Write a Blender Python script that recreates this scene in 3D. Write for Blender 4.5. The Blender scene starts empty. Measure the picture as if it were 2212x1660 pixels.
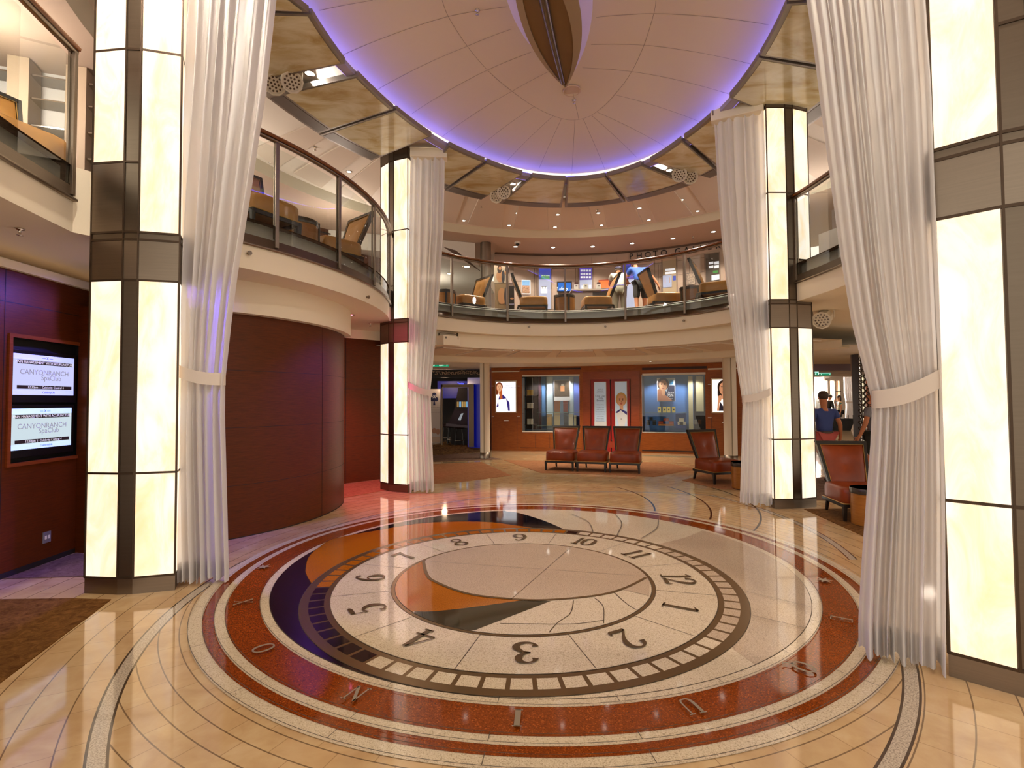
import bpy, bmesh, math, random
from math import sin, cos, pi, radians, hypot, atan2, sqrt
from mathutils import Vector, Matrix
random.seed(7)
SC = bpy.context.scene
COL = SC.collection
# ---------- camera (an 18.2 mm wide angle at standing eye height) ----------
FPX, PIT, ROL, EYE = 1121.07, radians(1.8276), radians(-0.37547), 1.6
def ray(x, y):
    u = (x - 1106) / FPX; v = (830 - y) / FPX
    c, s = cos(ROL), sin(ROL); u, v = c * u - s * v, s * u + c * v
    return (u, cos(PIT) - v * sin(PIT), sin(PIT) + v * cos(PIT))
def G(x, y, z=0.0):                      # point of level z seen at x, y
    d = ray(x, y); t = (z - EYE) / d[2]
    return Vector((d[0] * t, d[1] * t, z))
def PY(x, y, Y):                         # point at depth Y
    d = ray(x, y); t = Y / d[1]
    return Vector((d[0] * t, Y, EYE + d[2] * t))
def W(x, y, a, b):                       # point on the vertical plane through ground points a, b
    d = ray(x, y); nx, ny = -(b[1] - a[1]), b[0] - a[0]
    t = (a[0] * nx + a[1] * ny) / (d[0] * nx + d[1] * ny)
    return Vector((d[0] * t, d[1] * t, EYE + d[2] * t))
def CY(x, y, c, R, far=True):            # point on a vertical cylinder
    d = ray(x, y); a = d[0]**2 + d[1]**2; b = -(d[0]*c[0] + d[1]*c[1]); k = c[0]**2 + c[1]**2 - R*R
    q = max(0.0, b*b - a*k); t = (-b + (1 if far else -1) * sqrt(q)) / a
    return Vector((d[0] * t, d[1] * t, EYE + d[2] * t))
cam_d = bpy.data.cameras.new('camera'); cam = bpy.data.objects.new('camera', cam_d); COL.objects.link(cam)
cam_d.sensor_width = 36; cam_d.lens = 36 * FPX / 2212; cam_d.clip_end = 200; cam_d.clip_start = .05
cam.rotation_mode = 'QUATERNION'
F0 = Vector((0, cos(PIT), sin(PIT))); U0 = Vector((0, -sin(PIT), cos(PIT))); R0 = Vector((1, 0, 0))
Rr = R0 * cos(ROL) + U0 * sin(ROL); Uu = -R0 * sin(ROL) + U0 * cos(ROL)
m = Matrix((Rr, Uu, -F0)).transposed()
cam.rotation_quaternion = m.to_quaternion(); cam.location = (0, 0, EYE)
SC.camera = cam

# ---------- materials ----------
def lin(h):
    if not isinstance(h, str): return tuple(h)[:3]
    h = h.lstrip('#'); r = []
    if len(h) == 3: h = ''.join(c + c for c in h)
    for i in (0, 2, 4):
        c = int(h[i:i+2], 16) / 255; r.append(c / 12.92 if c <= .04045 else ((c + .055) / 1.055) ** 2.4)
    return tuple(r)
MATS = {}
class NX:                                 # small helper: arithmetic on shader sockets
    def __init__(s, nt, sock): s.nt = nt; s.s = sock
    def _m(s, op, o=None, p=None):
        n = s.nt.nodes.new('ShaderNodeMath'); n.operation = op
        for i, q in enumerate((s, o, p)):
            if q is None: continue
            if isinstance(q, NX): s.nt.links.new(q.s, n.inputs[i])
            else: n.inputs[i].default_value = q
        return NX(s.nt, n.outputs[0])
    def __add__(s, o): return s._m('ADD', o)
    def __sub__(s, o): return s._m('SUBTRACT', o)
    def __mul__(s, o): return s._m('MULTIPLY', o)
    def __truediv__(s, o): return s._m('DIVIDE', o)
    def lt(s, o): return s._m('LESS_THAN', o)
    def gt(s, o): return s._m('GREATER_THAN', o)
    def abs(s): return s._m('ABSOLUTE')
    def floor(s): return s._m('FLOOR')
    def frac(s): return s._m('FRACT')
    def sqrt(s): return s._m('SQRT')
    def atan2(s, o): return s._m('ARCTAN2', o)
    def max(s, o): return s._m('MAXIMUM', o)
    def min(s, o): return s._m('MINIMUM', o)
    def inv(s): return s * -1.0 + 1.0
def base_mat(name):
    m = bpy.data.materials.new(name); m.use_nodes = True; nt = m.node_tree; nt.nodes.clear()
    o = nt.nodes.new('ShaderNodeOutputMaterial'); b = nt.nodes.new('ShaderNodeBsdfPrincipled')
    nt.links.new(b.outputs[0], o.inputs[0]); return m, nt, b
def coords(nt, scale=(1, 1, 1), kind='Object'):
    if kind == 'World':
        g = nt.nodes.new('ShaderNodeNewGeometry'); s = g.outputs['Position']
    else:
        t = nt.nodes.new('ShaderNodeTexCoord'); s = t.outputs[kind]
    mp = nt.nodes.new('ShaderNodeMapping'); nt.links.new(s, mp.inputs[0]); mp.inputs['Scale'].default_value = scale
    return mp.outputs[0]
def noise(nt, vec, scale, detail=4, rough=.55, dist=0):
    n = nt.nodes.new('ShaderNodeTexNoise'); nt.links.new(vec, n.inputs['Vector'])
    n.inputs['Scale'].default_value = scale; n.inputs['Detail'].default_value = detail
    n.inputs['Roughness'].default_value = rough; n.inputs['Distortion'].default_value = dist
    return n.outputs['Fac']
def ramp(nt, fac, stops):
    r = nt.nodes.new('ShaderNodeValToRGB'); nt.links.new(fac, r.inputs[0]); e = r.color_ramp.elements
    while len(e) > 1: e.remove(e[-1])
    e[0].position = stops[0][0]; e[0].color = (*lin(stops[0][1]), 1)
    for p, c in stops[1:]:
        q = e.new(p); q.color = (*lin(c), 1)
    return r.outputs[0]
def mixc(nt, fac, a, b):
    n = nt.nodes.new('ShaderNodeMix'); n.data_type = 'RGBA'
    for i, q in ((0, fac), (6, a), (7, b)):
        if isinstance(q, NX): q = q.s
        if isinstance(q, bpy.types.NodeSocket): nt.links.new(q, n.inputs[i])
        elif i == 0: n.inputs[0].default_value = q
        else: n.inputs[i].default_value = (*lin(q), 1)
    return n.outputs[2]
def M(name, color='#808080', rough=.5, metal=0.0, emit=None, es=1.0, spec=.5, coat=0, alpha=1, var=0, vs=8, vscale=(1,1,1), bump=0, bs=60, aniso=0):
    if name in MATS: return MATS[name]
    m, nt, b = base_mat(name)
    b.inputs['Base Color'].default_value = (*lin(color), 1); b.inputs['Roughness'].default_value = rough
    b.inputs['Metallic'].default_value = metal; b.inputs['Specular IOR Level'].default_value = spec
    b.inputs['Coat Weight'].default_value = coat; b.inputs['Alpha'].default_value = alpha
    if aniso: b.inputs['Anisotropic'].default_value = aniso
    if emit:
        b.inputs['Emission Color'].default_value = (*lin(emit), 1); b.inputs['Emission Strength'].default_value = es
    if var:
        c = lin(color); f = noise(nt, coords(nt, vscale), vs)
        o = ramp(nt, f, [(.3, tuple(x * (1 - var) for x in c)), (.7, tuple(min(1, x * (1 + var)) for x in c))])
        nt.links.new(o, b.inputs['Base Color'])
    if bump:
        f = noise(nt, coords(nt), bs, 3); n = nt.nodes.new('ShaderNodeBump'); n.inputs['Strength'].default_value = bump
        n.inputs['Distance'].default_value = .01; nt.links.new(f, n.inputs['Height']); nt.links.new(n.outputs[0], b.inputs['Normal'])
    MATS[name] = m; return m
def wood(name, c1, c2, rough=.35, scale=(1, 1, 14), coat=.3, kind='Object'):
    m, nt, b = base_mat(name); v = coords(nt, scale, kind)
    f = noise(nt, v, 6, 6, .6, .4)
    nt.links.new(ramp(nt, f, [(.25, c1), (.75, c2)]), b.inputs['Base Color'])
    b.inputs['Roughness'].default_value = rough; b.inputs['Coat Weight'].default_value = coat; b.inputs['Coat Roughness'].default_value = .25; b.inputs['Specular Tint'].default_value = (1, .75, .55, 1); b.inputs['Specular IOR Level'].default_value = .33 if coat < .05 else .5
    MATS[name] = m; return m
def terrazzo(name, base, sp1, sp2, rough=.06):
    m, nt, b = base_mat(name); v = coords(nt, (1, 1, 1), 'World')
    f = noise(nt, v, 130, 2, .7); c = ramp(nt, f, [(.36, sp1), (.45, base), (.58, base), (.68, sp2)])
    f2 = noise(nt, v, 2.3, 3); c2 = mixc(nt, .25, c, ramp(nt, f2, [(.3, tuple(x*.75 for x in lin(base))), (.7, base)]))
    nt.links.new(c2, b.inputs['Base Color']); b.inputs['Roughness'].default_value = rough
    b.inputs['Specular IOR Level'].default_value = .8
    MATS[name] = m; return m
def glassmat(name, tint='#e8efec', refl=.05):
    m = bpy.data.materials.new(name); m.use_nodes = True; nt = m.node_tree; nt.nodes.clear()
    o = nt.nodes.new('ShaderNodeOutputMaterial'); t = nt.nodes.new('ShaderNodeBsdfTransparent'); g = nt.nodes.new('ShaderNodeBsdfGlossy')
    t.inputs[0].default_value = (*lin(tint), 1); g.inputs['Roughness'].default_value = .02; g.inputs[0].default_value = (1, 1, 1, 1)
    gg = nt.nodes.new('ShaderNodeNewGeometry'); dt = nt.nodes.new('ShaderNodeVectorMath'); dt.operation = 'DOT_PRODUCT'
    nt.links.new(gg.outputs['Incoming'], dt.inputs[0]); nt.links.new(gg.outputs['Normal'], dt.inputs[1])
    c = NX(nt, dt.outputs['Value']).abs().inv().max(0.0); c2 = c * c; a = c2 * c2 * c * .9 + refl
    mx = nt.nodes.new('ShaderNodeMixShader'); nt.links.new(a.s, mx.inputs[0]); nt.links.new(t.outputs[0], mx.inputs[1]); nt.links.new(g.outputs[0], mx.inputs[2])
    nt.links.new(mx.outputs[0], o.inputs[0]); MATS[name] = m; return m
STEEL = M('brushed_steel', '#8b7e70', .36, 1.0, var=.05, vs=3, vscale=(1, 1, 40))
STEELD = M('dark_steel', '#74685b', .36, 1.0, var=.04, vs=3, vscale=(1, 1, 30))
BRONZEL = M('bronze_line', '#4a3a2c', .4, .6)
CREAM = M('cream_paint', '#efe2ca', .6)
CEILW = M('ceiling_white', '#efe4d6', .75)
CEILP = M('ceiling_panel_pink', '#ddcdbc', .8)
WOODR = wood('cherry_veneer', '#431b06', '#62290a', .44, (1.2, 1.2, 16), .01)
WOODS = wood('shop_veneer', '#74300c', '#945018', .45, (1, 1, 10), .1)
WOODH = wood('handrail_wood', '#5c300f', '#7a4418', .3, (3, 3, 3))
BLACKW = M('dark_wood', '#17110d', .35)
BLACK = M('black_plastic', '#0b0a0a', .35)
WHITE = M('white_plastic', '#e8e2d8', .5)
GLASS = glassmat('clear_glass')
CHROME = M('chrome', '#d8d4cc', .12, 1.0)
GOLD = M('gold_piping', '#b98a3c', .4, .3)
# ---------- mesh building ----------
class MB:
    def __init__(s): s.v = []; s.f = []; s.mi = []; s.sm = []; s.uv = {}
    def add(s, vs, fs, mi=0, smooth=False):
        o = len(s.v); s.v += [tuple(p) for p in vs]
        for f in fs: s.f.append(tuple(i + o for i in f)); s.mi.append(mi); s.sm.append(smooth)
        return s
    def box(s, c, d, rz=0, mi=0, rx=0, ry=0):
        h = [x / 2 for x in d]; R = Matrix.Rotation(rz, 3, 'Z') @ Matrix.Rotation(ry, 3, 'Y') @ Matrix.Rotation(rx, 3, 'X'); c = Vector(c)
        vs = [c + R @ Vector((x * h[0], y * h[1], z * h[2])) for z in (-1, 1) for y in (-1, 1) for x in (-1, 1)]
        return s.add(vs, [(0, 2, 3, 1), (4, 5, 7, 6), (0, 1, 5, 4), (2, 6, 7, 3), (0, 4, 6, 2), (1, 3, 7, 5)], mi)
    def hexa(s, b, t, mi=0):             # b, t: 4 bottom and 4 top points
        return s.add(list(b) + list(t), [(3, 2, 1, 0), (4, 5, 6, 7), (0, 1, 5, 4), (1, 2, 6, 5), (2, 3, 7, 6), (3, 0, 4, 7)], mi)
    def quad(s, a, b, c, d, mi=0): return s.add([a, b, c, d], [(0, 1, 2, 3)], mi)
    def prism(s, poly, z0, z1, mi=0, cap=True):
        n = len(poly); vs = [(p[0], p[1], z0) for p in poly] + [(p[0], p[1], z1) for p in poly]
        fs = [(i, (i + 1) % n, n + (i + 1) % n, n + i) for i in range(n)]
        if cap: fs += [tuple(range(n - 1, -1, -1)), tuple(range(n, 2 * n))]
        return s.add(vs, fs, mi)
    def poly(s, pts, z, mi=0): return s.add([(p[0], p[1], z) for p in pts], [tuple(range(len(pts)))], mi)
    def strip(s, A, B, mi=0, smooth=True, closed=False):
        n = len(A); m = n if closed else n - 1
        return s.add(list(A) + list(B), [(i, (i + 1) % n, n + (i + 1) % n, n + i) for i in range(m)], mi, smooth)
    def loft(s, rings, mi=0, smooth=True, closed=True, cap=True):
        n = len(rings[0]); vs = [p for r in rings for p in r]; fs = []
        for k in range(len(rings) - 1):
            for i in range(n if closed else n - 1):
                j = (i + 1) % n; fs.append((k*n+i, k*n+j, (k+1)*n+j, (k+1)*n+i))
        s.add(vs, fs, mi, smooth)
        if cap and closed: s.add(list(rings[0]) , [tuple(range(n - 1, -1, -1))], mi); s.add(list(rings[-1]), [tuple(range(n))], mi)
        return s
    def lathe(s, prof, c=(0, 0, 0), n=20, mi=0, smooth=True):
        return s.loft([[(c[0] + r * cos(2*pi*i/n), c[1] + r * sin(2*pi*i/n), c[2] + z) for i in range(n)] for r, z in prof], mi, smooth)
    def tube(s, pts, r, n=8, mi=0, cap=True, smooth=True):
        pts = [Vector(p) for p in pts]; rings = []; up = Vector((0, 0, 1))
        for i, p in enumerate(pts):
            t = (pts[min(i + 1, len(pts) - 1)] - pts[max(i - 1, 0)]).normalized()
            a = t.cross(up)
            if a.length < .05: a = t.cross(Vector((1, 0, 0)))
            a.normalize(); b = a.cross(t); rr = r[i] if isinstance(r, (list, tuple)) else r
            rings.append([p + (a * cos(2*pi*k/n) + b * sin(2*pi*k/n)) * rr for k in range(n)])
        return s.loft(rings, mi, smooth, True, cap)
    def ball(s, c, r, n=12, mi=0, sq=(1, 1, 1)):
        rings = []
        for j in range(1, n // 2 + 1):
            a = pi * j / (n // 2 + 1); rings.append([(c[0] + r*sq[0]*sin(a)*cos(2*pi*i/n), c[1] + r*sq[1]*sin(a)*sin(2*pi*i/n), c[2] - r*sq[2]*cos(a)) for i in range(n)])
        return s.loft(rings, mi, True)
    def beam(s, path, prof, mi=0, smooth=True):   # sweep a profile [(outward, z)] along a list of (x, y, nx, ny)
        rings = [[(x + nx * o, y + ny * o, z) for (o, z) in prof] for (x, y, nx, ny) in path]
        return s.loft(rings, mi, smooth)
ORG = [Vector((0, 0, 0))]
def link(o, parent=None):
    COL.objects.link(o)
    if parent is not None: o.parent = parent
    return o
def obj(name, mb, mats, parent=None, org=None, bevel=0, kind=None, label=None):
    me = bpy.data.meshes.new(name)
    base = org if org is not None else (parent['_o'] if parent is not None and '_o' in parent else (0, 0, 0))
    b = Vector(base[:])
    me.from_pydata([Vector(p) - b for p in mb.v], [], mb.f)
    mats = mats if isinstance(mats, (list, tuple)) else [mats]
    for m in mats: me.materials.append(m)
    for p, mi, s in zip(me.polygons, mb.mi, mb.sm): p.material_index = mi; p.use_smooth = s
    me.validate(); me.update()
    o = bpy.data.objects.new(name, me)
    o['_o'] = list(b)
    if parent is None: o.location = b
    link(o, parent)
    if bevel:
        bv = o.modifiers.new('bevel', 'BEVEL'); bv.width = bevel; bv.segments = 2; bv.limit_method = 'ANGLE'
    if kind: o['kind'] = kind
    if label: o['label'] = label
    return o
def tag(o, label, cat, group=None, kind=None):
    o['label'] = label; o['category'] = cat
    if group: o['group'] = group
    if kind: o['kind'] = kind
    return o
def thing(name, label, cat, loc=(0, 0, 0), group=None, kind=None):
    o = bpy.data.objects.new(name, None); o.empty_display_size = .1; COL.objects.link(o)
    o.location = loc; o['_o'] = list(Vector(loc))
    return tag(o, label, cat, group, kind)
def dup(root, loc=None, rz=None, label=None, group=None):
    r = root.copy(); COL.objects.link(r)
    if loc is not None: r.location = loc
    if rz is not None: r.rotation_euler = (0, 0, rz)
    if label: r['label'] = label
    if group: r['group'] = group
    def rec(a, b):
        for ch in [c for c in ALLCH(a)]:
            c = ch.copy(); COL.objects.link(c); c.parent = b; rec(ch, c)
    rec(root, r); return r
def ALLCH(a): return list(a.children)
def struct(name, mb, mats, **k): return obj(name, mb, mats, kind='structure', **k)
def text(name, s, size, m, p, right, up, parent=None, ext=.002, align='CENTER', spacing=1.0, sx=1.0):
    c = bpy.data.curves.new(name, 'FONT'); c.body = s; c.size = size; c.align_x = align; c.align_y = 'CENTER'; c.extrude = ext
    c.space_character = spacing; c.materials.append(m); c.resolution_u = 3
    tmp = bpy.data.objects.new(name, c); me = bpy.data.meshes.new_from_object(tmp); me.name = name; bpy.data.objects.remove(tmp); bpy.data.curves.remove(c)
    if not me.materials: me.materials.append(m)
    o = bpy.data.objects.new(name, me); r = Vector(right).normalized(); u = Vector(up).normalized(); n = r.cross(u)
    base = Vector(parent['_o'][:]) if parent is not None else Vector((0, 0, 0))
    mt = Matrix((r * sx, u, n)).transposed().to_4x4(); mt.translation = Vector(p) - base
    link(o, parent); o.matrix_local = mt
    return o
def arc(c, R, a0, a1, n):                 # list of (x, y, nx, ny), normal pointing at the centre
    out = []
    for i in range(n + 1):
        a = a0 + (a1 - a0) * i / n; out.append((c[0] + R * cos(a), c[1] + R * sin(a), -cos(a), -sin(a)))
    return out
def ang(c, p): return atan2(p[1] - c[1], p[0] - c[0])
def cr(pts, n=6):                         # Catmull-Rom through tuples
    out = []; P = [pts[0]] + list(pts) + [pts[-1]]
    for i in range(1, len(P) - 2):
        for k in range(n):
            t = k / n; out.append(tuple(.5 * ((2*b) + (-a + c) * t + (2*a - 5*b + 4*c - d) * t*t + (-a + 3*b - 3*c + d) * t**3) for a, b, c, d in zip(P[i-1], P[i], P[i+1], P[i+2])))
    out.append(tuple(pts[-1])); return out
A = (0.213, 5.207); B = (0.083, 4.690); OX = (0.385, 6.04)
CL = (-6.76, 8.16); RL = 4.70            # left balcony lobe
CB = (1.10, 8.155); RB = 3.41            # rear balcony bay
# ================= floor =================
def floor_mat():
    m, nt, b = base_mat('limestone_tiles')
    g = nt.nodes.new('ShaderNodeNewGeometry'); sp = nt.nodes.new('ShaderNodeSeparateXYZ'); nt.links.new(g.outputs['Position'], sp.inputs[0])
    X, Y = NX(nt, sp.outputs[0]), NX(nt, sp.outputs[1])
    def rad(c):
        dx, dy = X - c[0], Y - c[1]; return (dx * dx + dy * dy).sqrt(), dy.atan2(dx)
    rA, aA = rad(A); rL, aL = rad((1.515, 4.882)); rR, aR = rad((-1.13, 5.445)); rF, aF = rad((-1.38, 6.872))
    near = Y.lt(5.2)
    rRR = rR * near + rF * near.inv() - near.inv() * .86       # far right band sits on a wider circle
    inside = rL.lt(4.174) * rRR.lt(4.14)
    band = (rL.lt(4.254) * rRR.lt(4.215)) * inside.inv()
    def tiles(r, a, pr, L):
        k = (r / pr); i = k.floor(); fr = k.frac()
        line = (fr - .5).abs().gt(.5 - .0035 / pr)
        along = a * (i * pr + pr * .5) / L + i * .37
        jl = (along.frac() - .5).abs().gt(.5 - .0025 / L)
        cell = (i * 12.9898 + along.floor() * 78.233); rnd = NX(nt, None)
        s = nt.nodes.new('ShaderNodeMath'); s.operation = 'SINE'; nt.links.new(cell.s, s.inputs[0])
        return line, jl, (NX(nt, s.outputs[0]) * 43758.5).frac()
    l1, j1, c1 = tiles(rA - .022, aA, .118, .30); l2, j2, c2 = tiles(rL + .145, aL, .1965, .34); l3, j3, c3 = tiles(rR + .09, aR, .1965, .34)
    left = X.lt(.2)
    ln = inside * l1 + inside.inv() * (left * l2 + left.inv() * l3)
    jn = inside * j1 + inside.inv() * (left * j2 + left.inv() * j3)
    cc = inside * c1 + inside.inv() * (left * c2 + left.inv() * c3)
    # long dark inlay arcs in the far half
    ex = None
    for c, R, y0, y1 in (((-.57, 8.56), 3.57, 6.95, 9.6), ((0, 8.61), 3.69, 6.3, 9.9), ((-.84, 8.36), 3.0, 7.5, 9.6)):
        r, a = rad(c); e = (r - R).abs().lt(.013) * Y.gt(y0) * Y.lt(y1) * X.gt(c[0]); ex = e if ex is None else ex.max(e)
    be = ((rL - 4.174).abs().lt(.006) + (rL - 4.254).abs().lt(.006)) * rRR.lt(4.22) + ((rRR - 4.14).abs().lt(.006) + (rRR - 4.215).abs().lt(.006)) * rL.lt(4.254)
    v = coords(nt, (1, 1, 1), 'World'); f = noise(nt, v, 3.5, 5, .6, .5)
    col = ramp(nt, f, [(.3, '#b8946a'), (.55, '#cbac80'), (.75, '#d6bb94')])
    col = mixc(nt, cc * .35, col, '#b98f62')
    gr = noise(nt, v, 120, 2, .7); gran = ramp(nt, gr, [(.38, '#8f8172'), (.5, '#b9a893'), (.65, '#cdbda6')])
    col = mixc(nt, band, col, gran)
    col = mixc(nt, jn * band.inv() * .55, col, '#8a6846')
    col = mixc(nt, (ln * band.inv() * .8).min(1.0), col, '#5d452e')
    col = mixc(nt, be.min(1.0), col, '#4a3826')
    col = mixc(nt, ex, col, '#3a2f22')
    nt.links.new(col, b.inputs['Base Color']); b.inputs['Roughness'].default_value = .07; b.inputs['Specular IOR Level'].default_value = .7
    return m
FL = floor_mat()
mb = MB(); mb.quad((-14, -4, 0), (36, -4, 0), (36, 36, 0), (-14, 36, 0)); struct('floor', mb, FL)

# ---------- round medallion ----------
TW = terrazzo('terrazzo_pale', '#d6c3a6', '#9a866c', '#ecdcc4'); TG = terrazzo('terrazzo_grey', '#bfa88e', '#85725e', '#dcc8ae')
TR = terrazzo('terrazzo_rust', '#82380a', '#522205', '#cc6a2a'); TO = terrazzo('terrazzo_orange', '#a85c0e', '#7e4208', '#c47a24')
TN = terrazzo('terrazzo_navy', '#0d0a14', '#050408', '#2a2634'); TD = terrazzo('terrazzo_green_black', '#26241a', '#141208', '#3a382c')
BZ = M('bronze_inlay', '#8a7252', .22, .75); BL = M('bronze_joint', '#4c3f30', .4, .2)
mats = [TW, TG, TR, TO, TN, TD, BZ, BL]; mb = MB(); lay = [0]
ZM = lambda: .0015 + .0006 * lay[0]
def disc(c, R, mi, n=180): lay[0] += 1; mb.poly([(c[0] + R * cos(2*pi*i/n), c[1] + R * sin(2*pi*i/n)) for i in range(n)], ZM(), mi)
def clipr(pts, c, R):
    out = []
    for p in pts:
        d = hypot(p[0] - c[0], p[1] - c[1])
        out.append(p if d <= R else (c[0] + (p[0] - c[0]) * R / d, c[1] + (p[1] - c[1]) * R / d))
    return out
def gp(L): return [tuple(G(x, y)[:2]) for x, y in L]
def fillpoly(pts, mi):
    lay[0] += 1
    from mathutils.geometry import tessellate_polygon
    t = tessellate_polygon([[Vector((p[0], p[1], 0)) for p in pts]]); z = ZM()
    mb.add([(p[0], p[1], z) for p in pts], [tuple(q) for q in t], mi)
def arcpts(c, R, p, q, n=60, ccw=True):
    a, b = ang(c, p), ang(c, q)
    if ccw and b < a: b += 2 * pi
    if not ccw and b > a: b -= 2 * pi
    return [(c[0] + R * cos(a + (b - a) * i / n), c[1] + R * sin(a + (b - a) * i / n)) for i in range(n + 1)]
def line(pts, w, mi=7):
    pts = [Vector((p[0], p[1])) for p in pts]; L, Rr_ = [], []
    for i, p in enumerate(pts):
        t = (pts[min(i + 1, len(pts) - 1)] - pts[max(i - 1, 0)]).normalized(); nn = Vector((-t.y, t.x))
        L.append((*(p + nn * w / 2), ZM())); Rr_.append((*(p - nn * w / 2), ZM()))
    mb.strip(Rr_, L, mi, False)
disc(A, 2.925, 0); disc(A, 2.836, 2); disc(A, 2.762, 0); disc(A, 2.692, 2); disc(A, 2.455, 0); disc(A, 2.388, 7); disc(A, 2.383, 0)
for R in (2.925, 2.836, 2.762, 2.692, 2.455): pass
R1 = 2.383
# grey field on the right
gr = cr(gp([(1517, 1148), (1480, 1163), (1440, 1173)]), 6)
pts = gr + arcpts(B, 1.80, gr[-1], gp([(1585, 1399)])[0], 40, False) + gp([(1629.6, 1438.5)]) + arcpts(A, R1, gp([(1629.6, 1438.5)])[0], gp([(1517, 1148)])[0], 60, True)
fillpoly(pts, 1)
# navy crescent
tip = cr(gp([(1092, 1106.5), (1117.5, 1109), (1165, 1123), (1205, 1139), (1236, 1155)]), 6)
bot = gp([(905, 1480)])[0]; b2 = gp([(1000, 1497)])[0]
pts = arcpts(A, R1, tip[0], bot, 90, True) + arcpts(B, 1.80, bot, tip[-1], 90, False) + tip[::-1][1:-1]
fillpoly(pts, 4)
# orange lens
oc = cr(gp([(676, 1268), (662, 1245), (660, 1230), (667, 1205), (689, 1185), (725, 1165), (819, 1147), (906, 1132.5), (990, 1128.5), (1060, 1130), (1115, 1137), (1170, 1145)]), 6)
fillpoly(oc + arcpts(B, 1.80, oc[-1], oc[0], 80, True), 3)
line(oc, .006, 6)
# cog ring
disc(B, 1.855, 7); disc(B, 1.850, 6); lay[0] += 1
def aB(x, y): return ang(B, G(x, y)) % (2 * pi)
a_top, a_gr0, a_gr1, a_nav0, a_nav1 = aB(1238, 1152), aB(1430, 1185), aB(1545, 1392), aB(683, 1272), aB(800, 1414)
for k in range(72):
    a0 = 2 * pi * (k + .09) / 72 + .02; a1 = 2 * pi * (k + .91) / 72 + .02; am = (a0 + a1) / 2 % (2 * pi)
    mi = 0
    if a_top < am < a_nav0: mi = 3
    if a_top < am < a_top + .08: mi = 4
    if a_nav0 < am < a_nav1: mi = 4
    if am < a_gr0 or am > a_gr1: mi = 1
    P0, P1 = 1.783, 1.669
    mb.add([(B[0] + r * cos(a), B[1] + r * sin(a), ZM()) for r, a in ((P1, a0), (P0, a0), (P0, (a0+a1)/2), (P0, a1), (P1, a1), (P1, (a0+a1)/2))], [(5, 4, 3, 2, 1, 0)[::-1]], mi)
disc(B, 1.628, 7); disc(B, 1.622, 0)
lay[0] += 1
for x, y in ((1237, 1080 + 900/11.86),):
    pass
for k in range(12):
    a = aB(1005, 1385) if False else (ang(B, G(1032, 1383)) + 2 * pi * k / 12)
    line([(B[0] + 1.14 * cos(a), B[1] + 1.14 * sin(a)), (B[0] + 1.62 * cos(a), B[1] + 1.62 * sin(a))], .006)
C3 = (0.0841, 4.679)
disc(C3, 1.146, 7); disc(C3, 1.142, 6); disc(C3, 1.114, 7); disc(C3, 1.109, 0)
TI = 1.109
moonlow = gp([(914, 1212), (922, 1245), (942, 1262), (1014, 1288), (1123, 1300), (1196, 1300), (1292, 1290.6), (1350, 1275), (1396, 1252)])
orr = gp([(857, 1275), (868, 1300), (895, 1325.6), (942, 1325), (1032, 1315), (1123, 1302), (1123, 1290), (1014, 1270), (930, 1230), (905, 1215), (870, 1240)])
def outw(L): return clipr([(C3[0] + (p[0]-C3[0])*1.3, C3[1] + (p[1]-C3[1])*1.3) for p in L], C3, TI)
lf = gp([(895, 1325.6), (942, 1325), (1032, 1315), (1123, 1302)])
fillpoly(cr(lf, 6) + cr(moonlow, 6)[:26][::-1] + arcpts(C3, TI, gp([(914, 1212)])[0], lf[0], 30, True), 3)
dk = gp([(1190, 1303)])[0]; dk2 = gp([(1029, 1365.4)])[0]
fillpoly(cr(lf, 6) + [dk, dk2] + arcpts(C3, TI, dk2, lf[0], 20, False)[1:-1], 5)
fillpoly(clipr(gp([(1345, 1278), (1365, 1270), (1400, 1250), (1420, 1262), (1402, 1292)]), C3, TI), 1)
lay[0] += 1
for L in ([(1239, 1302), (1232, 1330), (1205, 1350), (1186, 1372)], [(1284, 1296), (1303, 1315), (1304, 1352)], [(1327, 1285), (1355, 1310), (1374, 1322)], [(1080, 1352), (1150, 1353), (1240, 1353), (1304, 1345)]):
    line(clipr(cr(gp(L), 6), C3, TI), .006)
ml = cr(moonlow, 8)
mp_ = clipr(ml, C3, TI); full = mp_ + arcpts(C3, TI, mp_[-1], mp_[0], 80, True)
fillpoly(full, 1); lay[0] += 1
line(mp_, .030, 6)
line(gp([(1104, 1300), (1237, 1183)]), .005); line(gp([(918, 1216), (1398, 1250)]), .004)
# joints across the outer rings
lay[0] += 1
for k in range(24):
    a = radians(15 * k + 8)
    for r0, r1 in ((2.836, 2.925), (2.692, 2.762), (2.388, 2.455)):
        line([(A[0] + r0*cos(a), A[1] + r0*sin(a)), (A[0] + r1*cos(a), A[1] + r1*sin(a))], .004)
for L in ([(1622, 1322), (1870, 1379)], ):
    line(clipr(gp([(1625, 1335), (1800, 1378)]), A, R1), .006); line(clipr(gp([(1610, 1282), (1760, 1318)]), A, R1), .005)
for L in ([(1234, 1113), (1270, 1130), (1281, 1152)], [(1328, 1113), (1343, 1133), (1333, 1160)], [(1422, 1126), (1418, 1145), (1385, 1167)]):
    line(cr(gp(L), 6), .010)
for c, R in ((A, 2.925), (A, 2.836), (A, 2.762), (A, 2.692), (A, 2.455)):
    line([(c[0] + R*cos(2*pi*i/160), c[1] + R*sin(2*pi*i/160)) for i in range(161)], .004)
med = obj('floor_medallion', mb, mats)
tag(med, 'large round clock-face medallion of polished stone rings inlaid in the tiled floor', 'floor medallion', kind='thing')
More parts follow.
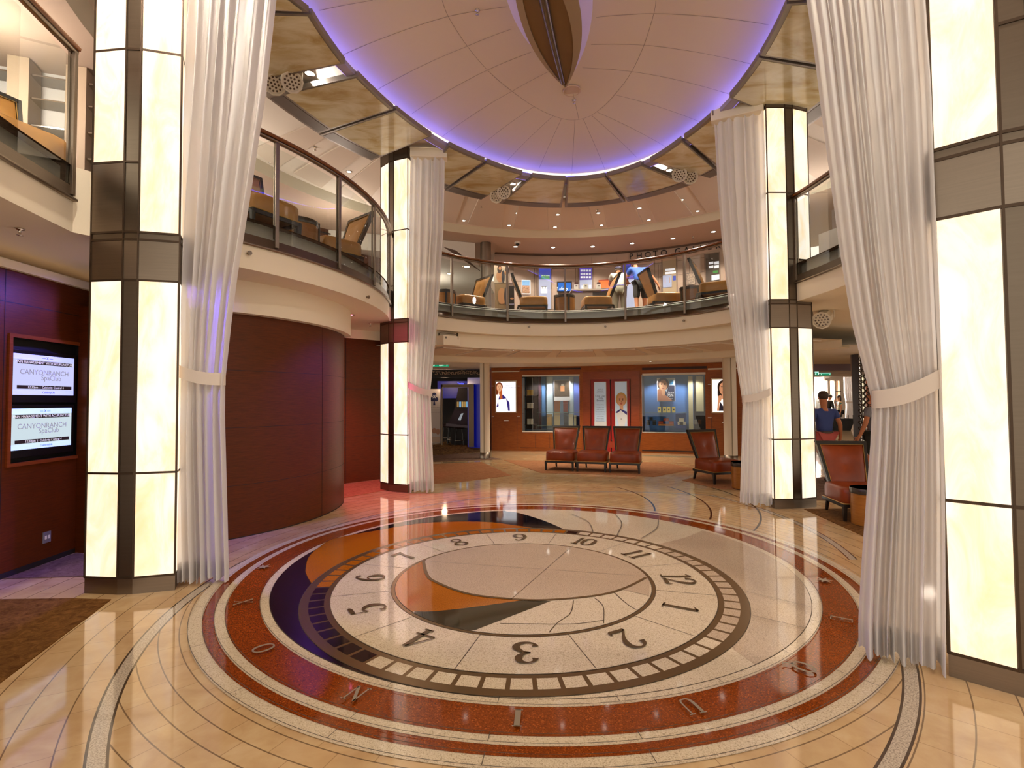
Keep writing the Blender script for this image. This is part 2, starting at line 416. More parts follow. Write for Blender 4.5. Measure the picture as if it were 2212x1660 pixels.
# glyph strokes: (x, y, w) in a 0..1 high box
def crw(p): return p
GLY = {
 '1': [[(.30,.0,.10),(.30,.98,.10)], [(.14,.02,.05),(.46,.02,.05)], [(.12,.84,.03),(.30,.96,.07)]],
 '2': [[(.08,.72,.13),(.12,.88,.07),(.30,.98,.05),(.48,.88,.10),(.50,.68,.13),(.36,.40,.07),(.06,.05,.04)], [(.06,.05,.09),(.35,.06,.11),(.50,.05,.09),(.56,.20,.03)]],
 '3': [[(.10,.78,.14),(.14,.92,.06),(.30,.98,.05),(.46,.90,.12),(.48,.72,.14),(.36,.56,.07),(.20,.52,.03)], [(.20,.52,.03),(.40,.46,.08),(.54,.26,.15),(.46,.08,.11),(.26,.01,.05),(.10,.10,.06),(.08,.22,.14)]],
 '4': [[(.42,.0,.11),(.42,.98,.11)], [(.40,.96,.05),(.03,.30,.03)], [(.03,.29,.06),(.62,.29,.06)], [(.28,.02,.05),(.56,.02,.05)]],
 '5': [[(.14,.93,.10),(.50,.95,.10),(.54,1.02,.02)], [(.15,.95,.03),(.11,.52,.03)], [(.11,.52,.03),(.28,.62,.06),(.48,.50,.12),(.52,.28,.14),(.42,.08,.09),(.24,.01,.05),(.10,.08,.06),(.08,.20,.13)]],
 '6': [[(.48,.84,.09),(.38,.96,.05),(.22,.86,.07),(.09,.55,.12),(.10,.24,.13),(.22,.04,.06),(.34,.02,.05),(.50,.14,.11),(.52,.34,.13),(.40,.54,.06),(.24,.54,.04),(.10,.38,.05)]],
 '7': [[(.08,.78,.03),(.10,.93,.09),(.40,.92,.10),(.56,.95,.06)], [(.54,.94,.05),(.36,.55,.08),(.26,.02,.14)]],
 '8': [[(.30,.52,.05),(.14,.64,.08),(.13,.84,.08),(.30,.98,.05),(.46,.86,.08),(.45,.66,.07),(.30,.52,.06),(.10,.36,.10),(.08,.16,.11),(.28,.01,.05),(.50,.13,.11),(.50,.34,.10),(.30,.52,.05)]],
 '9': [[(.12,.16,.09),(.22,.04,.05),(.38,.14,.07),(.51,.45,.12),(.50,.76,.13),(.38,.96,.06),(.26,.98,.05),(.10,.86,.11),(.08,.66,.13),(.20,.46,.06),(.36,.46,.04),(.50,.62,.05)]],
 '0': [[(.30,.98,.05),(.12,.82,.10),(.08,.50,.13),(.12,.18,.10),(.30,.02,.05),(.48,.18,.10),(.52,.50,.13),(.48,.82,.10),(.30,.98,.05)]],
 'E': [[(.14,.0,.09),(.14,1,.09)], [(.02,.98,.04),(.52,.98,.04),(.54,.80,.03)], [(.14,.52,.04),(.38,.52,.04)], [(.38,.42,.03),(.38,.62,.03)], [(.02,.02,.04),(.54,.02,.04),(.58,.22,.03)]],
 'Q': [[(.36,.98,.05),(.12,.84,.09),(.04,.50,.11),(.12,.16,.09),(.36,.02,.05),(.60,.16,.09),(.68,.50,.11),(.60,.84,.09),(.36,.98,.05)], [(.30,.14,.05),(.50,.02,.06),(.66,-.18,.07),(.86,-.18,.03)]],
 'U': [[(.14,.98,.10),(.14,.30,.10),(.24,.06,.07),(.42,.04,.05),(.58,.18,.05),(.60,.98,.05)], [(.0,.98,.04),(.30,.98,.04)], [(.48,.98,.04),(.72,.98,.04)]],
 'I': [[(.2,.0,.16),(.2,1,.16)], [(.02,.99,.04),(.38,.99,.04)], [(.02,.01,.04),(.38,.01,.04)]],
 'N': [[(.12,.0,.05),(.12,1,.05)], [(.10,.98,.10),(.62,.04,.10)], [(.62,.0,.05),(.62,1,.05)], [(0,.02,.04),(.24,.02,.04)], [(.5,.98,.04),(.74,.98,.04)]],
 'O': [[(.36,.98,.05),(.12,.84,.09),(.04,.50,.11),(.12,.16,.09),(.36,.02,.05),(.60,.16,.09),(.68,.50,.11),(.60,.84,.09),(.36,.98,.05)]],
 'X': [[(.08,.98,.10),(.62,.02,.10)], [(.60,.98,.05),(.08,.02,.05)], [(0,.98,.04),(.22,.98,.04)], [(.48,.98,.04),(.72,.98,.04)], [(0,.02,.04),(.22,.02,.04)], [(.46,.02,.04),(.72,.02,.04)]]}
SMOOTHG = '235678990OQU'
def glyph(mbg, ch, ox, oy, r, up, h, z, thin=1.0):
    for st in GLY[ch]:
        P = cr(st, 5) if (ch in SMOOTHG and len(st) > 2) else st
        L, Rg = [], []
        for i, q in enumerate(P):
            a = P[max(i-1, 0)]; b = P[min(i+1, len(P)-1)]; tx, ty = b[0]-a[0], b[1]-a[1]; d = hypot(tx, ty) or 1
            nx, ny = -ty / d, tx / d; w = q[2] / 2 * thin
            for s, o in ((1, L), (-1, Rg)):
                gx, gy = (q[0] + s*nx*w) * h, (q[1] + s*ny*w) * h
                o.append((ox + r[0]*gx + up[0]*gy, oy + r[1]*gx + up[1]*gy, z))
        mbg.strip(L, Rg, 0, False)
ZG = .0015 + .0006 * (lay[0] + 2)
NUMW = {'1': .6, '10': 1.1, '11': .95, '12': 1.1}
NMAT = M('bronze_numeral', '#6e5a40', .25, .6); LMAT = M('pewter_letter', '#968874', .35, .2)
for s, px in (('9', (1122, 1166)), ('10', (1258, 1174)), ('11', (1374, 1201)), ('12', (1463, 1254)), ('1', (1473, 1318)), ('2', (1360, 1386)), ('3', (1139, 1417)), ('4', (912, 1386)), ('5', (792, 1322)), ('6', (796, 1253)), ('7', (862, 1203)), ('8', (990, 1175))):
    p = G(*px); a = ang(B, p); up = (cos(a), sin(a)); r = (sin(a), -cos(a)); h = .27; w = .56 * h * (len(s) if s[0] != '1' else (1 if s == '1' else 1.75))
    rr = 1.375; cx, cy = B[0] + rr * up[0], B[1] + rr * up[1]
    g = MB(); x0 = -w / 2; 
    for k, ch in enumerate(s):
        dx = x0 + k * (.44 * h if s[0] == '1' else .6 * h)
        glyph(g, ch, cx + r[0]*dx - up[0]*h/2, cy + r[1]*dx - up[1]*h/2, r, up, h, ZG, 1.2)
    obj('numeral', g, NMAT, med, label='bronze numeral %s on the clock ring' % s)
for s, px in (('X', (525, 1306)), ('O', (573, 1406)), ('N', (770, 1507)), ('I', (1118, 1560)), ('U', (1497, 1537)), ('Q', (1735, 1447)), ('E', (1813, 1343))):
    p = G(*px); a = ang(A, p); up = (cos(a), sin(a)); r = (sin(a), -cos(a)); h = .135; w = .68 * h if s != 'I' else .4*h
    rr = 2.574; cx, cy = A[0] + rr * up[0], A[1] + rr * up[1]; g = MB()
    glyph(g, s, cx - r[0]*w/2 - up[0]*h/2, cy - r[1]*w/2 - up[1]*h/2, r, up, h, ZG, 1.35)
    obj('letter', g, LMAT, med, label='pewter letter %s in the rust ring' % s)
for px in ((569, 1229), (1780, 1258)):
    p = G(*px); g = MB(); a = ang(A, p); n = 12
    pts = [(p[0] + (.075 if i % 2 == 0 else .028) * cos(a + pi*i/6), p[1] + (.075 if i % 2 == 0 else .028) * sin(a + pi*i/6)) for i in range(12)]
    g.add([(p[0], p[1], ZG)] + [(x, y, ZG) for x, y in pts], [(0, i + 1, (i + 1) % 12 + 1) for i in range(12)])
    obj('star', g, LMAT, med, label='pewter star in the rust ring')

# ---------- carpets ----------
def carpet_mat(name, c1, c2, sc=(1, 1, 1)):
    m = M(name, c1, .95, spec=.1); nt = m.node_tree; b = nt.nodes['Principled BSDF'] if 'Principled BSDF' in nt.nodes else [n for n in nt.nodes if n.type == 'BSDF_PRINCIPLED'][0]
    v = coords(nt, sc, 'World'); f = noise(nt, v, 9, 6, .75, 1.5); nt.links.new(ramp(nt, f, [(.35, c1), (.65, c2)]), b.inputs['Base Color'])
    bp = nt.nodes.new('ShaderNodeBump'); bp.inputs['Strength'].default_value = .4; bp.inputs['Distance'].default_value = .01
    nt.links.new(noise(nt, coords(nt, (1,1,1), 'World'), 160, 2), bp.inputs['Height']); nt.links.new(bp.outputs[0], b.inputs['Normal']); return m
CB_ = carpet_mat('carpet_brown', '#4e2f10', '#7a5228'); CR_ = carpet_mat('carpet_rust', '#7c4c2e', '#b07c56', (1, 4, 1)); CM_ = carpet_mat('carpet_mauve', '#5c4438', '#7e6455')
def carpet(pix, mat, label, pts=None):
    P = [tuple(G(x, y)[:2]) for x, y in pix] if pts is None else pts
    g = MB(); g.prism(P if area2(P) > 0 else P[::-1], .0005, .007); tag(obj('carpet', g, mat), label, 'carpet')
    return P
def area2(P): return sum(P[i][0]*P[(i+1) % len(P)][1] - P[(i+1) % len(P)][0]*P[i][1] for i in range(len(P)))
g0 = [G(0, 1306), G(240, 1297), G(0, 1478)]
carpet(None, CB_, 'brown wedge of carpet in front of the left lit column', [(-3.62, 4.30), tuple(G(240, 1297)[:2]), tuple(G(0, 1478)[:2]), (-4.5, 1.2), (-4.66, 4.28)])
carpet(None, CM_, 'mauve carpet along the foot of the panelled wall with screens', [tuple(G(0, 1252)[:2]), tuple(G(182, 1247)[:2]), (-3.85, 5.2), (-4.1, 5.3), (-4.66, 5.6), (-4.65, 4.8)])
carpet([(735, 1078), (735, 1049), (820, 1037), (880, 1046), (835, 1060)], CR_, 'rust carpet strip between the curved wall and lit column')
carpet([(930, 1004), (1040, 999), (1104, 1028), (1010, 1040), (938, 1046)], CR_, 'rust carpet patch left of the three chairs')
carpet([(1088, 995), (1180, 996), (1300, 998), (1432, 1000), (1502, 1014), (1414, 1031), (1250, 1024), (1170, 1023)], CR_, 'long rust carpet under the row of three chairs')
carpet([(1474, 1039), (1520, 1026), (1605, 1020), (1640, 1030), (1640, 1058), (1560, 1058)], CR_, 'rust carpet under the single chair by the far curtain')
carpet([(1737, 1101), (1850, 1100), (1990, 1105), (2010, 1175), (1866, 1160)], CB_, 'brown carpet under the nearest leather chair')
carpet([(1764, 1082), (1764, 1033), (1800, 1030), (1900, 1034), (1900, 1082)], CM_, 'mauve carpet strip under the walking man')
carpet([(925, 999), (925, 985), (1040, 978), (1040, 985), (1085, 993), (1010, 996)], CM_, 'muted carpet band before the casino entrance')
CAS = M('casino_carpet', '#2a1c12', .95, spec=.1); nt = CAS.node_tree; bb = [n for n in nt.nodes if n.type == 'BSDF_PRINCIPLED'][0]
f = noise(nt, coords(nt, (2, 5, 1), 'World'), 3, 2, .4, 2.5); nt.links.new(ramp(nt, f, [(.46, '#1e130c'), (.5, '#b08a58'), (.56, '#8a6436'), (.6, '#1e130c')]), bb.inputs['Base Color'])
carpet([(920, 986), (920, 955), (960, 955), (1040, 960), (1040, 977)], CAS, 'patterned gold and black carpet inside the casino entrance')
# ================= illuminated columns =================
def onyx(name, hot=1.0):
    m, nt, b = base_mat(name)
    v = coords(nt, (1.3, 1.3, .55), 'World'); f = noise(nt, v, 3.2, 6, .62, .8)
    c = ramp(nt, f, [(.28, '#f9cc94'), (.44, '#ffe2bd'), (.62, '#fff3e6')])
    b.inputs['Base Color'].default_value = (.5, .42, .3, 1); b.inputs['Roughness'].default_value = .25
    nt.links.new(c, b.inputs['Emission Color']); b.inputs['Emission Strength'].default_value = hot
    MATS[name] = m; return m
ONYX = onyx('backlit_onyx', 1.07)
def lerp(a, b, t): return (a[0] + (b[0]-a[0])*t, a[1] + (b[1]-a[1])*t)
def offs(a, b, d):                        # outward offset (right-hand side of a->b)
    dx, dy = b[0]-a[0], b[1]-a[1]; L = hypot(dx, dy); return (dy / L * d, -dx / L * d)
def column(label, P, outer, top=6.15, extra=None):
    # P: P0..P3 visible corners left to right; outer: 'L'/'R' = the face that turns to the balcony
    back = []
    d0 = (P[0][0] + .25*cos(radians(108)), P[0][1]); 
    e1 = (P[1][0]-P[0][0], P[1][1]-P[0][1]); e3 = (P[3][0]-P[2][0], P[3][1]-P[2][1])
    def rot(v, deg): c, s = cos(radians(deg)), sin(radians(deg)); L = hypot(*v); return ((v[0]*c - v[1]*s) / L, (v[0]*s + v[1]*c) / L)
    n3 = rot(e3, 100); n0 = rot(e1, 80)
    P4 = (P[3][0] + n3[0]*.5, P[3][1] + n3[1]*.5); P5 = (P[0][0] + n0[0]*.5, P[0][1] + n0[1]*.5)
    poly = list(P) + [P4, P5]
    t = thing('lit_column', label, 'column', (sum(p[0] for p in poly)/6, sum(p[1] for p in poly)/6, 0), 'tall backlit stone columns around the atrium', kind='thing')
    def inset(poly, d):
        cx = sum(p[0] for p in poly)/len(poly); cy = sum(p[1] for p in poly)/len(poly)
        return [(p[0] + (cx-p[0])*d, p[1] + (cy-p[1])*d) for p in poly]
    mb = MB(); mb.prism(inset(poly, .012), .13, top); obj('steel_core', mb, STEELD, t)
    mb = MB(); mb.prism(poly, 0, .128); obj('plinth', mb, STEEL, t)
    mb = MB(); mb.prism(inset(poly, -.004), 5.95, top); obj('collar', mb, STEELD, t)
    mb = MB(); mb.prism(poly, 2.655, 3.0); obj('steel_band', mb, STEEL, t)
    n = len(poly)
    for i in range(n):
        a, b = poly[i], poly[(i+1) % n]; wide = (i != 1)
        o = offs(a, b, .002); L = hypot(b[0]-a[0], b[1]-a[1])
        if wide and not (i == 4):
            isout = (i == 0 and outer == 'L') or (i == 2 and outer == 'R')
            segs = [(.145, .998), (1.016, 2.645), (3.682 if isout else 3.072, 4.652), (4.672, 5.94)]
            for z0, z1 in segs:
                mb = MB(); q0, q1 = lerp(a, b, .012 / L), lerp(a, b, 1 - .012 / L)
                mb.hexa([(q0[0]+o[0]-.0, q0[1]+o[1], z0), (q1[0]+o[0], q1[1]+o[1], z0), (q1[0]-o[0]*2, q1[1]-o[1]*2, z0), (q0[0]-o[0]*2, q0[1]-o[1]*2, z0)],
                        [(q0[0]+o[0], q0[1]+o[1], z1), (q1[0]+o[0], q1[1]+o[1], z1), (q1[0]-o[0]*2, q1[1]-o[1]*2, z1), (q0[0]-o[0]*2, q0[1]-o[1]*2, z1)])
                obj('light_panel', mb, ONYX, t)
            if isout:
                mb = MB(); o2 = offs(a, b, .004); mb.quad((a[0]+o2[0], a[1]+o2[1], 3.07), (b[0]+o2[0], b[1]+o2[1], 3.07), (b[0]+o2[0], b[1]+o2[1], 3.66), (a[0]+o2[0], a[1]+o2[1], 3.66)); obj('steel_facing', mb, STEEL, t)
    mb = MB()
    for i in range(n):                    # dark joints: horizontals and verticals
        a, b = poly[i], poly[(i+1) % n]; o = offs(a, b, .005)
        for z in (.136, 1.007, 2.650, 3.0, 3.064, 3.672, 4.662, 5.945):
            if z == 3.672 and not ((i == 0 and outer == 'L') or (i == 2 and outer == 'R') or i == 1): continue
            h = .009
            mb.hexa([(a[0]+o[0], a[1]+o[1], z-h), (b[0]+o[0], b[1]+o[1], z-h), (b[0]-o[0], b[1]-o[1], z-h), (a[0]-o[0], a[1]-o[1], z-h)], [(a[0]+o[0], a[1]+o[1], z+h), (b[0]+o[0], b[1]+o[1], z+h), (b[0]-o[0], b[1]-o[1], z+h), (a[0]-o[0], a[1]-o[1], z+h)])
        mb.box((a[0], a[1], (top+.13)/2), (.012, .012, top-.13), atan2(b[1]-a[1], b[0]-a[0]))
    obj('joint_strips', mb, BRONZEL, t)
    return t, poly
def pt(a, L, deg): return (a[0] + L*cos(radians(deg)), a[1] + L*sin(radians(deg)))
c2 = (-3.189, 4.397); cLN = [(-3.614, 4.424), (-3.311, 4.388), c2, pt(c2, .312, 16)]
column('lit column with white curtain, nearest on the left beside the wall screens', cLN, 'L')
c1 = (-2.21, 9.298); cML = [(-2.412, 9.512), c1, pt(c1, .12, -32), pt(pt(c1, .12, -32), .30, -23)]
column('lit column behind the curved wood wall, pink light on its steel band', cML, 'L')
c1 = (4.096, 7.612); cMR = [(3.81, 7.605), c1, pt(c1, .125, 8), pt(pt(c1, .125, 8), .285, 19)]
column('lit column at the right rear with violet light on its steel mullion', cMR, 'R')
c1 = (2.708, 2.822); cRN = [(2.500, 3.035), c1, pt(c1, .12, -32), pt(pt(c1, .12, -32), .30, -20)]
column('largest lit column, cut by the right edge of the view', cRN, 'N')

# ================= curtains =================
def cloth_mat():
    m = bpy.data.materials.new('sheer_curtain'); m.use_nodes = True; nt = m.node_tree; nt.nodes.clear()
    o = nt.nodes.new('ShaderNodeOutputMaterial'); d = nt.nodes.new('ShaderNodeBsdfDiffuse'); tl = nt.nodes.new('ShaderNodeBsdfTranslucent'); tp = nt.nodes.new('ShaderNodeBsdfTransparent')
    d.inputs[0].default_value = (*lin('#f1f0f3'), 1); tl.inputs[0].default_value = (*lin('#faf6f2'), 1); tp.inputs[0].default_value = (.95, .92, .88, 1)
    m1 = nt.nodes.new('ShaderNodeMixShader'); m1.inputs[0].default_value = .5; nt.links.new(d.outputs[0], m1.inputs[1]); nt.links.new(tl.outputs[0], m1.inputs[2])
    m2 = nt.nodes.new('ShaderNodeMixShader'); m2.inputs[0].default_value = .08; nt.links.new(m1.outputs[0], m2.inputs[1]); nt.links.new(tp.outputs[0], m2.inputs[2])
    nt.links.new(m2.outputs[0], o.inputs[0]); return m
CLOTH = cloth_mat(); CLOTHB = M('curtain_band', '#d6cac0', .8)
def curtain(label, p, q, colside, edge, coledge, ztop, tie, bottom=.03, folds=11, seed=1, amp=.08):
    """p, q: ground points left/right of the hanging plane; edge: free-edge pixels top to bottom; coledge: pixels on the column side"""
    rnd = random.Random(seed)
    dx, dy = q[0]-p[0], q[1]-p[1]; L = hypot(dx, dy); ux, uy = dx/L, dy/L; nx, ny = uy, -ux
    if ny > 0: nx, ny = -nx, -ny
    def conv(L_):
        o = []
        for x, y in L_:
            w = W(x, y, p, q); o.append((w.z, (w.x-p[0])*ux + (w.y-p[1])*uy))
        return sorted(o)
    E_, K_ = conv(edge), conv(coledge)
    def ev(T, z):
        if z <= T[0][0]: return T[0][1]
        for (a, s), (b, t) in zip(T, T[1:]):
            if z <= b:
                k = (z-a)/(b-a); return s + (t-s)*k
        (a, s), (b, t) = T[-2], T[-1]; return t + (t-s)*(z-b)/(b-a)
    zt = ev([(a, b) for a, b in conv(tie)], 0) if False else W(*tie[0], p, q).z
    ws = [(rnd.uniform(.35, 1.9)) for _ in range(folds)]; tot = sum(ws); cum = [0]
    for w in ws: cum.append(cum[-1] + w/tot)
    amps = [rnd.uniform(.45, 1.2) for _ in range(folds)]
    NS, NZ = 200, 60
    def phase(t):
        for i in range(folds):
            if t <= cum[i+1] + 1e-9: return i, (t-cum[i])/(cum[i+1]-cum[i])
        return folds-1, 1
    vs, fs = [], []
    for j in range(NZ+1):
        z = bottom + (ztop-bottom)*j/NZ
        a, b = ev(K_, z), ev(E_, z)
        pinch = math.exp(-((z-zt)/.35)**2)
        for i in range(NS+1):
            t = i/NS; k, ph = phase(t)
            am = amp*amps[k]*(1-.35*pinch) * (1 + .25*sin(z*1.3 + k*1.7))
            dn = am*(max(0, sin(pi*ph))**.75)*(1 if k % 2 == 0 else -.8) + .004*sin(47*t + z*.8 + seed)
            s = a + (b-a)*(t + .010*sin(z*2.1 + k*2.3)*(t*(1-t))*4)
            zz = z + (.02*sin(k*2.4 + seed) if j == 0 else 0)
            vs.append((p[0] + ux*s + nx*dn, p[1] + uy*s + ny*dn, zz))
    for j in range(NZ):
        for i in range(NS):
            o = j*(NS+1)+i; fs.append((o, o+1, o+NS+2, o+NS+1))
    t = thing('curtain', label, 'curtain', (p[0], p[1], 0), 'white sheer curtains tied back to the lit columns')
    mb = MB(); mb.add(vs, fs, 0, True); obj('drape', mb, CLOTH, t)
    # hem
    mb = MB(); sub = [v for v in vs[:(NS+1)]]; up_ = [(v[0], v[1], v[2] + .17) for v in sub]
    lift = lambda L_: [(v[0]+nx*.004, v[1]+ny*.004, v[2]) for v in L_]
    mb.strip(lift(sub), lift([vs[(NS+1)*1 + i][:2] + (vs[(NS+1)*1+i][2]*0 + .20,) for i in range(NS+1)]), 0, True); obj('hem', mb, CLOTH, t)
    # tie band
    mb = MB(); n = 24; rows = []
    w0, w1 = W(*tie[0], p, q), W(*tie[1], p, q)   # column end, free end
    front = []; 
    for i in range(n+1):
        k = i/n; x = w0.x + (w1.x-w0.x)*k; y = w0.y + (w1.y-w0.y)*k; z = w0.z + (w1.z-w0.z)*k - .03*sin(pi*k)
        dn = .02 + .075*sin(pi*min(1, k*1.0))**.5
        front.append((x + nx*dn, y + ny*dn, z))
    back_ = []
    for i in range(n+1):
        k = 1-i/n; x = w0.x + (w1.x-w0.x)*k; y = w0.y + (w1.y-w0.y)*k; z = w0.z + (w1.z-w0.z)*k
        dn = .02 + .06*sin(pi*k)**.5; back_.append((x - nx*dn, y - ny*dn, z))
    loop = front + back_[1:-1]; hb = .055
    mb.strip([(x, y, z-hb) for x, y, z in loop], [(x, y, z+hb) for x, y, z in loop], 0, True, True)
    obj('tieback', mb, CLOTHB, t)
    mb = MB(); a, b = ev(K_, ztop), ev(E_, ztop); c0 = (p[0]+ux*a, p[1]+uy*a); c1_ = (p[0]+ux*b, p[1]+uy*b); c1_ = (c1_[0]+ux*(.04 if b > a else -.04), c1_[1]+uy*(.04 if b > a else -.04))
    mb.hexa([(c0[0]+nx*.1, c0[1]+ny*.1, ztop-.01), (c1_[0]+nx*.1, c1_[1]+ny*.1, ztop-.01), (c1_[0]-nx*.1, c1_[1]-ny*.1, ztop-.01), (c0[0]-nx*.1, c0[1]-ny*.1, ztop-.01)],
            [(c0[0]+nx*.1, c0[1]+ny*.1, ztop+.16), (c1_[0]+nx*.1, c1_[1]+ny*.1, ztop+.16), (c1_[0]-nx*.1, c1_[1]-ny*.1, ztop+.16), (c0[0]-nx*.1, c0[1]-ny*.1, ztop+.16)])
    obj('header', mb, CREAM, t, bevel=.01)
    return t
curtain('white curtain beside the left lit column, before the curved wood wall', (-2.93, 4.60), (-2.53, 4.70), 'L',
        [(597, 0), (575, 200), (545, 400), (513, 600), (500, 700), (487, 822), (486, 900), (490, 1050), (495, 1255)], [(407, 0), (403, 110), (386, 510), (380, 700), (379, 1000), (385, 1262)],
        5.95, [(379, 798), (489, 820)], folds=15, seed=3)
curtain('white curtain at the left rear lit column, before the casino entrance', (-1.82, 9.10), (-1.38, 9.14), 'L',
        [(962, 305), (958, 500), (945, 690), (930, 842), (932, 910), (938, 1060)], [(887, 335), (884, 500), (883, 700), (882, 900), (885, 1063)],
        5.93, [(882, 832), (934, 850)], folds=12, seed=5, amp=.07)
curtain('white curtain left of the right rear lit column', (3.43, 7.88), (3.82, 7.68), 'R',
        [(1541, 232), (1550, 400), (1560, 530), (1577, 680), (1590, 780), (1604, 870), (1602, 960), (1598, 1090)], [(1650, 240), (1656, 420), (1661, 655), (1666, 840), (1669, 1097)],
        5.93, [(1666, 846), (1603, 862)], folds=12, seed=8, amp=.07)
curtain('white curtain beside the largest lit column on the right', (2.15, 3.28), (2.50, 3.05), 'R',
        [(1742, 0), (1757, 100), (1775, 250), (1795, 400), (1815, 550), (1840, 700), (1868, 810), (1884, 868), (1880, 960), (1873, 1050), (1862, 1200), (1854, 1330), (1855, 1420)], [(1999, 0), (2012, 200), (2017, 350), (2027, 600), (2034, 800), (2040, 1090), (2043, 1452)],
        5.95, [(2033, 816), (1883, 864)], folds=18, seed=11)
# ================= upper deck slab, balconies =================
ZS, ZC, ZF, ZH = 3.30, 3.04, 3.60, 4.64
leftA = arc(CL, RL, ang(CL, (-2.92, 5.45)), ang(CL, (-2.16, 9.26)), 22)
leftA = [(x, y, -nx, -ny) for x, y, nx, ny in leftA]              # normal toward the room (outwards of the lobe)
rearA = arc(CB, RB, ang(CB, (-1.75, 9.98)), ang(CB, (4.30, 9.33)), 30)
if ang(CB, (-1.75, 9.98)) < 0: rearA = rearA
def polyline_path(P, n=8):
    Q = cr([(a[0], a[1]) for a in P], n); out = []
    for i, p in enumerate(Q):
        a, b = Q[max(i-1, 0)], Q[min(i+1, len(Q)-1)]; tx, ty = b[0]-a[0], b[1]-a[1]; d = hypot(tx, ty)
        nx, ny = ty/d, -tx/d
        if nx*(OX[0]-p[0]) + ny*(OX[1]-p[1]) < 0: nx, ny = -nx, -ny
        out.append((p[0], p[1], nx, ny))
    return out
tl = [G(x, y, ZS) for x, y in ((0, 343.5), (158, 436))]
th = [G(x, y, ZH) for x, y in ((105, 0), (199, 98))]
topleftA = polyline_path([(-3.05, 2.2), (-3.40, 3.0), (tl[0].x, tl[0].y), (tl[1].x, tl[1].y)])
rightA = polyline_path([(4.215, 7.66), (4.25, 7.1), (4.24, 6.57), (4.12, 5.9), (3.95, 5.3), (3.7, 4.6)])
def slab_piece(path, far, n_):
    far = [(x - nx*far, y - ny*far) for x, y, nx, ny in path]
    mb = MB(); e = [(x, y) for x, y, _, _ in path]
    mb.strip([(x, y, ZC) for x, y in e], [(x, y, ZC) for x, y in far], 0)
    mb.strip([(x, y, ZC) for x, y in e], [(x, y, ZS) for x, y in e], 0)
    mb.strip([(x, y, ZF) for x, y in e], [(x, y, ZF) for x, y in far], 1)
    return struct(n_, mb, [CREAM, CARP])
CARP = carpet_mat('gallery_carpet', '#4a3526', '#6a5040')
slab_piece([(x, y, nx, ny) for x, y, nx, ny in leftA], 5.5, 'floor_upper_left')
slab_piece(rearA, 7.5, 'floor_upper_rear')
slab_piece(rightA, 5, 'floor_upper_right'); slab_piece(topleftA, 5, 'floor_upper_near')
# short links behind the columns
for n_, a, b in (('floor_upper_link', leftA[-1], rearA[0]), ('floor_upper_corner', rearA[-1], rightA[0]), ('floor_upper_bridge', topleftA[-1], leftA[0])):
    mb = MB(); fa = (a[0]-a[2]*5, a[1]-a[3]*5); fb = (b[0]-b[2]*5, b[1]-b[3]*5)
    P = [a[:2], b[:2], fb, fa]
    for z, mi in ((ZC, 0), (ZF, 1)): mb.add([(p[0], p[1], z) for p in P], [(0, 1, 2, 3)], mi)
    mb.quad((*a[:2], ZC), (*b[:2], ZC), (*b[:2], ZF), (*a[:2], ZF)); struct(n_, mb, [CREAM, CARP])
# slab end face beside the near left column
mb = MB(); e = topleftA[-1]; q = (e[0]-.02, e[1]); mb.quad((e[0], e[1], ZC), (e[0]-1.2, e[1]+.35, ZC), (e[0]-1.2, e[1]+.35, ZS), (e[0], e[1], ZS)); struct('trim_1', mb, CREAM)
KICK = M('kick_steel', '#b0a598', .45, .1, var=.04, vs=2, vscale=(1, 1, 20))
def balustrade(label, path, posts, ends=(0, 0)):
    t = thing('balustrade', label, 'balustrade', (path[len(path)//2][0], path[len(path)//2][1], ZS))
    P = path
    mb = MB(); mb.beam(P, [(.035, ZS), (.035, ZS+.02), (.0, ZS+.035), (.0, ZS+.125), (-.06, ZS+.125), (-.06, ZS)]); obj('base_channel', mb, STEEL, t)
    mb = MB(); mb.beam(P, [(-.10, ZS), (-.10, 3.63), (-.115, 3.63), (-.115, ZS)]); obj('kick_plate', mb, KICK, t)
    mb = MB(); mb.beam(P, [(.035, ZH-.045), (.04, ZH-.02), (.02, ZH), (-.03, ZH), (-.05, ZH-.02), (-.045, ZH-.045)]); obj('handrail', mb, WOODH, t)
    mb = MB(); mb.beam(P, [(.02, ZH-.075), (.02, ZH-.044), (-.03, ZH-.044), (-.03, ZH-.075)]); obj('rail_bar', mb, STEEL, t)
    # posts at path parameters 0..1
    n = len(P) - 1; ps = []
    def at(u):
        k = min(n - 1, int(u*n)); f = u*n - k; a, b = P[k], P[k+1]; return tuple(a[i] + (b[i]-a[i])*f for i in range(4))
    for u in posts:
        x, y, nx, ny = at(u); rz = atan2(ny, nx)
        mb = MB(); mb.box((x+nx*.008, y+ny*.008, (ZS+ZH)/2), (.022, .045, ZH-ZS-.10), rz); mb.box((x-nx*.03, y-ny*.03, (ZS+ZH)/2+.05), (.02, .03, ZH-ZS-.2), rz); obj('post', mb, STEEL, t, bevel=.003)
    us = sorted(set([0.0] + [u for u in posts if 0 < u < 1] + [1.0]))
    for u0, u1 in zip(us, us[1:]):
        if u1-u0 < .02: continue
        g0, g1 = u0 + .004, u1 - .004; m_ = 10
        seg = [at(g0 + (g1-g0)*i/m_) for i in range(m_+1)]
        mb = MB(); mb.strip([(x-nx*.012, y-ny*.012, ZS+.10) for x, y, nx, ny in seg], [(x-nx*.012, y-ny*.012, ZH-.13) for x, y, nx, ny in seg]); obj('glass_panel', mb, GLASS, t)
    return t
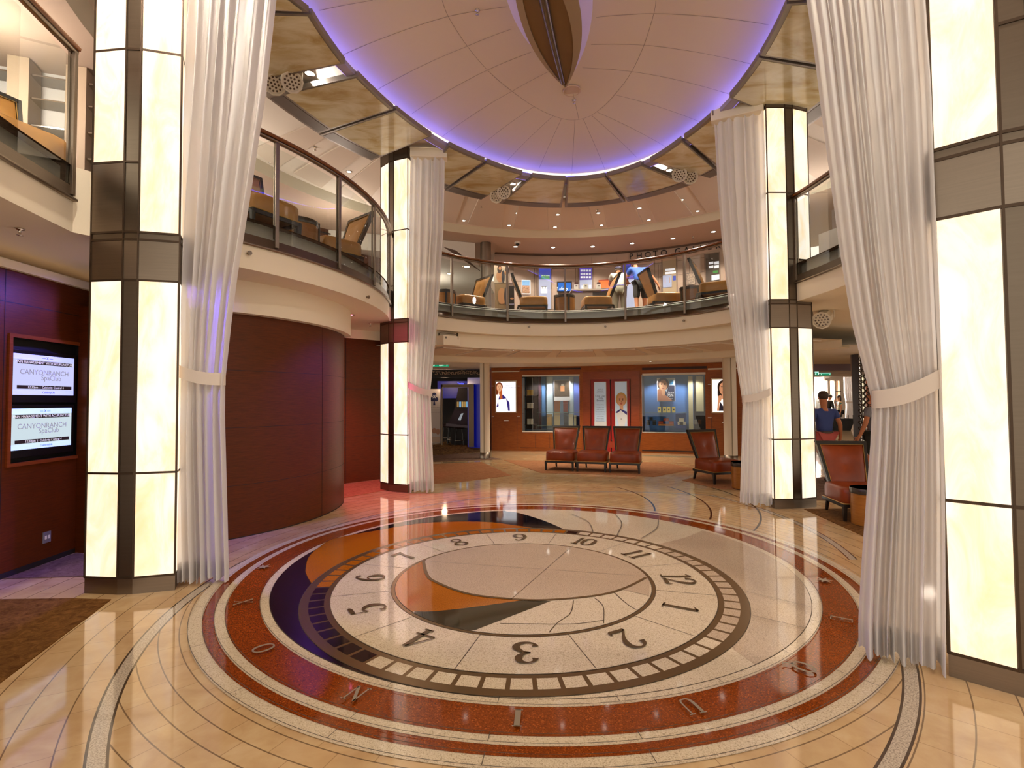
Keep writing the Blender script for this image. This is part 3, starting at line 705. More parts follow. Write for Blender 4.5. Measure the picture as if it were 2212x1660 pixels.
def upar(path, px, c=None, R=None, z=3.9):   # path parameter of the post seen at pixel x
    best, bu = 1e9, 0
    for i in range(401):
        u = i/400; n = len(path)-1; k = min(n-1, int(u*n)); f = u*n-k; a, b = path[k], path[k+1]; x = a[0]+(b[0]-a[0])*f; y = a[1]+(b[1]-a[1])*f
        sx = 1106 + FPX * x / y - (z-EYE)/y*FPX*ROL*-1
        if abs(sx-px) < best: best, bu = abs(sx-px), u
    return bu
balustrade('glass balustrade with wood handrail above the curved wood wall', leftA, [upar(leftA, x) for x in (592, 728, 805)] + [.985])
balustrade('long curved glass balustrade before the photo gallery', rearA, [upar(rearA, x) for x in (975, 1095, 1221, 1353, 1481)])
balustrade('glass balustrade at the upper left corner, nearest the camera', topleftA, [.55, .985])
balustrade('short glass balustrade right of the right rear column', rightA, [.02, .5, .9])
# small round fixings on the slab edge
for px, lab, c, R in (((535, 548), 'steel knob on the fascia beside the left curtain', CL, RL), ((791, 642), 'steel knob on the fascia under the left balustrade end', CL, RL), ((1142, 707), 'steel knob on the rear fascia, leftmost', CB, RB), ((1308, 706), 'steel knob on the rear fascia, middle', CB, RB), ((1479, 693.5), 'steel knob on the rear fascia, rightmost', CB, RB)):
    p = CY(*px, c, R, c is CB); nrm = Vector((c[0]-p.x, c[1]-p.y, 0)).normalized() * (1 if c is CB else -1)
    mb = MB(); mb.tube([p - nrm*.002, p + nrm*.035], .012, 10); mb.tube([p + nrm*.03, p + nrm*.05], .024, 12)
    tag(obj('fascia_knob', mb, STEEL, org=p), lab, 'knob', 'steel knobs on the balcony fascia')

# ================= walls below =================
DC, DR = (-5.032, 7.760), 2.404
P_ = arc(DC, DR, ang(DC, (-3.9, 5.5)) - .1, ang(DC, (-2.70, 8.35)), 40)
mb = MB(); mb.strip([(x, y, .0) for x, y, _, _ in P_], [(x, y, 2.652) for x, y, _, _ in P_]); 
e = P_[-1]; mb.quad((e[0], e[1], 0), (e[0]-1.6, e[1]+.9, 0), (e[0]-1.6, e[1]+.9, 2.652), (e[0], e[1], 2.652))
e0 = P_[0]; mb.quad((e0[0], e0[1], 0), (-4.7, e0[1]+.1, 0), (-4.7, e0[1]+.1, 2.652), (e0[0], e0[1], 2.652))
struct('wall_curved', mb, WOODR)
SEAM = M('panel_seam', '#140604', .7)
mb = MB()
for z in (.62, 1.30, 1.98): mb.strip([(x - nx*.0015, y - ny*.0015, z-.0025) for x, y, nx, ny in P_], [(x - nx*.0015, y - ny*.0015, z+.0025) for x, y, nx, ny in P_])
k = min(range(len(P_)), key=lambda i: abs((1106 + FPX*P_[i][0]/P_[i][1]) - 693) if P_[i][1] < 8 else 1e9)
x, y, nx, ny = P_[k]; mb.box((x-nx*.0, y-ny*.0, 1.33), (.006, .006, 2.64), atan2(ny, nx))
mb.strip([(x - nx*.003, y - ny*.003, .0) for x, y, nx, ny in P_], [(x - nx*.003, y - ny*.003, .012) for x, y, nx, ny in P_])
struct('trim_2', mb, SEAM)
P2 = arc(DC, DR + .10, ang(DC, (-3.9, 5.5)) - .15, ang(DC, (-2.60, 8.40)), 40)
mb = MB(); mb.strip([(x, y, 2.655) for x, y, _, _ in P2], [(x, y, ZC+.02) for x, y, _, _ in P2])
mb.strip([(x, y, 2.655) for x, y, _, _ in P_], [(x, y, 2.655) for x, y, _, _ in P2])
e = P2[-1]; mb.quad((e[0], e[1], 2.655), (e[0]-1.6, e[1]+.9, 2.655), (e[0]-1.6, e[1]+.9, ZC), (e[0], e[1], ZC)); struct('trim_3', mb, CREAM)
# corridor wall between the curved wall and the lit column
a, b = (-3.346, 10.122), (-2.730, 10.735); d = Vector((b[0]-a[0], b[1]-a[1])).normalized()
a2 = (a[0]-d.x*1.2, a[1]-d.y*1.2); b2_ = (b[0]+d.x*1.1, b[1]+d.y*1.1)
mb = MB(); mb.quad((*a2, 0), (*b2_, 0), (*b2_, 2.86), (*a2, 2.86)); struct('wall_corridor', mb, WOODR)
mb = MB(); mb.quad((*a2, 2.86), (*b2_, 2.86), (*b2_, ZC), (*a2, ZC)); struct('trim_4', mb, CREAM)
nn = (d.y, -d.x)
mb = MB()
for z in (.9, 1.85): mb.hexa([(a2[0]+nn[0]*.002, a2[1]+nn[1]*.002, z), (b2_[0]+nn[0]*.002, b2_[1]+nn[1]*.002, z), (b2_[0], b2_[1], z), (a2[0], a2[1], z)], [(a2[0]+nn[0]*.002, a2[1]+nn[1]*.002, z+.005), (b2_[0]+nn[0]*.002, b2_[1]+nn[1]*.002, z+.005), (b2_[0], b2_[1], z+.005), (a2[0], a2[1], z+.005)])
w0 = W(746, 1000, a, b); mb.box((w0.x+nn[0]*.002, w0.y+nn[1]*.002, 1.43), (.008, .006, 2.86), atan2(d.y, d.x)); struct('trim_5', mb, SEAM)
s0, s1 = W(737, 797, a, b), W(737, 930, a, b)
mb = MB(); mb.box((s0.x+nn[0]*.02, s0.y+nn[1]*.02, (s0.z+s1.z)/2), (.05, .04, s0.z-s1.z), atan2(d.y, d.x)); tag(obj('pull_handle', mb, BLACK, org=s0), 'tall black pull handle on the wood wall behind the curved wall', 'door handle')
# left wall with the screens
la, lb = (-4.6711, 4.7765), (-4.7020, 5.7199); ld = Vector((lb[0]-la[0], lb[1]-la[1])).normalized(); ln_ = Vector((ld.y, -ld.x))
def LW(s, z, o=0.0): p = Vector(la) + ld*s + ln_*o; return (p.x, p.y, z)
def lw(x, y): w = W(x, y, la, lb); return ((w.x-la[0])*ld.x + (w.y-la[1])*ld.y, w.z)
n0, n1, nz0, nz1 = .055, .885, 1.045, 2.225
mb = MB()
for s0, s1, z0, z1 in ((-4, n0, 0, 2.85), (n1, 1.75, 0, 2.85), (n0, n1, 0, nz0), (n0, n1, nz1, 2.85)): mb.quad(LW(s0, z0), LW(s1, z0), LW(s1, z1), LW(s0, z1))
e = LW(1.75, 0); 
struct('wall_left', mb, WOODR)
mb = MB(); DK = -.07
for q in ((LW(n0, nz0), LW(n0, nz1), LW(n0, nz1, DK), LW(n0, nz0, DK)), (LW(n1, nz0), LW(n1, nz1), LW(n1, nz1, DK), LW(n1, nz0, DK)), (LW(n0, nz0), LW(n1, nz0), LW(n1, nz0, DK), LW(n0, nz0, DK)), (LW(n0, nz1), LW(n1, nz1), LW(n1, nz1, DK), LW(n0, nz1, DK)), (LW(n0, nz0, DK), LW(n1, nz0, DK), LW(n1, nz1, DK), LW(n0, nz1, DK))): mb.quad(*q)
NICHE = M('niche_black', '#0c0807', .6); struct('trim_6', mb, NICHE)
mb = MB(); f = .035
for s0, s1, z0, z1 in ((n0-f, n1+f, nz1, nz1+f), (n0-f, n1+f, nz0-f, nz0), (n0-f, n0, nz0, nz1), (n1, n1+f, nz0, nz1)):
    mb.hexa([LW(s0, z0), LW(s1, z0), LW(s1, z0, .018), LW(s0, z0, .018)], [LW(s0, z1), LW(s1, z1), LW(s1, z1, .018), LW(s0, z1, .018)])
struct('trim_7', mb, wood('niche_frame_wood', '#6a2a10', '#8a4218', .35))
mb = MB()
mb.hexa([LW(-4, 2.545), LW(1.75, 2.545), LW(1.75, 2.545, .002), LW(-4, 2.545, .002)], [LW(-4, 2.552), LW(1.75, 2.552), LW(1.75, 2.552, .002), LW(-4, 2.552, .002)])
for s in (-.02, .98, 1.4): mb.hexa([LW(s, 0), LW(s+.006, 0), LW(s+.006, 0, .002), LW(s, 0, .002)], [LW(s, 2.85), LW(s+.006, 2.85), LW(s+.006, 2.85, .002), LW(s, 2.85, .002)])
mb.hexa([LW(-4, 0), LW(1.75, 0), LW(1.75, 0, .006), LW(-4, 0, .006)], [LW(-4, .05), LW(1.75, .05), LW(1.75, .05, .006), LW(-4, .05, .006)])
struct('baseboard_left', mb, SEAM)
mb = MB()
mb.hexa([LW(-4, 2.85, -.02), LW(1.8, 2.85, -.02), LW(1.8, 2.85, .05), LW(-4, 2.85, .05)], [LW(-4, 2.93, -.02), LW(1.8, 2.93, -.02), LW(1.8, 2.93, .05), LW(-4, 2.93, .05)])
mb.quad(LW(-4, 2.93, -.3), LW(1.8, 2.93, -.3), LW(1.8, 3.06, -.3), LW(-4, 3.06, -.3)); struct('trim_8', mb, CREAM)
mb = MB(); mb.quad(LW(1.75, 0), (-4.9, 7.6, 0), (-4.9, 7.6, 3.05), LW(1.75, 3.05)); struct('wall_left_far', mb, WOODR)
# two wall screens
SCRW = M('screen_white', '#05050a', .2, emit='#cfd2ff', es=1.0); SCRB = M('screen_band', '#c0c4e8', .2, emit='#a9b8ff', es=1.05); SCRD = M('screen_dark_bar', '#1c1416', .3, emit='#2c2024', es=.6)
SCRT = M('screen_grey_text', '#777', .4, emit='#8e8ca8', es=.8); SCRL = M('screen_light_text', '#ccc', .4, emit='#d8d2e0', es=.9); SCRX = M('screen_blue_mark', '#123', .4, emit='#1c2e90', es=.8)
SCRW2 = M('screen_cool_white', '#05050a', .2, emit='#cfe0e8', es=1.0); SCRB2 = M('screen_cool_band', '#c0d4f0', .2, emit='#b4d4ff', es=1.05)
def screen(label, s0, s1, z0, z1, wm, bm_):
    t = thing('television', label, 'television', LW((s0+s1)/2, z0))
    mb = MB(); fr = .035; o = -.045; T = .04
    mb.hexa([LW(s0-fr, z0-.075, o), LW(s1+fr, z0-.075, o), LW(s1+fr, z0-.075, o+T), LW(s0-fr, z0-.075, o+T)], [LW(s0-fr, z1+fr, o), LW(s1+fr, z1+fr, o), LW(s1+fr, z1+fr, o+T), LW(s0-fr, z1+fr, o+T)]); obj('casing', mb, BLACK, t, bevel=.004)
    H = z1-z0; oo = o+T+.001
    def R(nm, u0, u1, v0, v1, m_, d=0.0, par=t):
        mb = MB(); mb.quad(*[LW(s0+(s1-s0)*u, z0+H*v, oo+d) for u, v in ((u0, v0), (u1, v0), (u1, v1), (u0, v1))]); return obj(nm, mb, m_, par)
    dsp = R('display', 0, 1, 0, 1, wm)
    R('picture_band', 0, 1, .87, 1, bm_, .0006, dsp); R('picture_band', 0, 1, 0, .13, bm_, .0006, dsp)
    R('title_bar', .06, .96, .76, .85, SCRD, .0006, dsp); R('title_bar', .06, .96, .15, .235, SCRD, .0006, dsp)
    rt, up = (ld.x, ld.y, 0), (0, 0, 1)
    def tx(s_, u, v, sz, m_, **k): text('caption', s_, sz, m_, LW(s0+(s1-s0)*u, z0+H*v, oo+.0015), rt, up, dsp, .0003, **k)
    tx('PAIN MANAGEMENT WITH ACUPUNCTURE', .51, .805, .034, SCRL); tx('CANYONRANCH', .50, .56, .072, SCRT); tx('SpaClub', .60, .43, .072, SCRT)
    tx('12:30pm  |  Celebrity Central 4', .52, .19, .033, SCRL); tx('CelebrityLife', .56, .065, .028, SCRX); tx('X', .53, .93, .04, SCRX)
    R('rule', .44, .50, .925, .935, SCRX, .001, dsp); R('rule', .56, .62, .925, .935, SCRX, .001, dsp)
    return t
# remove nothing: two screens stacked in the niche
screen('upper wall screen with violet tint showing a spa notice', .082, .785, 1.685, 2.080, SCRW, SCRB)
screen('lower wall screen with cooler tint showing a spa notice', .074, .765, 1.160, 1.553, SCRW2, SCRB2)
w = lw(99.5, 1161); t = thing('wall_socket', 'silver wall socket low on the panelled wall under the screens', 'socket', LW(w[0], w[1]))
mb = MB(); mb.hexa([LW(w[0]-.045, w[1]-.055, 0), LW(w[0]+.045, w[1]-.055, 0), LW(w[0]+.045, w[1]-.055, .012), LW(w[0]-.045, w[1]-.055, .012)], [LW(w[0]-.045, w[1]+.055, 0), LW(w[0]+.045, w[1]+.055, 0), LW(w[0]+.045, w[1]+.055, .012), LW(w[0]-.045, w[1]+.055, .012)]); obj('plate', mb, M('socket_silver', '#8a8490', .4, .4), t, bevel=.002)
for k in (-1, 1):
    mb = MB(); c = LW(w[0]+k*.018, w[1], .0125); mb.box(c, (.004, .022, .035), atan2(ld.y, ld.x)-pi/2); obj('insert', mb, WHITE, t)

# ================= lower ceiling behind the rear bay =================
def off(path, d): return [(x - nx*d, y - ny*d) for x, y, nx, ny in path]
ext = rearA
r0 = off(ext, 0.0); r1 = off(ext, .22); r2 = off(ext, 2.3); r3 = off(ext, 2.5)
mb = MB(); mb.strip([(x, y, ZC-.002) for x, y in r1], [(x, y, 2.75) for x, y in r1]); struct('trim_9', mb, CREAM)
mb = MB(); mb.strip([(x, y, 2.75) for x, y in r1], [(x, y, 2.75) for x, y in r2]); struct('ceiling_lower', mb, CEILW)
mb = MB(); mb.strip([(x, y, 2.76) for x, y in r2], [(x, y, 2.60) for x, y in r2]); mb.strip([(x, y, 2.60) for x, y in r2], [(x, y, 2.60) for x, y in r3]); mb.strip([(x, y, 2.60) for x, y in r3], [(x, y, 2.66) for x, y in r3]); struct('trim_10', mb, CREAM)
mb = MB(); mb.quad((-6, 12.4, 2.66), (18, 9.0, 2.66), (18, 24, 2.66), (-6, 24, 2.66)); 
SHOPC = M('shop_ceiling', '#dcd2c4', .7)
mb = MB(); far = [(-9, 30), (22, 30)]
q = off(ext, 2.5); mb.strip([(x, y, 2.66) for x, y in q], [(x + (x-CB[0])*2.2, y + (y-CB[1])*2.2, 2.66) for x, y in q]); struct('ceiling_shop', mb, SHOPC)
# raised panels under the slab ring (sunk seams)
n = 9
for k in range(n):
    a0, a1 = ang(CB, r1[0]) , ang(CB, r1[-1]); s = a0 + (a1-a0)*(k+.10)/n; e_ = a0 + (a1-a0)*(k+.88)/n
    mb = MB(); P = [(CB[0]+R*cos(s+(e_-s)*i/6), CB[1]+R*sin(s+(e_-s)*i/6)) for R, rng in ((RB+.42, range(7)), (RB+1.95, range(6, -1, -1))) for i in rng]
    mb.prism(P if area2(P) > 0 else P[::-1], 2.722, 2.749); o = obj('ceiling_tile', mb, CEILP, bevel=.004); o['kind'] = 'structure'
# ================= upper ceiling =================
IC, IA, IB, IT = (.435, 5.90), 4.37, 2.64, radians(75.3)
OC, OA, OB, OT = (.506, 5.496), 6.33, 4.39, radians(77.6)
def ell(c, a, b, t, u, k=1.0):
    x, y = a*k*cos(u), b*k*sin(u); return (c[0] + x*cos(t) - y*sin(t), c[1] + x*sin(t) + y*cos(t))
def epar(c, a, b, t, p):
    dx, dy = p[0]-c[0], p[1]-c[1]; x = dx*cos(t)+dy*sin(t); y = -dx*sin(t)+dy*cos(t); return atan2(y/b, x/a), hypot(x/a, y/b)
def domez(p):
    _, r = epar(IC, IA, IB, IT, p); return 6.34 + .44*(1-min(1.083, r)**2)
DOME = M('dome_plaster', '#ead9b8', .85)
mb = MB(); NR, NU = 16, 96; rings = []
for j in range(NR+1):
    k = 1.083*j/NR + .001
    ring = []
    for i in range(NU):
        p = ell(IC, IA, IB, IT, 2*pi*i/NU, k); ring.append((p[0], p[1], 6.34 + .44*(1-k*k)))
    rings.append(ring)
mb.loft(rings, 0, True, True, False); struct('ceiling_dome', mb, DOME)
def GD(x, y):
    z = 6.4
    for _ in range(30):
        p = G(x, y, z); z = .5*z + .5*domez(p)
    return G(x, y, z)
SEAMC = M('dome_seam', '#a39078', .9)
mb = MB()
def seam(P, w=.0055, n=8):
    pts = []
    for a, b in zip(P, P[1:]):
        for i in range(n): pts.append((a[0]+(b[0]-a[0])*i/n, a[1]+(b[1]-a[1])*i/n))
    pts.append((P[-1][0], P[-1][1])); L, R_ = [], []
    for i, p in enumerate(pts):
        a, b = pts[max(i-1, 0)], pts[min(i+1, len(pts)-1)]; tx, ty = b[0]-a[0], b[1]-a[1]; d = hypot(tx, ty) or 1
        for s, o in ((1, L), (-1, R_)):
            q = (p[0] - ty/d*w/2*s, p[1] + tx/d*w/2*s); o.append((q[0], q[1], domez(q)-.004))
    mb.strip(L, R_)
mid = cr([(955, 0), (970, 38), (1010, 100), (1055, 153), (1100, 192), (1157, 232), (1210, 255), (1250, 258), (1288, 242), (1328, 204), (1364, 155), (1391, 97), (1412, 30), (1417, 0)], 4)
seam([GD(*p) for p in mid], n=2)
for a, b in (((968, 35), (737, 120)), ((1008, 100), (814, 194)), ((1055, 150), (890, 245)), ((1109, 195), (955, 295)), ((1155, 229), (1018, 331)), ((1195, 250), (1085, 357)), ((1213, 256), (1160, 373)), ((1242, 258), (1235, 378)), ((1260, 257), (1307, 366)), ((1278, 249), (1385, 348)), ((1290, 242), (1440, 318)), ((1326, 204), (1510, 262)), ((1364, 154), (1575, 203)), ((1391, 97), (1630, 140)), ((1413, 29), (1660, 53)), ((1413, 29), (1288, 37)), ((1391, 97), (1277, 96)), ((1364, 154), (1258, 146)), ((968, 35), (1095, 14)), ((1008, 100), (1105, 62)), ((1055, 150), (1148, 112)), ((1109, 195), (1190, 152)), ((1238, 202), (1250, 256)), ((805, 0), (690, 22))):
    seam([GD(*a), GD(*b)])
struct('trim_11', mb, SEAMC)
# lip and violet-blue light line in the cove
LIP = M('cove_lip', '#a89cb8', .7)
mb = MB(); e = [ell(IC, IA, IB, IT, 2*pi*i/120, 1.03) for i in range(120)]; e2 = [ell(IC, IA, IB, IT, 2*pi*i/120, 1.078) for i in range(120)]
mb.strip([(*p, 6.035) for p in e], [(*p, 6.035) for p in e2], closed=True); mb.strip([(*p, 6.035) for p in e], [(*p, 6.105) for p in e], closed=True); struct('trim_12', mb, LIP)
LED = M('blue_led_line', '#101030', .5, emit=(.11, .10, 1.0), es=14)
mb = MB(); pts = [(*ell(IC, IA, IB, IT, 2*pi*i/120, 1.052), 6.135) for i in range(121)]; mb.tube(pts, .014, 6, cap=False)
tag(obj('cove_light_strip', mb, LED), 'violet blue light line running around the rim of the oval dome', 'light strip')
# main soffit ring
FCc, FCr = (1.15, 7.60), 6.22
mb = MB(); N = 120; inn = [ell(IC, IA, IB, IT, 2*pi*i/N, 1.08) for i in range(N)]
def outpt(p, k=1.0):
    a = ang(IC, p); d = (cos(a), sin(a)); ox, oy = IC[0]-FCc[0], IC[1]-FCc[1]; b = d[0]*ox + d[1]*oy; c = ox*ox + oy*oy - (FCr*k)**2; t = -b + sqrt(b*b-c); return (IC[0]+d[0]*t, IC[1]+d[1]*t)
out = [outpt(p) for p in inn]
mb.strip([(*p, 6.17) for p in inn], [(*p, 6.17) for p in out], closed=True)
mb.strip([(*p, 6.17) for p in inn], [(*p, 6.03) for p in inn], closed=True); struct('ceiling_upper', mb, CEILW)
mb = MB(); o2 = [outpt(p, 1.02) for p in inn]; o3 = [outpt(p, 1.7) for p in inn]
mb.strip([(*p, 6.17) for p in out], [(*p, 6.0) for p in o2], closed=True); struct('trim_13', mb, M('fascia_cream_grey', '#cfc5ae', .5))
GAL = M('gallery_soffit', '#c4ab96', .7)
mb = MB(); mb.strip([(*p, 6.0) for p in o2], [(*p, 6.0) for p in o3], closed=True); struct('ceiling_gallery', mb, GAL)
# ceiling tiles between radial channels
chan = [ang(IC, G(x, y, 6.16)) for x, y in ((995, 486), (1096, 495), (1198, 499), (1299, 495), (1405, 484), (1516, 466))]
chan = sorted(a % (2*pi) for a in chan); d_ = (chan[-1]-chan[0])/5
allc = [chan[0]-d_*k for k in range(4, 0, -1)] + chan + [chan[-1]+d_*k for k in range(1, 6)]
for k in range(len(allc)-1):
    a0, a1 = allc[k], allc[k+1]
    def rad_(a, which, wd):
        d = (cos(a), sin(a)); 
        if which: q = outpt((IC[0]+d[0], IC[1]+d[1]), .975); return hypot(q[0]-IC[0], q[1]-IC[1])
        t = 3.0
        for _ in range(30):
            u, r = epar(OC, OA, OB, OT, (IC[0]+d[0]*t, IC[1]+d[1]*t)); t = t/r
        return t*.955
    mm = 8; I_, O_ = [], []
    for i in range(mm+1):
        a = a0 + (a1-a0)*i/mm; ri, ro = rad_(a, 0, 0), rad_(a, 1, 0)
        for R, L_ in ((ri, I_), (ro, O_)):
            w = .16/R; aa = a0 + w + (a1-a0-2*w)*i/mm
            L_.append((IC[0]+R*cos(aa), IC[1]+R*sin(aa)))
    P = I_ + O_[::-1]
    if len(P) and hypot(O_[0][0]-I_[0][0], O_[0][1]-I_[0][1]) > .4:
        mb = MB(); mb.prism(P if area2(P) > 0 else P[::-1], 6.135, 6.168); o = obj('ceiling_tile', mb, CEILP, bevel=.006); o['kind'] = 'structure'
# ---------- amber stone ceiling panels ----------
def amber():
    m, nt, b = base_mat('amber_stone'); v = coords(nt, (1.0, 2.2, 1), 'World')
    f = noise(nt, v, 1.5, 5, .6, .8); nt.links.new(ramp(nt, f, [(.28, '#b0945c'), (.42, '#c4b082'), (.56, '#d8cdaa'), (.72, '#e4dcc4')]), b.inputs['Base Color'])
    b.inputs['Roughness'].default_value = .13; b.inputs['Specular IOR Level'].default_value = .8; return m
AMB = amber(); TRAY = M('panel_tray_grey', '#8d8278', .4, .5); TRAYD = M('panel_tray_inset', '#6e655e', .45, .5)
ZP = 6.0
pan = [('nearest the top edge on the left', (560, -60), (667, 26.8), None, None),
 ('on the left, just above the gap with two round lamps', (673.7, 31.8), (745.7, 137.2), None, None),
 ('on the left, just below the gap with two round lamps', (774, 164.6), (849.4, 235.9), (575.7, 209.8), (687.7, 288.7)),
 ('on the left, touching the left rear lit column', (856, 238.2), (932, 294.4), (690, 292), (802.7, 347)),
 ('partly hidden behind the left rear curtain', (969.8, 314.5), (1046.8, 348.6), None, (957, 411)),
 ('at the rear, left of the left pair of rear lamps', (1051.8, 350.6), (1128.7, 376.4), (962, 412), (1039.5, 431.7)),
 ('at the rear, right of the left pair of rear lamps', (1150.5, 381.4), (1222, 388), (1078.7, 439.5), (1213, 449.3)),
 ('at the rear centre under the dome tip', (1226, 389), (1306.7, 380.8), (1220, 448.8), (1350.7, 436.8)),
 ('at the rear, left of the right pair of lamps', (1311.5, 379.5), (1383.6, 356.2), (1356, 436.5), (1493.6, 399.9)),
 ('at the rear, right of the right pair of lamps', (1404, 348), (1471.8, 302.7), (1533.6, 385.3), None),
 ('behind the top of the right rear curtain', (1477.7, 298.3), (1540, 248.5), None, None),
 ('just above the right rear lit column', (1576, 211), (1639.3, 125), None, None),
 ('on the right, second above the right rear lit column', (1642.2, 120.5), (1699.5, 8.8), None, None),
 ('nearest the top edge on the right', (1702, 3), (1735, -90), None, None)]
for lab, a, b, c_, d__ in pan:
    pa, pb = G(*a, ZP), G(*b, ZP)
    def outer(p, q):
        if q: return G(*q, ZP)
        a_ = ang(IC, p); d = (cos(a_), sin(a_)); t = 4.0
        for _ in range(30): u, r = epar(OC, OA, OB, OT, (IC[0]+d[0]*t, IC[1]+d[1]*t)); t = t/r
        return Vector((IC[0]+d[0]*t, IC[1]+d[1]*t, ZP))
    pc, pd = outer(pa, c_), outer(pb, d__)
    u0, u1 = epar(IC, IA, IB, IT, pa)[0], epar(IC, IA, IB, IT, pb)[0]; v0, v1 = epar(OC, OA, OB, OT, pc)[0], epar(OC, OA, OB, OT, pd)[0]
    k0 = epar(IC, IA, IB, IT, pa)[1]; k1 = epar(IC, IA, IB, IT, pb)[1]; q0 = epar(OC, OA, OB, OT, pc)[1]; q1 = epar(OC, OA, OB, OT, pd)[1]
    def wrap(x, y): 
        while y-x > pi: y -= 2*pi
        while y-x < -pi: y += 2*pi
        return y
    u1 = wrap(u0, u1); v0 = wrap(u0, v0); v1 = wrap(v0, v1)
    def PP(s, t):
        i = ell(IC, IA, IB, IT, u0+(u1-u0)*s, k0+(k1-k0)*s); o = ell(OC, OA, OB, OT, v0+(v1-v0)*s, q0+(q1-q0)*s)
        return (i[0]+(o[0]-i[0])*t, i[1]+(o[1]-i[1])*t)
    def patch(s0, s1, t0, t1, z0, z1, n=8):
        P = [PP(s0+(s1-s0)*i/n, t0) for i in range(n+1)] + [PP(s1-(s1-s0)*i/n, t1) for i in range(n+1)]
        mb = MB(); mb.prism(P if area2(P) > 0 else P[::-1], z0, z1); return mb
    t = thing('ceiling_panel', 'amber stone ceiling panel ' + lab, 'ceiling panel', (pa+pb)/2, 'amber stone panels ringing the dome')
    obj('tray', patch(0, 1, 0, 1, ZP, ZP+.075), TRAY, t); obj('stone_sheet', patch(.035, .965, .035, .80, ZP-.006, ZP), AMB, t)
    obj('metal_inset', patch(.04, .96, .835, .975, ZP-.004, ZP), TRAYD, t)
# ---------- almond shaped ornament under the dome ----------
def c3(p, q, r):
    ax, ay, bx, by, cx, cy = *p[:2], *q[:2], *r[:2]; d = 2*(ax*(by-cy)+bx*(cy-ay)+cx*(ay-by))
    ux = ((ax*ax+ay*ay)*(by-cy)+(bx*bx+by*by)*(cy-ay)+(cx*cx+cy*cy)*(ay-by))/d; uy = ((ax*ax+ay*ay)*(cx-bx)+(bx*bx+by*by)*(ax-cx)+(cx*cx+cy*cy)*(bx-ax))/d
    return (ux, uy), hypot(ax-ux, ay-uy)
def almond(R_, L_, n=30):
    (c1, r1_), (c2_, r2_) = R_, L_; dx, dy = c2_[0]-c1[0], c2_[1]-c1[1]; d = hypot(dx, dy); a = (r1_**2-r2_**2+d*d)/(2*d); h = sqrt(max(0, r1_**2-a*a)); mx, my = c1[0]+dx*a/d, c1[1]+dy*a/d
    p1 = (mx-dy*h/d, my+dx*h/d); p2 = (mx+dy*h/d, my-dx*h/d); far, near = (p1, p2) if p1[1] > p2[1] else (p2, p1)
    def A_(c, r, p, q):
        a0, a1 = ang(c, p), ang(c, q)
        while a1-a0 > pi: a1 -= 2*pi
        while a1-a0 < -pi: a1 += 2*pi
        return [(c[0]+r*cos(a0+(a1-a0)*i/n), c[1]+r*sin(a0+(a1-a0)*i/n)) for i in range(n+1)]
    return A_(c1, r1_, far, near) + A_(c2_, r2_, near, far)[1:-1], far, near
ZO = 6.30
br, bf, bn = almond(((-2.409, 7.175), 3.277), ((4.259, 5.293), 4.157))
g3 = lambda *L: c3(*[G(x, y, ZO) for x, y in L])
cm, _, _ = almond(g3((1248.7, 0), (1257, 75), (1222, 190)), g3((1114, 0), (1150, 104), (1222, 190)))
lv, _, _ = almond(((-2.464, 6.498), 3.487), ((2.601, 5.413), 2.692))
t = thing('ceiling_ornament', 'long almond shaped brown ornament with steel rod hanging below the dome', 'ceiling ornament', (bf[0], bf[1], ZO))
BRN = M('ornament_brown', '#7d5c36', .6); LAV = M('ornament_cove_light_paint', '#b8a8c8', .6, emit='#b79ccf', es=.22); CRM = M('ornament_cream', '#a08a70', .7)  # lavender cove light on white paint is put into the plate's own emission
def annulus(outer_, inner_, z0, z1, m_, nm):
    mb = MB(); n = min(len(outer_), len(inner_)); mb.strip([(*p, z0) for p in outer_], [(*p, z0) for p in inner_], closed=True, smooth=False); mb.strip([(*p, z0) for p in outer_], [(*p, z1) for p in outer_], closed=True); mb.strip([(*p, z0) for p in inner_], [(*p, z1) for p in inner_], closed=True); return obj(nm, mb, m_, t)
mb = MB(); mb.prism(lv if area2(lv) > 0 else lv[::-1], ZO+.03, ZO+.06); obj('painted_glow_plate', mb, LAV, t)
annulus(cm, br, ZO, ZO+.03, CRM, 'cream_rim')
mb = MB(); mb.prism(br if area2(br) > 0 else br[::-1], ZO+.022, ZO+.03); obj('recess', mb, BRN, t)
mb = MB(); a, b = Vector((bf[0], bf[1], ZO)), Vector((bn[0], bn[1], ZO)); ctr = [(a.lerp(b, k)) for k in (.05, .3, .5, .7, .95)]
rp = [G(1216, 180, ZO-.03), G(1195, 95, ZO-.03), G(1174, 0, ZO-.03)]; ex_ = rp[2] + (rp[2]-rp[1])*2.0
mb.tube([rp[0], rp[1], rp[2], ex_], [.03, .045, .055, .05], 10); obj('steel_rod', mb, STEELD, t)
for k in (0, 3):
    mb = MB(); q = [rp[0], rp[1], rp[2], ex_][k]; mb.tube([q, q + Vector((0, 0, .06))], .012, 8); obj('hanger', mb, STEELD, t)
q = GD(1235, 195); mb = MB(); mb.lathe([(.13, -.01), (.13, -.02), (.145, -.02), (.15, -.005)], (q.x, q.y, q.z), 32); tag(obj('ceiling_ring', mb, M('ring_cream', '#d9bd93', .6), org=q), 'thin cream ring fitting on the dome at the ornament tip', 'ceiling ring')
def sprinkler(px, z, label, fn=None):
    q = fn(*px) if fn else G(*px, z); mb = MB()
    mb.lathe([(.0, .0), (.035, -.002), (.03, -.012), (.012, -.016), (.012, -.03), (.006, -.05), (.024, -.055), (.024, -.058), (0, -.06)], q, 12)
    tag(obj('sprinkler', mb, CHROME, org=q), label, 'sprinkler')
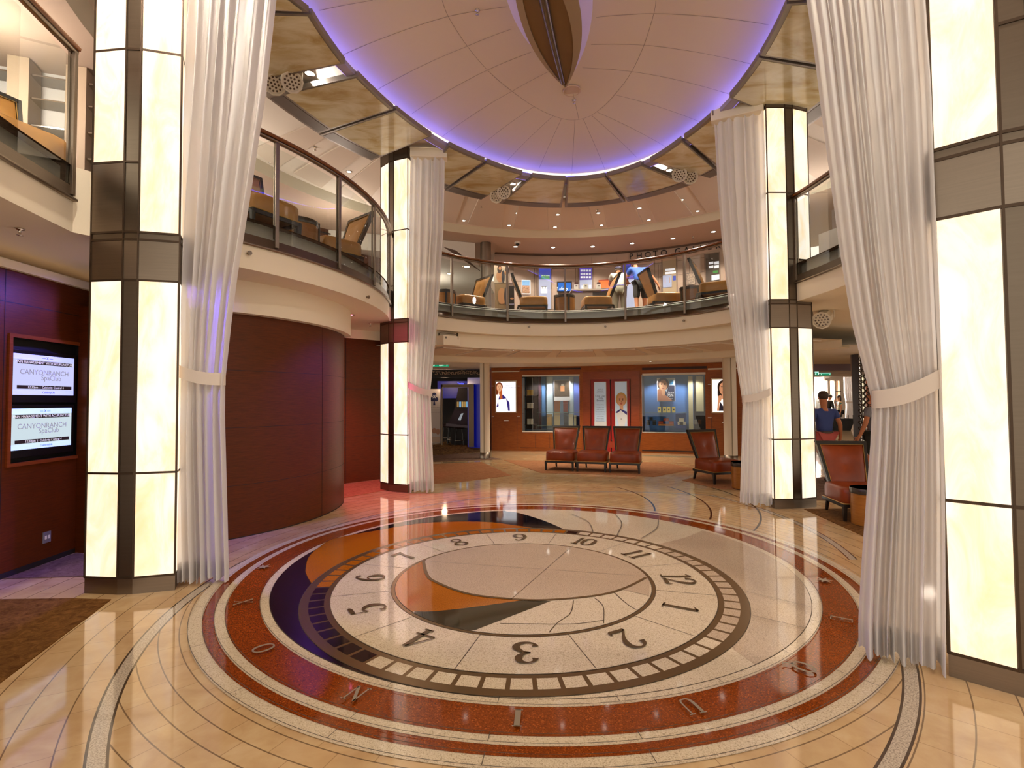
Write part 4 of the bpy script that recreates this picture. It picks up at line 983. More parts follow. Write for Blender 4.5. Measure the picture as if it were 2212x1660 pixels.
sprinkler((1240, 216), 0, 'sprinkler head on the dome below the ornament tip', GD); sprinkler((1031, 22), 0, 'sprinkler head on the dome left of the ornament', GD)
sprinkler((681, 318), 6.17, 'sprinkler head over the left balcony'); sprinkler((43, 494), 3.04, 'sprinkler head on the soffit above the screens'); sprinkler((800, 699), 3.04, 'sprinkler head near the pink downlights'); sprinkler((1040, 443), 6.17, 'sprinkler head by the left rear lamps'); sprinkler((1289.5, 453), 6.17, 'sprinkler head in the middle rear ceiling channel')
sprinkler((1497, 511), 6.0, 'sprinkler head on the gallery soffit at the right')
# ---------- downlights ----------
DLE = M('downlight_glow', '#ffffff', .4, emit='#fff4e2', es=9); DLP = M('downlight_pink', '#ffffff', .4, emit='#ff6a9a', es=6); DLR = M('downlight_ring', '#b7a692', .4, .6)
def spot(q, e, col=(1, .88, .72), size=110, blend=.6, rad=.04, tgt=None):
    L = bpy.data.lights.new('lamp', 'SPOT'); L.energy = e; L.color = col; L.spot_size = radians(size); L.spot_blend = blend; L.shadow_soft_size = rad
    o = bpy.data.objects.new('lamp', L); COL.objects.link(o); o.location = (q[0], q[1], q[2]-.03)
    if tgt is not None: o.rotation_mode = 'QUATERNION'; o.rotation_quaternion = (Vector(tgt)-o.location).to_track_quat('-Z', 'Y')
    return o
protoD = {}
def downlight(px, z, label, group, r=.05, em=None, e=0, q=None, col=(1, .88, .72)):
    q = q or G(*px, z); key = (r, em)
    if key not in protoD:
        t = thing('downlight', label, 'downlight', (0, 0, 0), group)
        mb = MB(); mb.lathe([(r*1.35, 0), (r*1.3, -.008), (r, -.008), (r*.9, .0)], (0, 0, 0), 20); obj('bezel', mb, DLR, t)
        mb = MB(); mb.lathe([(0, -.004), (r*.92, -.004)], (0, 0, 0), 16); obj('lens', mb, em or DLE, t)
        protoD[key] = t; t.location = q
    else: t = dup(protoD[key], q, 0, label, group)
    if e: spot(q, e, col)
    return t
ord_ = ['first', 'second', 'third', 'fourth', 'fifth', 'sixth']
rear = [((1031.8, 450.7), (1001.7, 476.6)), ((1117.7, 460.5), (1099.8, 487.1)), ((1204.5, 463.7), (1198.9, 490.6)), ((1292.6, 460.3), (1299.2, 486.6)), ((1381.4, 449.9), (1401.7, 475.2)), ((1472.5, 431.9), (1507, 456.2))]
for k, (a, b) in enumerate(rear):
    downlight(a, 6.168, 'rear ceiling downlight nearer the dome, %s channel from the left' % ord_[k], 'downlights in the rear ceiling channels', .045, e=200)
    downlight(b, 6.168, 'rear ceiling downlight farther from the dome, %s channel from the left' % ord_[k], 'downlights in the rear ceiling channels', .045, e=200)
for px, l in (((754, 371), 'downlight over the left balcony, nearest the lit column'), ((692, 395), 'downlight over the left balcony, seen through its middle glass'), ((587, 351), 'downlight over the left balcony, nearest the white curtain'), ((1766, 311), 'downlight right of the right rear lit column')):
    downlight(px, 6.168, l, 'downlights over the side balconies', .045, e=200)
for k, px in enumerate(((1113.7, 533.1), (1194.8, 534.6), (1280, 532.6), (1365.4, 525.9), (1453.4, 515.6), (1540.8, 500.8))):
    downlight(px, 5.998, 'bright downlight above the gallery wall, %s from the left' % ord_[k], 'downlights washing the gallery wall', .06, e=190, col=(1, .86, .74))
for k, px in enumerate(((1180.6, 784.1), (1223, 784.1), (1313, 782.9), (1404.9, 780.8))):
    downlight(px, 2.659, 'downlight before the shop front, %s from the left' % ord_[k], 'downlights before the shop front', .045, e=130)
for px, l in (((1108.9, 756.5), 'left'), ((1176.5, 764.2), 'middle'), ((1436, 759), 'right')):
    downlight(px, 2.749, 'small downlight under the rear balcony, %s one' % l, 'downlights under the rear balcony', .03, e=90)
downlight((752, 680), ZC-.001, 'pink downlight under the left balcony, rear one', 'pink downlights by the curved wall', .085, DLP, 170, col=(1, .15, .35))
downlight((742, 686), ZC-.001, 'pink downlight under the left balcony, front one', 'pink downlights by the curved wall', .085, DLP, 170, col=(1, .15, .35))
# ---------- round LED stage lamps ----------
PARW = M('lamp_body_white', '#d9cdb9', .4); PARD = M('lamp_lens_dark', '#5a4636', .2, .3)
def parlamp(q, aim, label, r=.12):
    t = thing('stage_lamp', label, 'stage lamp', q, 'round white stage lamps')
    d = Vector(aim).normalized(); a = d.cross(Vector((0, 0, 1))).normalized(); b = a.cross(d)
    q = Vector(q)
    def ring(rr, o, n=10): return [q + (a*cos(2*pi*i/n+.3) + b*sin(2*pi*i/n+.3))*rr + d*o for i in range(n)]
    mb = MB(); mb.loft([ring(r*.55, -.24), ring(r*.95, -.20), ring(r*1.05, -.02), ring(r*1.12, .02), ring(r*.94, .02), ring(r*.92, -.01)], 0, False, True, False); mb.add(ring(r*.55, -.24), [tuple(range(10))]); obj('housing', mb, PARW, t)
    mb = MB(); mb.add(ring(r*.92, -.008), [tuple(range(10))]); fr = obj('lens_face', mb, PARW, t)
    mb = MB()
    for rr, n in ((0, 1), (.36, 6), (.70, 12)):
        for i in range(n):
            c = q + (a*cos(2*pi*i/n) + b*sin(2*pi*i/n))*r*rr; k = 8
            mb.add([c + (a*cos(2*pi*j/k) + b*sin(2*pi*j/k))*r*.115 - d*.005 for j in range(k)], [tuple(range(k))])
    obj('lens_cells', mb, PARD, fr)
    mb = MB(); mb.tube([q + a*r*1.15 - d*.1, q + a*r*1.2 + Vector((0, 0, r*1.2)) - d*.1, q - a*r*1.2 + Vector((0, 0, r*1.2)) - d*.1, q - a*r*1.15 - d*.1], .012, 6); obj('yoke', mb, PARW, t)
    return t
for (px, z, l) in (((631, 177), 5.93, 'round white stage lamp in the left ceiling gap, nearer the dome'), ((594, 182), 5.93, 'round white stage lamp in the left ceiling gap, by the curtain'), ((1088, 415), 5.93, 'round white stage lamp in the left rear ceiling gap, upper one'), ((1072, 424), 5.93, 'round white stage lamp in the left rear ceiling gap, lower one'), ((1468, 377), 5.93, 'round white stage lamp in the right rear ceiling gap, left one'), ((1491, 382), 5.93, 'round white stage lamp in the right rear ceiling gap, right one')):
    q = G(*px, z); parlamp(q, Vector((.3, 3.0, .8)) - q, l, .13)
q = PY(1775, 692, 8.4); parlamp(q, Vector((1.0, 4.5, .5)) - q, 'round white stage lamp on the soffit beside the right rear column', .13)
# recessed lamps grazing the tray sides in the gaps
for a, b, l in (((1107, 397), (1124, 410), 'left rear'), ((1446, 368), (1424, 377), 'right rear'), ((668, 158), (705, 180), 'near left')):
    q = G(*a, 6.165); downlight(None, 0, 'bright recessed lamp in the %s ceiling gap' % l, 'lamps in the ceiling gaps', .06, q=q); spot((q.x, q.y, 6.15), 60, (1, .93, .85), 100, .3, .03, G(*b, 6.06))
# ================= shop front at the rear =================
SB = [(1040, 973.6), (1062, 974), (1124, 974.5), (1255, 976), (1387, 979), (1527, 983), (1600, 985.5), (1660, 987)]
SG = [G(x, y) for x, y in SB]
def seg_of(x):
    for i in range(len(SB)-1):
        if x <= SB[i+1][0]: return i
    return len(SB)-2
def S(x, y, o=0.0, sx=None):
    i = seg_of(sx if sx is not None else x); a, b = SG[i], SG[i+1]; p = W(x, y, a, b)
    d = Vector((b.x-a.x, b.y-a.y)).normalized(); return Vector((p.x + d.y*o, p.y - d.x*o, p.z))    # o > 0: toward the room
def sq(mb, x0, y0, x1, y1, o=0.0, mi=0, th=0, sx=None):
    """upright rectangle on the shop wall between pixels, at true level heights"""
    s = (x0+x1)/2 if sx is None else sx
    a, b = S(x0, y0, 0, s), S(x1, y1, 0, s); i = seg_of(s); A_, B_ = SG[i], SG[i+1]; d = Vector((B_.x-A_.x, B_.y-A_.y)).normalized()
    zt, zb = a.z, b.z
    def P(q, z, oo): return (q.x + d.y*oo, q.y - d.x*oo, z)
    if th: mb.hexa([P(a, zb, o), P(b, zb, o), P(b, zb, o-th), P(a, zb, o-th)], [P(a, zt, o), P(b, zt, o), P(b, zt, o-th), P(a, zt, o-th)], mi)
    else: mb.quad(P(a, zb, o), P(b, zb, o), P(b, zt, o), P(a, zt, o), mi)
    return mb
def sdir(x): i = seg_of(x); A_, B_ = SG[i], SG[i+1]; d = Vector((B_.x-A_.x, B_.y-A_.y, 0)).normalized(); return d
ZT = 2.66
def wallseg(mb, x0, x1, z0, z1, o=0, sx=None):
    s = (x0+x1)/2 if sx is None else sx; a, b = S(x0, 900, o, s), S(x1, 900, o, s); mb.quad((a.x, a.y, z0), (b.x, b.y, z0), (b.x, b.y, z1), (a.x, a.y, z1))
def zat(x, y): return S(x, y).z
mb = MB(); wallseg(mb, 1062, 1124, 0, ZT); 
zb1, zt1 = zat(1190, 934), zat(1190, 812); wallseg(mb, 1124, 1128, 0, ZT, 0, 1190); wallseg(mb, 1252, 1255, 0, ZT, 0, 1190); wallseg(mb, 1128, 1252, 0, zb1, 0, 1190); wallseg(mb, 1128, 1252, zt1, ZT, 0, 1190)
zb2, zt2 = zat(1456, 936), zat(1456, 808.5); wallseg(mb, 1524, 1527, 0, ZT, 0, 1456); wallseg(mb, 1387, 1524, 0, zb2, 0, 1456); wallseg(mb, 1387, 1524, zt2, ZT, 0, 1456)
wallseg(mb, 1527, 1600, 0, ZT, 0, 1560); wallseg(mb, 1600, 1660, 0, ZT, 0, 1620); wallseg(mb, 1255, 1275, 0, ZT, 0, 1300); wallseg(mb, 1363, 1387, 0, ZT, 0, 1300); wallseg(mb, 1275, 1363, zat(1320, 819), ZT, 0, 1300)
struct('wall_back', mb, WOODS)
# timber side return to the left of the shop
mb = MB(); p = S(1062, 900); mb.quad((p.x, p.y, 0), (p.x-.15, p.y+2.5, 0), (p.x-.15, p.y+2.5, ZT), (p.x, p.y, ZT)); struct('wall_shop_side', mb, WOODS)
LINE = M('silver_line', '#c9bda8', .35, .6); SK = M('skirting_dark', '#2c0f06', .5)
mb = MB()
for (x0, x1, y) in ((1062, 1122, 803.2), (1062, 1068, 834.5), (1118, 1123, 834.5), (1062, 1067, 900.5), (1117, 1123, 900.5)): sq(mb, x0, y-.5, x1, y+.5, .006, 0, .006, sx=1100)
for (x0, x1, y) in ((1529, 1600, 797), (1529, 1535, 831), (1529, 1537, 902)): sq(mb, x0, y-.5, x1, y+.5, .006, 0, .006, sx=1550)
struct('trim_15', mb, LINE)
mb = MB()
for x in (1066.5, 1117.5): sq(mb, x, 901, x+.7, 972, .003, 0, .003, sx=1100)
for x in (1156, 1187, 1220): sq(mb, x, 938, x+.7, 968, .003, 0, .003, sx=1190)
sq(mb, 1124, 968, 1255, 968.6, .003, 0, .003, sx=1190)
for x in (1421, 1456, 1492): sq(mb, x, 940, x+.7, 975, .003, 0, .003, sx=1456)
sq(mb, 1387, 975, 1527, 975.7, .003, 0, .003, sx=1456)
sq(mb, 1124, 797, 1255, 798.5, .004, 0, .004, sx=1190); sq(mb, 1387, 795, 1527, 796.5, .004, 0, .004, sx=1456)
for x in (1537,): sq(mb, x, 903, x+.7, 980, .003, 0, .003, sx=1560)
struct('trim_16', mb, SK)
for x, y, l, sx in ((1093.5, 909, 'left', 1100), (1565, 913, 'right', 1560)):
    mb = MB(); sq(mb, x-5, y-.9, x+5, y+.9, .03, 0, .028, sx=sx); tag(obj('flap_handle', mb, WHITE, org=S(x, y)), 'small white bar handle on the %s shop front panel' % l, 'handle')
# display windows
def recess(num, x0, x1, zb, zt, sx, floor_m, back_m, glass_label):
    d = sdir(sx); a, b = S(x0, 900, 0, sx), S(x1, 900, 0, sx); n = Vector((-d.y, d.x, 0)); dp = .62
    mb = MB(); q = lambda p, z, k: (p.x + n.x*k, p.y + n.y*k, z)
    mb.quad(q(a, zb, dp), q(b, zb, dp), q(b, zt, dp), q(a, zt, dp), 1); mb.quad(q(a, zb, 0), q(b, zb, 0), q(b, zb, dp), q(a, zb, dp), 0); mb.quad(q(a, zt, 0), q(b, zt, 0), q(b, zt, dp), q(a, zt, dp), 0)
    mb.quad(q(a, zb, 0), q(a, zb, dp), q(a, zt, dp), q(a, zt, 0), 2); mb.quad(q(b, zb, 0), q(b, zb, dp), q(b, zt, dp), q(b, zt, 0), 2)
    struct('wall_display_%d' % num, mb, [floor_m, back_m, SHB])
    w_ = MB(); w_.quad(q(a, zb, .0), q(b, zb, .0), q(b, zt, .0), q(a, zt, .0)); g = struct('window_%d' % num, w_, GLASS)
    f = MB(); sq(f, x0, 931.5 if num == 1 else 933.5, x1, 934.5 if num == 1 else 936.5, .02, 0, .03, sx=sx); sq(f, x0, 811 if num == 1 else 807.8, x1, 812.5 if num == 1 else 809.2, .01, 0, .02, sx=sx)
    o = obj('window_frame', f, M('window_sill_white', '#d9d0c4', .4), g); o['kind'] = 'structure'
    return d, n
SHB = M('display_side', '#3a2210', .6)
BLU = M('display_blue', '#4f74a8', .7); GRYB = M('display_greyblue', '#8a9cb0', .7); DKB = M('display_darkbrown', '#2a1a0e', .6); IVO = M('display_ivory', '#cfc6a8', .7)
recess(1, 1128, 1252, zb1, zt1, 1190, M('display_floor', '#6b6a66', .4), GRYB, '')
recess(2, 1387.5, 1524, zb2, zt2, 1456, M('display_floor'), BLU, '')
def panel(name, x0, y0, x1, y1, o, m_, sx, th=.01, parent=None, label=None):
    mb = MB(); sq(mb, x0, y0, x1, y1, o, 0, th, sx=sx); return obj(name, mb, m_, parent, label=label)
# left display: dark shelving, hanging strips, posters, boxes
DZ = -.55
t = thing('display_shelf', 'dark shelf unit at the left of the left shop window', 'shelf', S(1145, 930, DZ, 1190))
panel('back_board', 1130, 813, 1158, 930, DZ, DKB, 1190, .02, t)
for y in (854, 883, 918): panel('shelf', 1129, y, 1158, y+1.4, DZ+.2, SHB, 1190, .2, t)
for (x0, x1, m_, l) in ((1158, 1165, M('strip_plum', '#4a2a30', .7), 'plum'), (1165, 1175, M('strip_blue', '#54769c', .7), 'dull blue'), (1176, 1191, M('strip_pale', '#bcc6c4', .7), 'pale grey'), (1226, 1236, M('strip_pale'), 'ivory'), (1237, 1251, M('strip_violet_blue', '#5868b0', .7), 'violet blue')):
    p = panel('display_strip', x0, 813, x1, 930, DZ+.02, m_, 1190, .01); tag(p, 'tall %s fabric strip hanging in the left shop window' % l, 'display strip', 'fabric strips in the left shop window')
BOXW = M('box_white', '#cfc8bc', .5); BOXG = M('box_gold', '#b8923e', .3, .3); BOXO = M('box_amber', '#b06a22', .5); BOXR = M('box_rust', '#96381a', .5); BOXK = M('box_black', '#131110', .35); BOXC = M('box_cream', '#cdb98c', .5); BOXI = M('box_ivory', '#d8d0b6', .5)
def carton(x0, y0, x1, y1, o, m_, sx, label, group, depth=.1, lid=None, name='gift_box'):
    a, b = S(x0, y0, 0, sx), S(x1, y1, 0, sx); t = thing(name, label, 'box', S((x0+x1)/2, y1, o, sx), group)
    mb = MB(); h = y1-y0; sq(mb, x0, y0+h*.22, x1, y1, o, 0, depth, sx=sx); obj('body', mb, m_, t, bevel=.004)
    mb = MB(); sq(mb, x0-.15, y0, x1+.15, y0+h*.20, o+.004, 0, depth+.008, sx=sx); obj('lid', mb, lid or m_, t, bevel=.004)
    return t
for y, l in ((854, 'upper'), (883, 'middle'), (918, 'lower')):
    for x0, x1, k in ((1136, 1142, 'left'), (1143, 1149, 'right')):
        carton(x0, y-12, x1, y, DZ+.3, BOXG if y == 854 else BOXW, 1190, 'small %s box on the %s dark shelf, %s one' % ('gilt' if y == 854 else 'white', l, k), 'boxes on the dark window shelf', .06)
GS = M('glass_shelf', '#7c9488', .15, spec=.8)
for (y, l) in ((891.5, 'upper'), (921, 'lower')):
    p = MB(); sq(p, 1159, y, 1251, y+.7, DZ+.35, 0, .3, sx=1190); tag(obj('glass_shelf', p, GS), '%s glass shelf in the left shop window' % l, 'shelf')
for (x0, y0, x1, y1, m_, l) in ((1195, 866, 1208, 891, BOXO, 'amber'), (1215, 866, 1225, 891, BOXR, 'rust'), (1179, 896, 1190, 921, BOXG, 'gold mesh'), (1195, 891.5, 1208, 921, BOXC, 'cream'), (1216, 891.5, 1226, 921, BOXK, 'black lettered'), (1227, 896, 1237, 921, BOXI, 'tall ivory'), (1239, 898, 1244, 921, BOXI, 'narrow ivory')):
    carton(x0, y0, x1, y1, DZ+.3, m_, 1190, '%s perfume box in the left shop window' % l, 'perfume boxes in the left shop window', .09)
mb = MB()
t = thing('framed_poster', 'framed fragrance poster in the left shop window', 'poster', S(1210, 866, DZ+.12, 1190))
panel('frame', 1193, 820, 1230, 866, DZ+.12, M('poster_frame_white', '#d8d2c8', .4), 1190, .02, t); panel('print', 1194.5, 821.5, 1228.5, 857, DZ+.123, M('poster_sepia', '#54402a', .5, var=.45, vs=30), 1190, .002, t)
panel('bottle_image', 1208, 833, 1217, 845, DZ+.126, M('poster_amber', '#d08a54', .5), 1190, .002, t); panel('bottle_cap_image', 1209.5, 829, 1215, 833, DZ+.126, M('poster_glass', '#b8a890', .5), 1190, .002, t)
# right display
p = panel('backdrop_board', 1485, 811, 1497, 930, DZ+.06, M('panel_onyx_ivory', '#c9b98c', .5), 1456, .05); tag(p, 'ivory upright panel at the right of the right shop window', 'backdrop board')
p = panel('backdrop_board', 1502, 811, 1520, 890, DZ+.05, M('panel_onyx_ivory'), 1456, .05); tag(p, 'shorter ivory panel behind glass at the far right shop window', 'backdrop board')
p = panel('backdrop_board', 1497, 810, 1523, 932, DZ+.02, DKB, 1456, .01); tag(p, 'dark brown back panel in the right shop window', 'backdrop board')
p = panel('backdrop_board', 1457, 894, 1481, 928, DZ+.05, M('panel_royal_blue', '#3a5cb0', .6), 1456, .03); tag(p, 'royal blue panel behind the white watch boxes', 'backdrop board')
def face(t, cx, cy, w, h, o, sx, skin, hair, long=False, lips='#8a3028', nm='portrait'):
    """simple printed portrait, all flat on the poster"""
    c = S(cx, cy, o, sx); d = sdir(sx); px = .0146 * (c.y/16.2)
    def el(name, ex, ey, ew, eh, m_, k, n=28):
        mb = MB(); mb.add([(c.x + d.x*(ex+ew*cos(2*pi*i/n))*px + d.y*k*.0012, c.y + d.y*(ex+ew*cos(2*pi*i/n))*px - d.x*k*.0012, c.z - (ey+eh*sin(2*pi*i/n))*px) for i in range(n)], [tuple(range(n-1, -1, -1))]); return obj(name, mb, m_, t)
    H = M('print_hair_'+hair, hair, .6); K = M('print_skin_'+skin, skin, .6, emit=skin if long == 'lit' else None, es=.6)
    el('printed_hair', 0, -h*.12, w*.60, h*.56, H, 1)
    if long: el('printed_hair', -w*.38, h*.35, w*.22, h*.55, H, 1)
    el('printed_neck', w*.02, h*.62, w*.20, h*.30, K, 2); el('printed_face', 0, 0, w*.42, h*.50, K, 3)
    E_ = M('print_dark', '#2a1812', .6)
    for s in (-1, 1): el('printed_eye', s*w*.17, -h*.06, w*.07, h*.035, E_, 4, 10); el('printed_brow', s*w*.17, -h*.16, w*.10, h*.02, E_, 4, 10)
    el('printed_nose', w*.01, h*.10, w*.035, h*.05, M('print_shadow', '#a86a48', .6), 4, 10); el('printed_mouth', 0, h*.26, w*.13, h*.045, M('print_lips_'+lips, lips, .6), 4, 12)
t = thing('framed_poster', 'poster of a smiling dark-haired man in the right shop window', 'poster', S(1437, 867, DZ+.1, 1456))
panel('frame', 1416, 816.5, 1457, 867.5, DZ+.1, M('poster_frame_white'), 1456, .02, t); panel('print', 1417.5, 818, 1455.5, 866, DZ+.103, M('poster_paleblue', '#a8b4b8', .5), 1456, .002, t)
mb = MB(); pts = [(1420, 866), (1419, 845), (1428, 840), (1438, 846), (1443, 832), (1455.5, 832), (1455.5, 866)]
mb.add([S(x, y, DZ+.107, 1456) for x, y in pts], [tuple(range(len(pts)))]); obj('printed_jacket', mb, M('print_navy', '#1c1e38', .6), t)
mb = MB(); pts = [(1417.5, 866), (1417.5, 842), (1424, 838), (1432, 852), (1446, 861), (1450, 866)]; mb.add([S(x, y, DZ+.109, 1456) for x, y in pts], [tuple(range(len(pts)))]); obj('printed_arm', mb, M('print_tan_skin', '#a86a48', .6), t)
face(t, 1430, 832, 20, 24, DZ+.112, 1456, '#c08a62', '#4a2a16')
panel('printed_badge', 1444, 820, 1452, 830, DZ+.108, M('print_teal', '#2e88b8', .6), 1456, .002, t)
PT = M('poster_white_text', '#d8d4cc', .6)
def stext(s_, x, y, size, m_, o, sx, par, **k): text('caption', s_, size, m_, S(x, y, o, sx), sdir(sx), (0, 0, 1), par, .0005, **k)
stext('Up to', 1446, 848, .09, PT, DZ+.114, 1456, t); stext('75%', 1446, 854.5, .11, PT, DZ+.114, 1456, t); stext('Invicta', 1447, 861.5, .05, PT, DZ+.114, 1456, t)
for k, (x0, x1) in enumerate(((1417.5, 1425), (1429, 1437), (1438.5, 1446), (1449.5, 1457))):
    t = thing('watch_card', 'yellow card holding a small watch, %s of four' % ord_[k], 'watch card', S((x0+x1)/2, 892, DZ+.08, 1456), 'watch cards in the right shop window'); panel('card', x0, 880, x1, 892, DZ+.08, M('card_yellow', '#c9a84e', .5), 1456, .03, t); panel('watch', x0+2.3, 884.5, x1-2, 888, DZ+.084, BOXK, 1456, .003, t)
for (x0, y0, x1, y1, m_, l) in ((1395, 909, 1402, 920, BOXK, 'black watch box, left of the black trio'), (1401, 902, 1408, 910, BOXK, 'black watch box on top of the black trio'), (1408, 909, 1415, 920, BOXK, 'black watch box, right of the black trio'),
    (1421, 911, 1431, 917, BOXR, 'brown watch box, left on the orange stand'), (1432, 905, 1443, 911, BOXR, 'brown watch box on top of the orange stand'), (1444, 911, 1454, 917, BOXR, 'brown watch box, right on the orange stand'), (1420.5, 917.2, 1454.5, 921, BOXO, 'flat orange stand under the brown watch boxes'),
    (1463, 912, 1468, 919, BOXW, 'white watch box, left of the white trio'), (1466, 905, 1476, 912, BOXW, 'white watch box on top of the white trio'), (1475, 912, 1481, 919, BOXW, 'white watch box, right of the white trio'), (1466, 913, 1475, 920, BOXK, 'black box under the white watch box'),
    (1499, 908, 1505, 918, M('box_grey', '#7a746c', .5), 'grey watch box at the far right of the window'), (1508, 908, 1515, 918, M('box_brown', '#6e4a34', .5), 'brown watch box at the far right of the window')):
    carton(x0, y0, x1, y1, DZ+.32, m_, 1456, l, 'watch boxes in the right shop window', .1, name='watch_box')
p = MB(); sq(p, 1388, 892.5, 1483, 893.2, DZ+.35, 0, .3, sx=1456); tag(obj('glass_shelf', p, GS), 'glass shelf in the right shop window', 'shelf')
# window spot lights
for sx, xs in ((1190, (1155, 1186, 1233)), (1456, (1410, 1463, 1500))):
    for x in xs:
        q = S(x, 812, -.25, sx); spot((q.x, q.y, (zt1 if sx == 1190 else zt2)-.02), 45, (.9, .92, 1.0), 120)
# centre doors
t = thing('shop_door', 'red double door with two tall posters in a mitred wood frame', 'door', S(1320, 979), kind='thing')
RED = M('door_red', '#8e0d0a', .4); panel('backing', 1268, 812, 1370, 980, -.075, SK, 1300, .02, t)
FRW = wood('door_frame_wood', '#6e2a0e', '#8a3c18', .4)
panel('door_leaf', 1276, 820, 1319, 978, -.03, RED, 1300, .04, t); panel('door_leaf', 1319.6, 820, 1362, 978, -.03, RED, 1300, .04, t)
def mitre(name, pts, par):
    mb = MB(); a = [S(x, y, .03, 1300) for x, y in pts]; b = [S(x, y, -.03, 1300) for x, y in pts]; mb.hexa(b, a); obj(name, mb, FRW, par)
mitre('frame_rail', [(1259, 804), (1382, 801), (1363, 819.5), (1276, 820.5)], t); mitre('frame_stile', [(1259, 804), (1276, 820.5), (1276, 978), (1259, 978)], t); mitre('frame_stile', [(1363, 819.5), (1382, 801), (1382, 980), (1363, 979)], t)
panel('kick_rail', 1314, 954, 1328, 968, -.028, M('kick_copper', '#8a3018', .4), 1300, .003, t)
for (x0, x1, y0, y1, nm, l) in ((1283, 1310.5, 825.5, 925, 'left', 'pale poster with a column of event text'), (1327.5, 1355.5, 824.5, 925, 'right', 'tall poster of a blonde woman and white gift bag')):
    p = thing('door_poster', l + ' on the %s red door leaf' % nm, 'poster', S((x0+x1)/2, y1, 0, 1300), 'posters on the red door')
    panel('frame', x0, y0, x1, y1, -.005, M('poster_frame_white'), 1300, .02, p); panel('print', x0+1, y0+1, x1-1, y1-1, -.002, M('poster_sky', '#b9cde0', .5, emit='#8fa6bd', es=.25), 1300, .002, p)
    if nm == 'left':
        TB = M('poster_slate_text', '#5a6a84', .6)
        for s_, y, sz in (('Save big on', 841, .035), ('fabulous finds', 845, .035), ('featured during', 849, .035), ('One Day', 856, .085), ('Only', 860.5, .085), ('Events', 865.5, .085), ('Perfume Shop', 875, .04), ('Designer Bags', 880, .04), ('Light Luxuries', 885, .04), ('European Beauty', 890, .04), ('Luxury for Less', 895, .04), ('Inch of Gold', 900, .04), ('Watch Gallery', 905, .04), ('Diamond Event', 910, .04)): stext(s_, 1296.7, y, sz, TB, .002, 1300, p)
        panel('print_lower', x0+1, 911, x1-1, 924, 0, M('poster_white', '#d8dce0', .5), 1300, .002, p)
    else:
        face(p, 1342, 866, 19, 26, .003, 1300, '#d8a888', '#c9a468', lips='#b05048')
        mb = MB(); pts = [(1330, 890), (1341, 886), (1354.5, 897), (1354.5, 904), (1348, 924), (1338, 924)]; mb.add([S(x, y, .006, 1300) for x, y in pts], [tuple(range(len(pts)))]); obj('printed_bag', mb, M('print_white_bag', '#d8dade', .6), p)
        mb = MB(); pts = [(1329, 891), (1340, 884), (1354.5, 890), (1354.5, 897), (1341, 887), (1333, 893)]; mb.add([S(x, y, .008, 1300) for x, y in pts], [tuple(range(len(pts)))]); obj('printed_flap', mb, M('print_indigo', '#2a2a78', .6), p)
        mb = MB(); pts = [(1330, 832), (1336, 834), (1333, 852), (1329, 850)]; 
        stext('X', 1342, 906, .07, M('print_dark', '#2a1812', .6), .009, 1300, p)
for (y, m_) in ((886.5, CHROME), (951.5, CHROME)):
    p = S(1322, y, -.01, 1300); mb = MB(); mb.ball(p, .02, 10); obj('lock_knob', mb, m_, t)
# lit poster boxes on either side
LB = M('lightbox_frame', '#b8a080', .35, .6)
for (x0, x1, y0, y1, sx, l, nm) in ((1070, 1117, 823, 892, 1100, 'backlit poster of a red-haired woman with a white shopping bag', 'L'), (1536, 1580, 818, 893, 1560, 'backlit portrait poster of a dark-haired woman wearing a necklace', 'R')):
    t = thing('lightbox_poster', l, 'light box', S((x0+x1)/2, y1, 0, sx))
    panel('frame', x0, y0, x1, y1, .04, LB, sx, .04, t, None); panel('lit_print', x0+2.5, y0+2.5, x1-2.5, y1-2.5, .042, M('lit_print_'+nm, '#e8e8f0', .5, emit='#eceff6' if nm == 'L' else '#fff4ea', es=1.25), sx, .002, t)
    if nm == 'L':
        face(t, 1079, 838, 13, 17, .046, sx, '#f0b890', '#c46a3a', 'lit')
        def pg(nm_, pts, m_, o):
            mb = MB(); mb.add([S(x, y, o, sx) for x, y in pts], [tuple(range(len(pts)))]); obj(nm_, mb, m_, t)
        pg('printed_sleeve', [(1079, 856), (1087, 853), (1092, 858), (1101, 870), (1102, 888), (1098, 888), (1095, 870), (1088, 862), (1076, 880), (1073, 880)], M('lit_indigo', '#2a1e78', .5, emit='#3a2a90', es=.5), .047)
        pg('printed_bag', [(1076, 864), (1094, 861), (1098, 888), (1079, 889)], M('lit_bag_white', '#f4f0ee', .5, emit='#f8f2f2', es=1.0), .048)
        pg('printed_hair_fall', [(1079, 846), (1085, 838), (1086, 862), (1080, 864)], M('lit_red_hair', '#c45a20', .5, emit='#c8642c', es=.6), .049)
        TT = M('lit_text_slate', '#5a6884', .5, emit='#5a6884', es=.5)
        stext('5 Reasons to', 1101, 834, .06, TT, .05, sx, t); stext('Shop On Board', 1101, 838, .06, TT, .05, sx, t)
        for k in range(5): stext('Savings', 1099, 842+4*k, .03, TT, .05, sx, t)
    else:
        face(t, 1563, 840, 20, 27, .046, sx, '#d89a72', '#3c2216', 'lit')
        mb = MB(); pts = [(1553, 888), (1556, 868), (1566, 884), (1574, 868), (1578, 872), (1578, 888)]; mb.add([S(x, y, .05, sx) for x, y in pts], [tuple(range(len(pts)))]); obj('printed_top', mb, M('lit_navy_top', '#201c30', .5, emit='#201c30', es=.4), t)
        mb = MB(); pts = [(1549, 888), (1552, 856), (1558, 853), (1560, 862), (1554, 872), (1555, 888)]; mb.add([S(x, y, .049, sx) for x, y in pts], [tuple(range(len(pts)))]); obj('printed_hand', mb, M('print_skin_#d89a72'), t)
